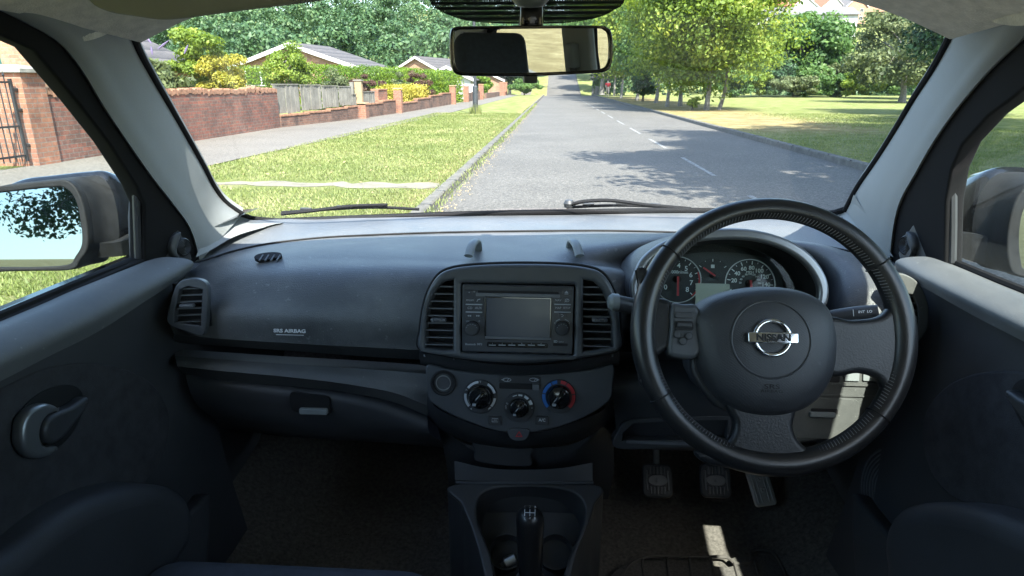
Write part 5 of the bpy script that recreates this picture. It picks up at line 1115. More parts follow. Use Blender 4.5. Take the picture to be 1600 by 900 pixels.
for u, t_ in ((773.5, None), (847, 'A/C')):
    sb = MB(); sb.plate(rrect(*kp.px(u - 10, 663), *kp.px(u + 10, 650), .002), z0=-.001, z1=.004, bevel=.001, M=kp.M); sb.build('button', M['dark'], clim)
    if t_: cl_.text(t_, kp.at(u, 656.5, .0042), .0068, off=.0001)
    else:
        x, y = kp.px(u, 656.5, .0042); cl_.tube([kp.world(x + a, y + b, .0043) for a, b in ((-.005, -.003), (-.005, .003), (.005, .003), (.005, -.003), (-.005, -.003))], .0004, 5); cl_.tube([kp.world(x - .0015, y - .0015, .0043), kp.world(x - .0015, y + .0015, .0043)], .0004, 5); cl_.tube([kp.world(x + .0015, y - .0015, .0043), kp.world(x + .0015, y + .0015, .0043)], .0004, 5)
hz = MB(); hz.plate(smoothpoly(kp.poly([(796, 669), (825, 669), (826, 680), (818, 687), (803, 687), (795, 680)]), 30), z0=-.004, z1=.006, bevel=.002, M=kp.M); hz.build('hazard_button', M['pod'], clim)
x, y = kp.px(811, 679, .0064); T = [(x-.006, y-.004), (x+.006, y-.004), (x, y+.006)]; red.plate(T, [[(x-.0035, y-.0025), (x+.0035, y-.0025), (x, y+.0035)]], z0=.006, z1=.0068, M=kp.M)
red.build('red_marks', M['red'], clim); blu.build('blue_marks', M['blue'], clim); cl_.build('lettering', M['legend'], clim)
# power socket
A = kp.at(693, 598, 0); ps_ = MB(); ps_.lathe([(.0215, -.002), (.0215, .003), (.0195, .0045), (.0165, .0035), (.0155, -.004), (.0125, -.006), (.012, -.025), (0, -.026)], 44, 0, A); ps_.build('power_socket', M['black'], clim)
MB().lathe([(.0128, .000), (.0128, .0025), (.0112, .0025), (.0112, -.01)], 36, 0, A).build('socket_ring', M['metal'], clim); MB().lathe([(.003, -.02), (.003, -.008), (0, -.007)], 14, 0, A @ Matrix.Translation((.003, -.003, 0))).build('socket_pin', M['metal'], clim)
# column below the climate panel
lc = MB(); lc.loft(W([[(650, 560, 1.06), (668, 640, 1.02), (720, 690, 1.035), (812, 700, 1.03), (905, 690, 1.035), (958, 640, 1.02), (985, 560, 1.06)], [(690, 690, 1.06), (705, 700, 1.05), (740, 715, 1.04), (812, 722, 1.035), (890, 718, 1.04), (930, 706, 1.05), (960, 690, 1.06)], [(700, 745, 1.10), (710, 748, 1.09), (740, 750, 1.08), (812, 752, 1.075), (890, 750, 1.08), (930, 748, 1.09), (958, 745, 1.10)], [(702, 780, 1.12), (712, 780, 1.12), (740, 780, 1.12), (812, 780, 1.12), (890, 780, 1.12), (930, 780, 1.12), (950, 780, 1.12)]]), 50, 30); lc.build('centre_column', M['dark'], car, smooth=50)
bp = Pan(aY(785, 709, 1.030), (0, -.97, .2)); b_ = MB(); b_.plate(smoothpoly(bp.poly([(740, 687), (775, 695), (829, 697), (829, 712), (829, 726), (790, 726), (745, 719), (742, 704)]), 40), z0=-.02, z1=.008, bevel=.003, M=bp.M); b_.build('ashtray_lid', M['dark'], car)
# ================================================================ INSTRUMENTS
cl = empty('instrument_cluster', parent=car)
ip = Pan(aY(1140, 430, 1.0), (-.04, -.94, .30))
ringO = smoothpoly(ip.poly([(984, 452), (990, 425), (1005, 400), (1035, 378), (1075, 364), (1130, 357), (1180, 360), (1228, 374), (1265, 398), (1288, 430), (1293, 462), (1282, 486), (1240, 520), (1140, 535), (1040, 520), (995, 485)]), 128)
ringI = smoothpoly(ip.poly([(996, 455), (1002, 430), (1020, 405), (1045, 391), (1085, 379), (1130, 374), (1180, 377), (1222, 390), (1254, 411), (1273, 438), (1277, 461), (1268, 480), (1228, 508), (1140, 520), (1045, 508), (1005, 480)]), 128)
m = MB(); m.plate(ringO, [ringI], z0=-.012, z1=.008, bevel=.0055, M=ip.M, res=5); m.build('trim_ring', M['silver'], cl, smooth=60)
m = MB(); deep = -.085
c0 = np.mean(np.array(ringI), 0)
rows_ = []
for dz, k in ((-.006, 1.0), (-.04, .98), (deep, .96)): rows_.append([ip.world(*(c0 + (np.array(p) - c0) * k), dz) for p in ringI + [ringI[0]]])
m.grid(rows_); m.build('hood_lining', M['black'], cl, smooth=60)
m = MB(); m.plate([tuple(c0 + (np.array(p) - c0) * .985) for p in ringI], z0=deep - .004, z1=deep, M=ip.M); m.build('back_plate', M['black'], cl)
# smooth hood from ring back onto the dash top
hd = MB(); rO = np.array(ringO); sel = [p for p in ringO]; order = sorted(range(len(ringO)), key=lambda i: 0)
th = [math.atan2(p[1] - c0[1], p[0] - c0[0]) for p in ringO]; idx = sorted([i for i in range(len(ringO)) if -R(32) < th[i] or th[i] < -R(160)], key=lambda i: th[i] if th[i] > -R(100) else th[i] + 2*math.pi)
arc = [ringO[i] for i in idx]; rows_ = []
for k, dz, drop in ((.985, -.004, 0), (1.03, -.02, 0), (1.10, -.06, 0), (1.20, -.12, .002), (1.34, -.20, .02), (1.45, -.26, .06)):
    rows_.append([ip.world(c0[0] + (p[0]-c0[0]) * (1 + (k-1)*.9), c0[1] + (p[1]-c0[1]) * (1 + (k-1)*.35) + dz * .0, dz) + np.array((0, 0, -drop)) for p in arc])
hd.loft(rows_, 80, 26); hd.build('hood', M['dash'], cl, smooth=60)
gp = Pan(ip.world(float(c0[0]), float(c0[1]), deep + .004), (-.02, -.93, .36))
gb = MB(); gb.plate(smoothpoly(gp.poly([(1000, 470), (1012, 425), (1035, 404), (1080, 396), (1118, 394), (1165, 397), (1205, 408), (1222, 440), (1215, 500), (1110, 510), (1010, 500)]), 70), z0=-.002, z1=.001, M=gp.M); gb.build('gauge_binnacle', M['dark'], cl)
lg2 = MB(); ndl = MB(); rd2 = MB()
def gauge(u, v, rpx, ticks, labels, needle, name='gauge_dial', half=False):
    c_ = np.array(gp.px(u, v)); r_ = abs(gp.px(u + rpx, v)[0] - c_[0]); A = gp.at(u, v, 0)
    d_ = MB(); d_.lathe([(0, .0022), (r_, .0022), (r_, 0)], 48, 0, A); d_.build(name, M['gauge'], cl)
    if not half:
        rg = MB(); rg.lathe([(r_*1.0, .002), (r_*1.0, .0046), (r_*1.035, .0046), (r_*1.035, .001)], 60, 0, A); rg.build('gauge_rim', M['metal'], cl)
    for a, big in ticks:
        lg2.box((r_*(.88 if big else .92), 0, .0026), (r_*(.15 if big else .07), r_*(.035 if big else .018), .0006), 0, A @ Matrix.Rotation(R(a), 4, 'Z'))
    for a, t_, sz, k in labels: lg2.text(t_, A, r_*sz, x=r_*k*math.cos(R(a)), y=r_*k*math.sin(R(a)), z=.0025, off=r_*.004)
    k_ = MB(); k_.lathe([(r_*.17, .0022), (r_*.15, .008), (0, .0085)], 24, 0, A); k_.build('needle_hub', M['black'], cl)
    n_ = MB(); n_.box((r_*.30*1.0, 0, .0095), (r_*.85, r_*.085, .0015), 0, A @ Matrix.Rotation(R(needle), 4, 'Z')); n_.build('needle', M['red'], cl)
    return A, r_
A, r_ = gauge(1058, 437, 36, [(215 - i*32.5, True) for i in range(9)] + [(215 - (i+.5)*32.5, False) for i in range(8)], [(215 - i*32.5, str(i), .30, .62) for i in range(9)], -90)
lg2.text('x1000r/min', A, r_*.2, y=r_*.33, z=.0025)
rd2.plate(circ(0, 0, r_*.985, 20, -48, 22) + circ(0, 0, r_*.92, 20, -48, 22)[::-1], z0=.0024, z1=.0030, M=A)
A, r_ = gauge(1171, 443, 38, [(200 - i*29, True) for i in range(8)] + [(200 - (i+.5)*29, False) for i in range(7)], [(200 - (i+.5)*0 - i*29, str(i*20), .24, .66) for i in range(1, 8)], -85)
lg2.text('MPH', A, r_*.16, y=r_*.47, z=.0025)
for i in range(1, 10): a = 200 - i*22; lg2.text(str(i*20), A, r_*.11, x=r_*.40*math.cos(R(a)), y=r_*.40*math.sin(R(a)), z=.0025)
A, r_ = gauge(1113, 430, 27, [(145, True), (118, False), (90, True), (62, False), (35, True)], [], 145, half=True)
lg2.rbox((0, r_*.52, .0026), (r_*.2, r_*.2, .0005), .0001, 1, 0, A)
lcd = MB(); lcd.plate(rrect(*gp.px(1086, 478), *gp.px(1139, 444), .002), z0=.0022, z1=.0052, M=gp.M); lcd.build('trip_display', M['lcd'], cl)
lg2.build('lettering', M['white'], cl); rd2.build('red_marks', M['red'], cl)
cg = MB(); cg.plate([tuple(c0 + (np.array(p) - c0) * .97) for p in ringI], z0=-.052, z1=-.051, M=ip.M @ Matrix.Rotation(R(0), 4, 'X')); cg.build('cluster_lens', glassmat('clear_lens', dirt=0, fade=.25), cl)
# lower driver trim
kn = MB(); kn.loft(W([[(958, 562, 1.05), (1100, 560, 1.05), (1250, 560, 1.04), (1432, 546, 1.04)], [(958, 600, 1.0), (1100, 600, 1.0), (1250, 600, 1.0), (1425, 590, 1.0)], [(960, 640, .995), (1100, 650, .995), (1250, 650, .995), (1405, 640, .995)], [(965, 700, 1.02), (1100, 704, 1.02), (1250, 694, 1.02), (1350, 684, 1.02)]]), 60, 26); kn.build('knee_panel', M['dark'], car, smooth=50)
ud = MB(); ud.loft(W([[(965, 700, 1.02), (1100, 704, 1.02), (1250, 694, 1.02), (1350, 684, 1.02)], [(965, 560, 1.75), (1100, 560, 1.75), (1250, 560, 1.75), (1380, 560, 1.75)]]), 20, 2, False); ud.build('under_tray', M['black'], car)
lpn = Pan(aY(1290, 630, .985), (0, -.96, .28)); g_ = MB(); g_.plate(smoothpoly(lpn.poly([(1190, 562), (1300, 560), (1400, 556), (1402, 590), (1388, 630), (1362, 660), (1320, 680), (1250, 692), (1190, 694)]), 60), z0=-.02, z1=0, bevel=.004, M=lpn.M); lowp = g_.build('driver_lower_panel', M['greypanel'], car)
g_ = MB(); g_.plate(rrect(*lpn.px(1205, 683), *lpn.px(1343, 623), .012), z0=-.004, z1=.0025, bevel=.0012, M=lpn.M); g_.build('coin_box_lid', M['greypanel'], lowp)
g_ = MB(); g_.plate(rrect(*lpn.px(1266, 646), *lpn.px(1308, 638.5), .002), z0=.001, z1=.0031, M=lpn.M); g_.build('lid_recess', M['black'], lowp)
g_ = MB(); g_.plate(rrect(*lpn.px(1263, 650), *lpn.px(1303, 643.5), .002), z0=.001, z1=.009, bevel=.0015, M=lpn.M); g_.build('lid_handle', M['grey'], lowp)
for u0, u1 in ((1318, 1342), (1347, 1374)):
    g_ = MB(); g_.plate(rrect(*lpn.px(u0, 595), *lpn.px(u1, 578), .002), z0=-.001, z1=.0035, bevel=.0012, M=lpn.M); g_.build('blank_switch', M['dark'] if False else M['grey'], lowp)
g_ = MB(); g_.plate(rrect(*lpn.px(1292, 597), *lpn.px(1312, 576), .002), z0=.0, z1=.0012, M=lpn.M); g_.build('switch_recess', M['black'], lowp)
g_ = MB(); g_.box((0, 0, 0), (.2, .0022, .003), 0, lpn.at(1300, 618, .001)).box((0, 0, 0), (.2, .004, .005), 0, lpn.at(1300, 600, .001)); g_.build('panel_rib', M['greypanel'], lowp)
sf = Pan(aY(1050, 672, .99), (0, -.97, .24)); g_ = MB(); g_.plate(smoothpoly(sf.poly([(963, 700), (966, 672), (985, 656), (1050, 652), (1140, 650), (1142, 672), (1142, 698), (1050, 700)]), 50), [sf.poly([(972, 688), (974, 676), (990, 662), (1050, 659), (1136, 657), (1136, 686)])], z0=-.03, z1=.002, bevel=.002, M=sf.M); g_.build('open_shelf', M['dark'], car)
g_ = MB(); g_.plate(sf.poly([(968, 698), (968, 655), (1142, 650), (1142, 698)]), z0=-.028, z1=-.026, M=sf.M); g_.build('shelf_cavity', M['black'], car)
g_ = MB(); g_.box((0, 0, 0), (.15, .005, .006), 0, sf.at(1048, 692, .003)); g_.build('shelf_lip', M['slat'], car)
# ================================================================ STEERING WHEEL
swc = hit(1208, 525, _f, CP + _f * .83)
sp_ = Pan(swc, (0, -math.cos(R(24)), math.sin(R(24))))
wheel = empty('steering_wheel', parent=car)
c1 = np.array(sp_.px(985, 527)); c2 = np.array(sp_.px(1431, 527)); c3 = np.array(sp_.px(1208, 312)); c4 = np.array(sp_.px(1208, 740))
cx = (c1[0] + c2[0]) / 2; cy = (c3[1] + c4[1]) / 2; Rm = ((c2[0] - c1[0]) / 2 + (c3[1] - c4[1]) / 2) / 2
print('wheel', cx, cy, (c2[0]-c1[0])/2, (c3[1]-c4[1])/2)
rt = .0140; Rm -= rt
def rimpt(a, dr=0, dz=0): return sp_.world(cx + (Rm + dr) * math.cos(a), cy + (Rm + dr) * math.sin(a), dz)
An = np.linspace(0, 2*math.pi, 144, endpoint=False); rr_ = []
for a in An:
    d = math.degrees(a) % 360; k = 1.0
    for cc, wd in ((0, 30), (180, 30), (270, 34)):
        q = abs((d - cc + 180) % 360 - 180); k = max(k, 1 + .16 * math.exp(-(q / wd)**2))
    rr_.append(rt * k)
m = MB(); G = []
for a, r_ in zip(An, rr_):
    G.append([rimpt(a, r_ * math.cos(t), r_ * 1.06 * math.sin(t)) for t in np.linspace(0, 2*math.pi, 22, endpoint=False)])
G.append(G[0]); m.grid(G, closeu=True, flip=True); m.build('rim', M['leather'], wheel, smooth=80)
sm = MB()
for dg in (141, 34, 211, 322, 2000):
    if dg > 360: continue
    a = R(dg); sm = MB(); sm.tube([rimpt(a + .0, (rt*1.06 + .0004) * math.cos(t), (rt*1.12 + .0004) * math.sin(t)) for t in np.linspace(0, 2*math.pi, 22, endpoint=False)], .0011, 5, closed=True); sm.build('rim_seam', M['black'], wheel)
st = MB()
for d0, d1 in ((36, 140), (-36, -4), (8, 33), (214, 250), (290, 320), (150, 172), (190, 209)):
    st = MB()
    for d in np.arange(d0, d1, 1.55):
        a = R(d); t0, t1 = R(126), R(158); st.tube([rimpt(a, (rt*1.04 + .0006) * math.cos(t0), (rt*1.1 + .0006) * math.sin(t0)), rimpt(a + .006, (rt*1.04 + .0006) * math.cos((t0+t1)/2), (rt*1.1+.0006) * math.sin((t0+t1)/2)), rimpt(a + .012, (rt*1.04 + .0006) * math.cos(t1), (rt*1.1 + .0006) * math.sin(t1))], .0006, 4)
    st.build('stitching', M['stitch'], wheel)
def spoke(pts, name, mat='leatherspoke', z0=-.012, z1=.008, bev=.008, h=0):
    m = MB(); m.plate(smoothpoly(sp_.poly(pts, h), 80), z0=z0, z1=z1, bevel=bev, M=sp_.M, res=5); return m.build(name, M[mat], wheel, smooth=60)
spoke([(1285, 500), (1330, 500), (1372, 494), (1395, 470), (1412, 470), (1418, 530), (1414, 600), (1398, 632), (1382, 615), (1368, 592), (1340, 583), (1290, 583)], 'spoke')
spoke([(1138, 625), (1235, 625), (1238, 668), (1250, 692), (1280, 712), (1310, 712), (1300, 726), (1208, 737), (1110, 726), (1085, 705), (1120, 700), (1140, 684), (1145, 660)], 'spoke')
spoke([(1000, 420), (1008, 440), (1024, 462), (1050, 476), (1055, 540), (1040, 548), (1022, 562), (1012, 590), (1000, 600), (992, 530)], 'spoke', z0=-.012, z1=.006)
m = MB(); m.plate(smoothpoly(sp_.poly([(1047, 477), (1066, 476), (1088, 480), (1098, 520), (1096, 545), (1082, 560), (1060, 560), (1042, 552), (1044, 515)]), 60), z0=-.02, z1=.012, bevel=.006, M=sp_.M); m.build('switch_pad', M['pod'], wheel, smooth=60)
lg3 = MB(); wz = .0125
for (u0, v0, u1, v1), mt in (((1054, 488, 1082, 497), 'dark'), ((1054, 502, 1083, 516), 'black')):
    m = MB(); m.plate(rrect(*sp_.px(u0, v1, wz), *sp_.px(u1, v0, wz), .003), z0=.010, z1=.0150, bevel=.001, M=sp_.M); m.build('switch_button', M[mt], wheel)
m = MB(); m.plate(rrect(*sp_.px(1057, 511, wz), *sp_.px(1080, 505, wz), .0015), z0=.012, z1=.0185, bevel=.0012, M=sp_.M); m.build('switch_rocker', M['dark'], wheel)
lg3.text('VOL', sp_.at(1066, 519.5, .0124), .0042); lg3.tube([sp_.world(*sp_.px(1059, 491), .0153), sp_.world(*sp_.px(1063, 494), .0153), sp_.world(*sp_.px(1067, 491), .0153)], .0006, 5); lg3.tube([sp_.world(*sp_.px(1071, 494), .0153), sp_.world(*sp_.px(1076, 491), .0153), sp_.world(*sp_.px(1079, 494), .0153)], .0006, 5)
for u, v in ((1057, 522.5), (1076, 525), (1066, 533)):
    m = MB(); m.lathe([(.0052, 0), (.0052, .003), (.004, .0045), (0, .0048)], 24, 0, sp_.at(u, v, .0115)); m.build('switch_button', M['dark'], wheel)
    x, y = sp_.px(u, v, .0165); lg3.tube([sp_.world(x - .0018, y - .0012, .0167), sp_.world(x, y + .0015, .0167), sp_.world(x + .0018, y - .0008, .0167)], .0004, 5)
# hub: one domed cushion
HO = smoothpoly(sp_.poly([(1078, 500), (1086, 482), (1105, 465), (1140, 453), (1190, 447), (1235, 450), (1270, 462), (1293, 482), (1304, 515), (1306, 550), (1300, 585), (1284, 615), (1258, 638), (1220, 650), (1180, 650), (1142, 640), (1112, 615), (1092, 580), (1082, 540)]), 114)
hc_ = np.array(sp_.px(1200, 548)); G = []
for k, z in [(0, .050), (.2, .0497), (.4, .0485), (.415, .0484), (.55, .0468), (.7, .0435), (.82, .0385), (.91, .031), (.97, .020), (1.0, .004), (1.0, -.02), (.9, -.04)]: G.append([sp_.world(*(hc_ + (np.array(p) - hc_) * k), z - .012) for p in HO])
m = MB(); m.grid(G, closeu=True); m.build('airbag_cover', M['hub'], wheel, smooth=60)
ec = np.array(sp_.px(1205, 530, .036)); m = MB(); rg_ = abs(sp_.px(1267, 530, .036)[0] - ec[0])
def hubz(x, y):
    v_ = np.array((x, y)) - hc_; a = math.atan2(v_[1], v_[0]); best = min(HO, key=lambda p: abs((math.atan2(p[1]-hc_[1], p[0]-hc_[0]) - a + math.pi) % (2*math.pi) - math.pi)); k = np.linalg.norm(v_) / np.linalg.norm(np.array(best) - hc_)
    return float(np.interp(k, [0, .2, .4, .55, .7, .82, .91, .97], [.050, .0497, .0485, .0468, .0435, .0385, .031, .020])) - .012
ring_ = [(ec[0] + rg_*math.cos(a), ec[1] + rg_*math.sin(a)*1.0) for a in np.linspace(0, 2*math.pi, 80, endpoint=False)]
m.tube([sp_.world(x, y, hubz(x, y) + .0001) for x, y in ring_], .0014, 8, closed=True); m.build('cover_groove', M['dark'], wheel)
m = MB(); e0 = np.array(sp_.px(1207, 528, .04)); ez = hubz(*e0) + .001; ro_ = abs(sp_.px(1239, 528, .04)[0] - e0[0]) * .86
m.tube([sp_.world(e0[0] + ro_*math.cos(a), e0[1] + ro_*math.sin(a), ez + .0008) for a in np.linspace(0, 2*math.pi, 64, endpoint=False)], .0030, 12, closed=True, ry=.0030); m.build('emblem_ring', M['chrome'], wheel, smooth=80)
hw = ro_ * 1.42; hh = .0066; m = MB(); m.plate(rrect(e0[0]-hw, e0[1]-hh, e0[0]+hw, e0[1]+hh, .002), z0=ez-.001, z1=ez+.0052, bevel=.0012, M=sp_.M); m.build('emblem_bar', M['chrome'], wheel, smooth=40)
m = MB(); m.text('NISSAN', sp_.M, .0115, x=e0[0], y=e0[1], z=ez + .0054, d=.0005, sx=1.08, off=.0004); m.build('emblem_lettering', M['black'], wheel)
m = MB(); xy = sp_.px(1204, 604, .03); xz = hubz(*xy); Am = sp_.M @ Matrix.Translation((xy[0], xy[1], xz + .0002)) @ Matrix.Rotation(R(16), 4, 'X'); m.text('SRS', Am, .0085, sx=1.5, d=.0003); m.text('AIRBAG', Am, .0052, y=-.0058, sx=1.5, d=.0003); m.build('lettering', M['black'], wheel)
# column and shroud behind the hub
m = MB(); c_ = sp_.world(float(hc_[0]), float(hc_[1]), -.01); d_ = -np.array(sp_.z); m.tube([c_, c_ + d_*.05, c_ + d_*.17], [.06, .065, .075], 20); m.build('column_shroud', M['dark'], wheel, smooth=50)
lwr = spoke([(1088, 545), (1120, 560), (1150, 600), (1160, 640), (1130, 640), (1104, 615), (1082, 580)], 'lower_cowl', 'dark', -.03, -.004, .006)
# stalks
def stalk(pts, rads, name): m = MB(); m.tube(cr(W([pts])[0], 16), np.interp(np.linspace(0, 1, 16), np.linspace(0, 1, len(rads)), rads), 14); return m.build(name, M['dark'], car, smooth=60)
s1 = stalk([(1120, 500, .94), (1040, 490, .93), (985, 478, .92), (957, 472, .91)], [.008, .009, .011, .0125, .012], 'indicator_stalk')
m = MB(); m.lathe([(.0125, -.006), (.0128, .004), (.009, .009), (0, .010)], 20, 0, Pan(aY(960, 472, .91), (-1, -.1, .05)).M); m.build('stalk_end', M['grey'], s1)
s2 = stalk([(1250, 500, .93), (1300, 495, .92), (1330, 491, .915), (1372, 486, .905)], [.008, .009, .0105, .011, .0095], 'wiper_stalk')
m = MB(); m.text('INT  LO', Pan(aY(1352, 487, .894), (0, -1, .1)).M, .0055, rot=R(4)); m.tube(W([[(1334, 494, .897), (1333, 484, .897)]])[0], .0006, 5); m.build('lettering', M['white'], s2)
m = MB(); m.tube(W([[(1326, 492, .918), (1330, 491.5, .918)]])[0], .0115, 16); m.build('stalk_collar', M['black'], s2)
# ================================================================ PEDALS
def pedal(u, v, Y, w, h, name, mat, top):
    p = Pan(aY(u, v, Y), (0, -.80, .60)); m = MB(); 
    t_ = MB(); P0 = p.world(0, h*.3, -.01); t_.tube(cr([P0, P0 + np.array((top[0], .05, .10)), P0 + np.array((top[0]*1.6, .16, .30))], 10), .008, 8)
    m.plate(rrect(-w/2, -h/2, w/2, h/2, .014, 6), z0=-.012, z1=.002, bevel=.004, M=p.M); o = m.build(name, M[mat], car, smooth=50); t_.build('pedal_arm', M['metal'] if mat == 'pedal' else M['dark'], o)
    return o, p
for u in (1027, 1118):
    o, p = pedal(u, 751, 1.27, .068, .074, 'clutch_pedal' if u < 1100 else 'brake_pedal', 'pedal', (.0, 0)); m = MB()
    for k in range(7):
        x = (k - 3) * .0078
        for y0, y1 in ((-.030, -.013), (.013, .030)) if abs(k-3) < 3 else ((-.022, .022),): m.rbox((x, (y0+y1)/2, .003), (.0042, y1-y0, .005), .001, 1, 0, p.M)
    m.build('pedal_ribs', M['slat'], o); m = MB(); m.plate([(.022*math.cos(a), .012*math.sin(a)) for a in np.linspace(0, 6.283, 28, endpoint=False)], z0=.001, z1=.006, bevel=.001, M=p.M); m.lathe([(.0045, .005), (.0045, .008), (0, .0085)], 16, 0, p.M); m.build('pedal_boss', M['slat'], o)
ap = Pan(aY(1190, 762, 1.28), (0.05, -.72, .69)); m = MB(); m.plate(rrect(-.025, -.04, .025, .062, .008, 5), z0=-.008, z1=.002, bevel=.003, M=ap.M @ Matrix.Rotation(R(8), 4, 'Z')); acc = m.build('accelerator_pedal', M['pedalmetal'], car)
m = MB(); 
for k in range(-2, 3):
    if k: m.rbox((k*.0085, .01, .003), (.0025, .085, .003), .0008, 1, 0, ap.M @ Matrix.Rotation(R(8), 4, 'Z'))
for y in (-.005, .02, .043): m.lathe([(.0065, .001), (.0065, .005), (.004, .006), (0, .004)], 16, 0, ap.M @ Matrix.Rotation(R(8), 4, 'Z') @ Matrix.Translation((0, y, 0)))
m.build('pedal_ribs', M['pedalmetal'], acc)
# ================================================================ CENTRE CONSOLE
con = empty('centre_console', parent=car)
ca = aY(820, 752, .985); cb_ = aY(820, 900, .84); d_ = (cb_ - ca); nrm = np.cross((1, 0, 0), d_); nrm = nrm if nrm[2] > 0 else -nrm
qp = Pan(ca, nrm)
out_ = [(712, 756), (926, 756), (928, 790), (915, 830), (902, 862), (886, 930), (880, 1010), (770, 1010), (762, 930), (752, 880), (738, 830), (722, 790)]
in_ = [(745, 790), (752, 772), (775, 763), (818, 760), (870, 763), (900, 772), (913, 790), (912, 815), (898, 850), (886, 880), (876, 920), (868, 990), (790, 990), (776, 930), (770, 885), (758, 845), (746, 815)]
m = MB(); m.plate(smoothpoly(qp.poly(out_), 100), [smoothpoly(qp.poly(in_), 90)], z0=-.012, z1=.0, bevel=.004, M=qp.M); m.build('surround', M['dark'], con, smooth=50)
m = MB(); IN = smoothpoly(qp.poly(in_), 90); ic = np.mean(np.array(IN), 0); m.grid([[qp.world(*(ic + (np.array(p) - ic) * k), z) for p in IN + [IN[0]]] for k, z in ((1, -.004), (.97, -.03), (.93, -.062))]); m.plate([tuple(ic + (np.array(p) - ic) * .94) for p in IN], z0=-.066, z1=-.062, M=qp.M); m.build('tray', M['dark'], con, smooth=60)
m = MB(); OU = smoothpoly(qp.poly(out_), 100); m.grid([[qp.world(*p, -.008) + np.array((0, 0, dz)) for p in OU + [OU[0]]] for dz in (0, -.25)]); m.build('side_walls', M['dark'], con, smooth=60)
m = MB(); m.loft(W([[(710, 720, 1.0), (760, 731, .99), (820, 734, .988), (880, 731, .99), (926, 723, 1.0)], [(711, 750, .985), (760, 752, .982), (820, 753, .98), (880, 752, .982), (926, 751, .985)]]), 30, 4, False); m.loft(W([[(710, 720, 1.0), (760, 731, .99), (820, 734, .988), (880, 731, .99), (926, 723, 1.0)], [(712, 730, 1.06), (760, 741, 1.06), (820, 744, 1.06), (880, 741, 1.06), (924, 732, 1.06)]]), 30, 2, False); m.build('front_lip', M['dark'], con, smooth=40)
m = MB(); m.tube(cr(W([[(712, 753.5, .982), (760, 754.5, .98), (820, 755, .978), (880, 754.5, .98), (927, 754, .982)]])[0], 20), .0024, 8); m.build('lip_bead', M['pod'], con)
for s in (-1, 1):
    A = qp.at(845 + s*38 - 15, 868, -.062); m = MB(); m.lathe([(.030, 0), (.032, .020), (.029, .020), (.027, .002)], 36, 0, A); m.build('cup_holder', M['dark'], con)
# gear lever
g0 = aY(829, 905, .845); g1 = aY(828, 800, .862); gd = (g1 - g0); gp2 = Pan(g0, gd)
gear = MB(); prof = [(.018, .0), (.0195, .02), (.0205, .05), (.0215, .08), (.0225, .098), (.0222, .106), (.019, .116), (.012, .122), (0, .1235)]
gear.lathe(prof, 36, 0, gp2.M); lever = gear.build('gear_lever', M['leather'], con, smooth=80)
m = MB(); m.lathe([(.024, -.012), (.026, -.004), (.0235, .003), (.020, .004)], 30, 0, gp2.M); m.build('gear_collar', M['slat'], con, smooth=60)
m = MB(); m.lathe([(.055, -.06), (.045, -.04), (.038, -.03), (.036, -.02), (.027, -.008)], 30, 0, gp2.M); m.build('gear_gaiter', M['leather'], con, smooth=60)
lt_ = MB(); kp2 = Pan(aY(828, 801, .843), (0, -.80, .6)); 
for k, (a, b) in enumerate(((-.008, '1'), (0, '3'), (.008, '5'))): lt_.text(b, kp2.M, .0048, x=a, y=.0085, z=.002); lt_.text(('2', '4', 'R')[k], kp2.M, .0048, x=a, y=-.0085, z=.002); lt_.tube([kp2.world(a, .005, .002), kp2.world(a, -.005, .002)], .0005, 5)
lt_.tube([kp2.world(-.008, 0, .002), kp2.world(.008, 0, .002)], .0005, 5); lt_.build('lettering', M['legend'], con)
# plug lying in the tray
pg = thing('charger_plug', (float(aY(793, 882, .86)[0]), .86, .58), 'small metal and black plug lying in the console tray beside the gear lever', 'plug')
a = np.array(qp.world(*qp.px(780, 885, -.045), -.048)); b = np.array(qp.world(*qp.px(806, 874, -.045), -.042)); dd = b - a
MB().tube([a + dd*.35, a + dd*.4, a + dd*1.0], [.009, .0105, .0105], 18).build('barrel', M['metal'], pg)
MB().tube([a, a + dd*.12, a + dd*.14, a + dd*.35], [.004, .006, .008, .008], 16).build('tip', M['dark'], pg)
# floor mat
mt = thing('floor_mat', (.34, .95, .35), 'worn black driver floor mat with rubber ribbed heel pad', 'mat')
mb_ = MB(); zf = lambda x, y: fz(x, y) + .006
mz = Pan((.35, .95, .3475), (0, 0, 1)); pl_ = [(.16, .62), (.16, 1.02), (.20, 1.12), (.28, 1.14), (.42, 1.13), (.44, 1.16), (.56, 1.16), (.58, 1.02), (.58, .62)]
mb_.plate(smoothpoly([(x - .35, (y - .95)) for x, y in pl_], 60), z0=-.004, z1=.004, bevel=.001, M=Matrix.Translation((.35, .95, .352))); mb_.build('mat_base', M['mat'], mt)
rb_ = MB(); 
hx = [(970, 905), (985, 882), (1010, 870), (1040, 869), (1075, 870), (1110, 870), (1140, 873), (1145, 878), (1172, 878), (1173, 862), (1205, 862), (1222, 885), (1230, 905)]
P_ = [aZ(u, v, .358) for u, v in hx]; rb_.tube(cr(P_, 60), .0035, 6)
for u in (1003, 1042, 1077, 1110, 1147, 1180): rb_.tube([aZ(u, 871 if u < 1140 else 878, .358), aZ(u + (10 if u > 1100 else 5), 915, .358)], .003, 6)
rb_.build('heel_pad', M['matrib'], mt)
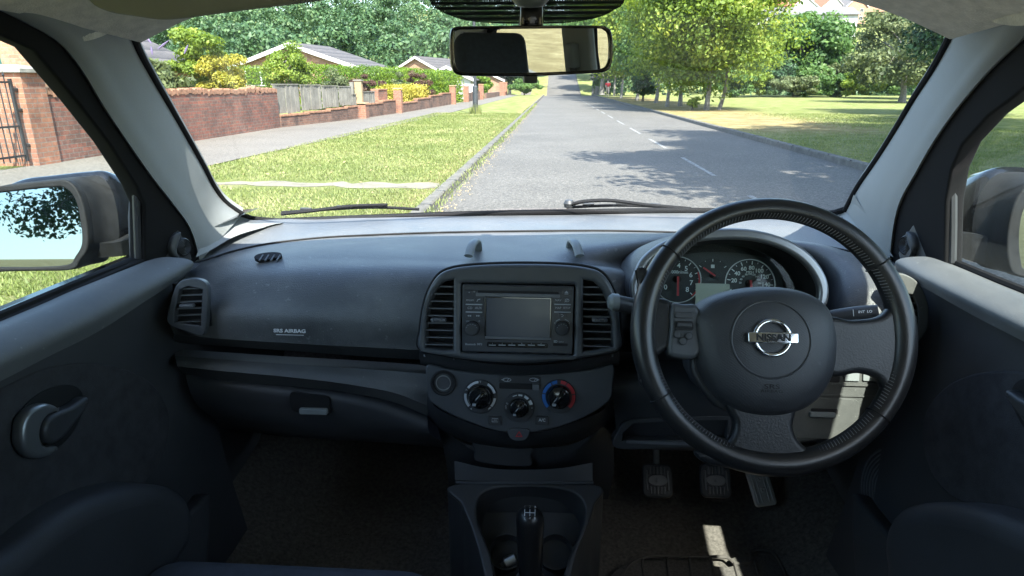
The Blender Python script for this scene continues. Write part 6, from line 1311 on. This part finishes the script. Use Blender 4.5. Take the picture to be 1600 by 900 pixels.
# crumbs and fluff on the carpet
cr_b = MB()
for k in range(70):
    x = rng.choice([rng.uniform(-.5, -.12), rng.uniform(.16, .34)]); y = rng.uniform(.85, 1.25); z = fz(x, y) + .003; a = rng.uniform(0, 3.14); s_ = rng.uniform(.0010, .0022); L_ = s_ * rng.choice([1, 1, 2, 6]); cr_b.box((0, 0, 0), (L_, s_, s_*.6), 0, Matrix.Translation((x, y, z)) @ Matrix.Rotation(a, 4, 'Z'))
tag(cr_b.build('crumbs', M['slab']), 'pale crumbs and bits of straw scattered on the carpet', 'crumbs', kind='stuff')
# ================================================================ DOORS
def door(s):
    d = empty('front_door', parent=car)
    if s < 0:
        sill = [(216, 411), (150, 436), (100, 456), (50, 478), (0, 499), (-60, 525)]; inner = [(303, 413), (265, 436), (225, 458), (146, 500), (70, 536), (0, 568), (-60, 596)]; e2 = [(296, 424), (262, 448), (225, 472), (150, 520), (70, 560), (0, 596), (-60, 625)]
    else:
        sill = [(1486, 412), (1520, 426), (1560, 443), (1600, 459), (1660, 485)]; inner = [(1398, 412), (1425, 428), (1460, 446), (1530, 480), (1600, 514), (1660, 545)]; e2 = [(1402, 424), (1430, 442), (1462, 460), (1530, 498), (1600, 534), (1660, 566)]
    Xs, Xi, Xd = s * .672, s * .605, s * .635
    m = MB(); rows = [[aX(u, v, Xs) for u, v in sill], [(lambda p, q: p*.5 + q*.5 + np.array((0, 0, .012)))(aX(u, v, Xs), aX(u2, v2, Xi)) for (u, v), (u2, v2) in zip([tuple(x) for x in cr([(a, b, 0) for a, b in sill], 7)[:, :2]], [tuple(x) for x in cr([(a, b, 0) for a, b in inner], 7)[:, :2]])], [aX(u, v, Xi) for u, v in inner], [aX(u, v, Xi + s*.004) + np.array((0, 0, 0)) for u, v in e2]]
    # lengthen towards the rear
    rows = [[np.array(p) for p in r_] for r_ in rows]
    for r_ in rows: p = r_[-1]; r_.append(p + np.array((0, -.75, 0)))
    m.loft(rows, 60, 26); m.build('door_top_pad', M['doorpad'], d, smooth=60)
    m = MB(); yf = 1.27; ztop = float(np.mean([p[2] for p in rows[3][:6]])) 
    R3 = [p for p in rows[3]]; f0 = np.array((R3[0][0] + s*.01, R3[0][1] + .06, R3[0][2] + .0)); R3 = [f0] + R3
    low1 = [np.array((s*.645, p[1], .86)) for p in R3]; low2 = [np.array((s*.635, p[1], .62)) for p in R3]; low3 = [np.array((s*.60, p[1], .36)) for p in R3]
    R3b = [p + np.array((s*.03, 0, -.003)) for p in R3]
    m.loft([R3b, low1, low2, low3], 50, 30); m.loft([R3, R3b], 50, 2, False); m.build('door_card', M['door'], d, smooth=60)
    # cloth insert with rounded front edge
    P = Pan((s*.637, .8, .8), (-s, 0, .03))
    ins = [(-60, 640), (0, 606), (60, 578), (110, 568), (150, 568), (190, 576), (228, 594), (252, 622), (262, 655), (256, 700), (240, 735), (210, 770), (150, 830), (-60, 900)] if s < 0 else [(1660, 600), (1600, 582), (1560, 580), (1520, 586), (1485, 602), (1458, 630), (1445, 665), (1447, 705), (1462, 745), (1490, 775), (1540, 800), (1660, 850)]
    m = MB(); m.plate(smoothpoly(P.poly(ins), 90), z0=-.02, z1=.004, bevel=.003, M=P.M); m.build('cloth_insert', M['doorcloth'], d)
    # pull handle: silver crescent, dark lever in a black dish
    c = (72, 655) if s < 0 else (1640, 645); sx = 1 if s < 0 else -1
    Q = lambda u, v: (c[0] + sx * (u - 72), c[1] + (v - 655))
    dish = [Q(25, 680), Q(30, 645), Q(55, 618), Q(90, 602), Q(118, 604), Q(130, 622), Q(126, 650), Q(105, 685), Q(70, 712), Q(40, 712)]
    m = MB(); m.plate(smoothpoly(P.poly(dish, .004), 60), z0=.003, z1=.006, bevel=.001, M=P.M); m.build('handle_dish', M['black'], d)
    cres = [Q(24, 690), Q(26, 660), Q(38, 640), Q(60, 630), Q(78, 634), Q(84, 642), Q(68, 648), Q(57, 662), Q(54, 682), Q(62, 696), Q(78, 696), Q(82, 700), Q(70, 712), Q(48, 716), Q(32, 708)]
    m = MB(); m.plate(smoothpoly(P.poly(cres, .012), 90), z0=.004, z1=.022, bevel=.006, M=P.M); m.build('handle_surround', M['silver'], d, smooth=60)
    lev = [Q(54, 672), Q(60, 655), Q(78, 643), Q(100, 634), Q(122, 620), Q(126, 626), Q(118, 644), Q(104, 662), Q(86, 684), Q(68, 694), Q(57, 686)]
    m = MB(); m.plate(smoothpoly(P.poly(lev, .012), 70), z0=.006, z1=.026, bevel=.006, M=P.M); m.build('handle_lever', M['dark'], d, smooth=60)
    # armrest with grab and switch plinth
    arm = [(-80, 960), (-80, 905), (0, 856), (60, 812), (110, 784), (160, 765), (205, 757), (245, 758), (272, 772), (284, 800), (283, 840), (262, 880), (235, 960)] if s < 0 else [(1700, 960), (1700, 860), (1640, 828), (1600, 812), (1550, 794), (1500, 786), (1460, 785), (1430, 792), (1411, 810), (1402, 840), (1404, 880), (1425, 960)]
    Pa = Pan((s*.585, .8, .7), (-s, -.12, .05)); m = MB(); m.plate(smoothpoly(Pa.poly(arm), 90), z0=-.10, z1=.03, bevel=.028, M=Pa.M, res=6); m.build('armrest', M['door'], d, smooth=80)
    sw = [(150, 772), (80, 800), (20, 842), (0, 838), (0, 815), (60, 782), (110, 768), (140, 762)] if s < 0 else [(1520, 796), (1560, 800), (1640, 838), (1640, 812), (1590, 792), (1545, 786)]
    # speaker grille
    Pg = Pan((s*.585, 1.2, .62), (-s, -.35, .15)); gc = Pg.px(1397, 768) if s > 0 else Pg.px(262, 760); m = MB(); wx, wy = .072, .085
    m.plate([(gc[0] + wx*math.cos(a), gc[1] + wy*math.sin(a)) for a in np.linspace(0, 6.283, 50, endpoint=False)], z0=-.02, z1=.003, bevel=.002, M=Pg.M); gg = m.build('speaker_panel', M['dark'], d)
    m = MB()
    for k in range(1, 12):
        f_ = k / 12; m.tube([Pg.world(gc[0] + wx*f_*math.cos(a), gc[1] + wy*f_*math.sin(a), .0035) for a in np.linspace(0, 6.283, 48, endpoint=False)], .0014, 5, closed=True)
    m.build('speaker_grille', M['slat'], d)
    Pk = Pan((s*.590, 1.0, .5), (-s, -.1, .25)); m = MB(); m.plate(smoothpoly(Pk.poly([(1338, 776), (1356, 790), (1385, 822), (1425, 870), (1450, 930), (1420, 1000), (1360, 990), (1342, 880)] if s > 0 else [(322, 776), (300, 790), (268, 822), (228, 870), (200, 930), (230, 1000), (300, 990), (318, 880)]), 50), z0=-.03, z1=.012, bevel=.008, M=Pk.M); m.build('map_pocket', M['door'], d)
    # sail panel with tweeter
    Pn, loc = sideM[s]
    sp = [loc(1.035, 1.035), loc(1.035, 1.125), loc(1.05, 1.135), loc(1.12, 1.07), loc(1.165, 1.022)] if s < 0 else [loc(1.03, 1.04), loc(1.03, 1.14), loc(1.05, 1.15), loc(1.12, 1.08), loc(1.165, 1.04)]
    Pt = Pan(aY(*( (255, 380) if s < 0 else (1445, 375)), 1.09), (-s*.96, -.25, .05))
    tri = [(222, 412), (219, 340), (222, 296), (232, 292), (262, 335), (292, 385), (298, 404), (292, 412)] if s < 0 else [(1479, 412), (1481, 340), (1478, 296), (1468, 290), (1450, 320), (1420, 365), (1406, 396), (1410, 411)]
    m = MB(); m.plate(Pt.poly(tri), z0=-.03, z1=.004, bevel=.003, M=Pt.M); m.build('mirror_sail_panel', M['door'] if s < 0 else M['dash'], d)
    tw = Pt.at(*((284, 386) if s < 0 else (1420, 383)), .004); m = MB(); m.lathe([(.018, -.003), (.018, .004), (.0155, .007), (.0145, .0045), (0, .0062)], 32, 0, tw); m.build('tweeter', M['dark'], d, smooth=50); m = MB()
    for k in range(1, 6): m.lathe([(.0026*k, .006), (.0026*k + .0005, .0078), (.0026*k + .001, .006)], 28, 0, tw)
    m.build('tweeter_grille', M['slat'], d)
    bl = [(262, 400), (257, 385), (262, 368), (274, 362), (272, 375), (268, 392), (272, 402)] if s < 0 else [(1432, 400), (1440, 385), (1436, 368), (1426, 362), (1428, 380), (1432, 392), (1426, 403)]
    m = MB(); m.plate(smoothpoly(Pt.poly(bl), 30), z0=.0, z1=.016, bevel=.006, M=Pt.M); m.build('sail_moulding', M['pod'], d, smooth=60)
    # window channel
    m = MB(); pts = [(216, 408), (214, 350), (212, 296)] if s < 0 else [(1488, 410), (1489, 350), (1489, 285)]
    m.tube([hit(u, v, Pn.z, Pn.p) for u, v in pts], .006, 8); m.build('window_channel', M['dark'], d)
    m = MB(); P0 = [aX(u, v, Xs + s*.004) + np.array((0, 0, .004)) for u, v in sill]; P0.append(P0[-1] + np.array((0, -.7, 0))); m.tube(P0, .006, 8); m.build('window_seal', M['rubber'], d)
    return d
door(-1); door(1)
# ================================================================ WING MIRRORS
def wing(s):
    w = empty('wing_mirror', parent=car)
    if s < 0:
        Yg = 1.06; cpt = aY(45, 355, Yg)
        # normal: reflects the viewer towards behind-left and a little up
        tgt = np.array((-.50, -1.0, .12)); tgt /= np.linalg.norm(tgt)
    else:
        Yg = 1.06; cpt = aY(1650, 355, Yg); tgt = np.array((.75, -1.0, .05)); tgt /= np.linalg.norm(tgt)
    dv = CP - cpt; dv /= np.linalg.norm(dv); n = dv + tgt; n /= np.linalg.norm(n)
    P = Pan(cpt, n)
    if s < 0:
        g = [(-45, 415), (-52, 380), (-45, 330), (-20, 306), (30, 298), (80, 293), (104, 294), (120, 312), (128, 345), (130, 380), (120, 400), (108, 413), (60, 417), (10, 417)]
        rim_ = [(-60, 428), (-65, 380), (-55, 318), (-25, 296), (30, 288), (85, 282), (110, 283), (128, 305), (138, 345), (140, 385), (128, 406), (114, 421), (60, 423), (10, 424)]
    else:
        g = [(1592, 405), (1605, 422), (1680, 430), (1745, 425), (1755, 380), (1745, 320), (1700, 296), (1630, 292), (1600, 320), (1590, 360)]; rim_ = [(1572, 408), (1592, 432), (1680, 440), (1755, 434), (1768, 380), (1755, 310), (1700, 284), (1622, 278), (1588, 305), (1572, 355)]
    m = MB(); m.plate(smoothpoly(P.poly(g), 80), z0=-.004, z1=.0, M=P.M); m.build('mirror_glass', M['wingmirror'], w)
    RM = smoothpoly(P.poly(rim_), 90); GL = smoothpoly(P.poly(g), 90)
    m = MB(); m.plate(RM, [GL], z0=-.02, z1=.006, bevel=.003, M=P.M); m.build('mirror_rim', M['bodymould'], w, smooth=60)
    c_ = np.mean(np.array(RM), 0); fw = np.array((0 if s < 0 else 0, 1.0, 0))
    def ringat(k, dist, shift=(0, 0, 0)): return [P.world(*(c_ + (np.array(p) - c_) * k), -.012) + fw * dist + np.array(shift) for p in RM + [RM[0]]]
    m = MB(); m.loft([ringat(1.0, 0), ringat(1.02, .03), ringat(1.02, .05, (-s*.012, 0, 0))], 90, 10); m.build('housing_trim', M['bodymould'], w, smooth=60)
    m = MB(); m.loft([ringat(1.02, .05, (-s*.012, 0, 0)), ringat(1.03, .055, (-s*.012, 0, .004)), ringat(1.0, .09, (-s*.018, 0, 0)), ringat(.85, .135, (-s*.018, 0, -.004)), ringat(.5, .165, (-s*.012, 0, -.006)), ringat(.02, .172, (0, 0, 0))], 90, 26); m.build('painted_shell', M['paint'], w, smooth=60)
    m = MB()
    if s < 0: m.loft([[aY(128, 405, 1.10), aY(165, 402, 1.10), aY(215, 398, 1.09)], [aY(140, 378, 1.10), aY(170, 380, 1.09), aY(216, 370, 1.08)], [aY(140, 370, 1.16), aY(170, 372, 1.16), aY(216, 360, 1.14)], [aY(130, 402, 1.16), aY(165, 400, 1.16), aY(215, 396, 1.14)], [aY(128, 405, 1.10), aY(165, 402, 1.10), aY(215, 398, 1.09)]], 14, 30, False)
    else: m.loft([[aY(1488, 398, 1.09), aY(1530, 412, 1.10), aY(1580, 425, 1.10)], [aY(1488, 365, 1.08), aY(1520, 365, 1.09), aY(1560, 375, 1.10)], [aY(1488, 360, 1.14), aY(1520, 362, 1.16), aY(1560, 370, 1.16)], [aY(1488, 396, 1.14), aY(1530, 410, 1.16), aY(1580, 423, 1.16)], [aY(1488, 398, 1.09), aY(1530, 412, 1.10), aY(1580, 425, 1.10)]], 14, 30, False)
    m.build('mirror_arm', M['bodymould'], w, smooth=50)
wing(-1); wing(1)
# ================================================================ REAR VIEW MIRROR
rv = empty('rear_view_mirror', parent=car); mc = aY(829.5, 78, .86)
tgt = np.array((.41, -1.0, -.05)); tgt /= np.linalg.norm(tgt); dv = CP - mc; dv /= np.linalg.norm(dv); n = dv + tgt; n /= np.linalg.norm(n); P = Pan(mc, n); MIRN = n
o_ = P.poly([(703, 77), (704, 50), (712, 42), (740, 41), (830, 40), (930, 40), (948, 43), (955, 52), (957, 75), (955, 100), (945, 112), (915, 115), (830, 119), (745, 119), (716, 117), (706, 106)])
i_ = P.poly([(709, 77), (710, 54), (716, 47), (740, 46), (830, 45), (928, 44.5), (943, 47), (949, 54), (951, 75), (949, 97), (940, 107), (914, 110), (830, 113.5), (745, 113.5), (720, 111), (712, 103)])
m = MB(); m.plate(smoothpoly(o_, 120), [smoothpoly(i_, 120)], z0=-.008, z1=.004, bevel=.0025, M=P.M); m.build('mirror_rim', M['gloss'], rv, smooth=60)
m = MB(); m.plate(smoothpoly(i_, 120), z0=-.003, z1=.0, M=P.M); m.build('mirror_glass', M['mirror'], rv)
OS = smoothpoly(o_, 120); c_ = np.mean(np.array(OS), 0); m = MB(); m.grid([[P.world(*(c_ + (np.array(p) - c_) * k), z) for p in OS + [OS[0]]] for k, z in ((.99, -.005), (1.0, -.012), (.94, -.026), (.7, -.038), (.01, -.042))]); m.build('mirror_back', M['dark'], rv, smooth=60)
m = MB(); m.plate(rrect(*P.px(819, 130), *P.px(840, 116), .002), z0=-.012, z1=.002, bevel=.002, M=P.M); m.build('dip_lever', M['dark'], rv)
wsp = lambda u, v: hit(u, v, (0, -.62, -.78), Lp[-1] + np.array((0, .11, .02)))
m = MB(); a = P.world(0, .0, -.03); b = wsp(830, -5); m.tube(cr([a, a + np.array((0, .01, .03)), b + np.array((0, -.04, -.02)), b], 12), [.011]*12, 12); m.build('mirror_stalk', M['dark'], rv)
m = MB(); q = aY(831, 20, .90); m.rbox(tuple(q), (.030, .03, .05), .006, 3); m.build('stalk_bracket', M['gloss'], rv)
m = MB(); q = aY(829, -4, .86); m.lathe([(0, -.012), (.016, -.010), (.024, -.002), (.026, .006), (.02, .012)], 28, 0, Matrix.Translation(q)); m.build('microphone_pod', M['grey'], rv, smooth=70)
# dotted shade band printed round the mirror foot
fp = Pan(np.array((0.02, 1.0, 1.448)), (0, -.62, -.78)); fp = Pan(hit(820, 10, (0, 1, 0), (0, .985, 0)), (0, -.80, -.60))
m = MB(); m.plate(smoothpoly(fp.poly([(672, 2), (690, 18), (725, 31), (770, 36), (830, 37), (890, 35), (935, 27), (962, 14), (975, 2), (975, -40), (830, -40), (672, -40)]), 80), z0=-.0004, z1=.0004, M=fp.M); m.build('shade_band', M['frit'], car)
# ================================================================ WIPERS
def wiper(pts, blade, name='wiper'):
    w = empty(name, parent=car)
    m = MB(); m.tube(cr(W([pts])[0], 20), np.linspace(.009, .005, 20), 8, ry=np.linspace(.005, .004, 20)); m.build('wiper_arm', M['rubber'], w)
    m = MB(); B = cr(W([blade])[0], 24); m.tube(B, .004, 6); m.build('wiper_blade', M['rubber'], w)
    m = MB(); 
    for k in (4, 10, 16): m.rbox(tuple(B[k] + np.array((0, 0, .005))), (.03, .008, .006), .002, 2)
    m.build('blade_clips', M['dark'], w)
wiper([(440, 334, 1.57), (490, 329, 1.58), (550, 322, 1.60), (605, 320, 1.60)], [(440, 332, 1.57), (500, 328, 1.59), (590, 324, 1.61), (655, 327, 1.62)])
wiper([(885, 322, 1.63), (905, 316, 1.62), (940, 313, 1.62), (1010, 320, 1.62), (1080, 326, 1.60)], [(885, 324, 1.64), (960, 321, 1.64), (1030, 323, 1.64), (1085, 329, 1.62)])
m = MB(); m.lathe([(.012, 0), (.014, .01), (.010, .018), (0, .02)], 20, 0, Matrix.Translation(aY(889, 320, 1.63) + np.array((0, 0, -.006)))); m.build('wiper_spindle', M['dark'], car)
# ================================================================ SEATS
def cushion(name, c, d, r_, parent, M_=None, mat='seat', puff=.0):
    m = MB(); bm = bmesh.new(); bmesh.ops.create_cube(bm, size=1); bmesh.ops.scale(bm, vec=d, verts=bm.verts); bmesh.ops.bevel(bm, geom=list(bm.edges), offset=r_, segments=6, affect='EDGES', profile=.6); m.bm(bm, 0, (M_ or Matrix.Identity(4)) @ Matrix.Translation(c)); return m.build(name, M[mat], parent, smooth=80)
def seat(x, pushed):
    s_ = empty('front_seat', parent=car)
    cushion('seat_cushion', (0, 0, 0), (.47, .52, .17), .075, s_, Matrix.Translation((x, .50 + pushed, .525)) @ Matrix.Rotation(R(7), 4, 'X'))
    cushion('backrest', (0, 0, .30), (.47, .13, .62), .055, s_, Matrix.Translation((x, .16 + pushed, .60)) @ Matrix.Rotation(R(24), 4, 'X'))
    cushion('headrest', (0, 0, .72), (.22, .09, .17), .04, s_, Matrix.Translation((x, .14 + pushed, .60)) @ Matrix.Rotation(R(22), 4, 'X'))
seat(-.345, .045); seat(.345, -.15)
rs = empty('rear_seat', parent=car); cushion('seat_cushion', (0, -.95, .56), (1.2, .5, .2), .07, rs); cushion('backrest', (0, -1.28, .86), (1.2, .16, .60), .06, rs)
for x in (-.33, .33): cushion('headrest', (x, -1.36, 1.2), (.26, .10, .15), .045, rs)
# belt and anchor on the driver centre post
sb_ = empty('seat_belt', parent=car); Pn, loc = sideM[1]; m = MB(); a = loc(-.21, 1.30); m.rbox((a[0], a[1], .045), (.05, .07, .03), .008, 3, M=Pn.M); m.build('belt_anchor', M['grey'], sb_); m = MB(); b = loc(-.22, .62); m.plate([(a[0]-.022, a[1]), (a[0]+.022, a[1]), (b[0]+.022, b[1]), (b[0]-.022, b[1])], z0=.048, z1=.050, M=Pn.M); m.build('belt_webbing', M['dark'], sb_)
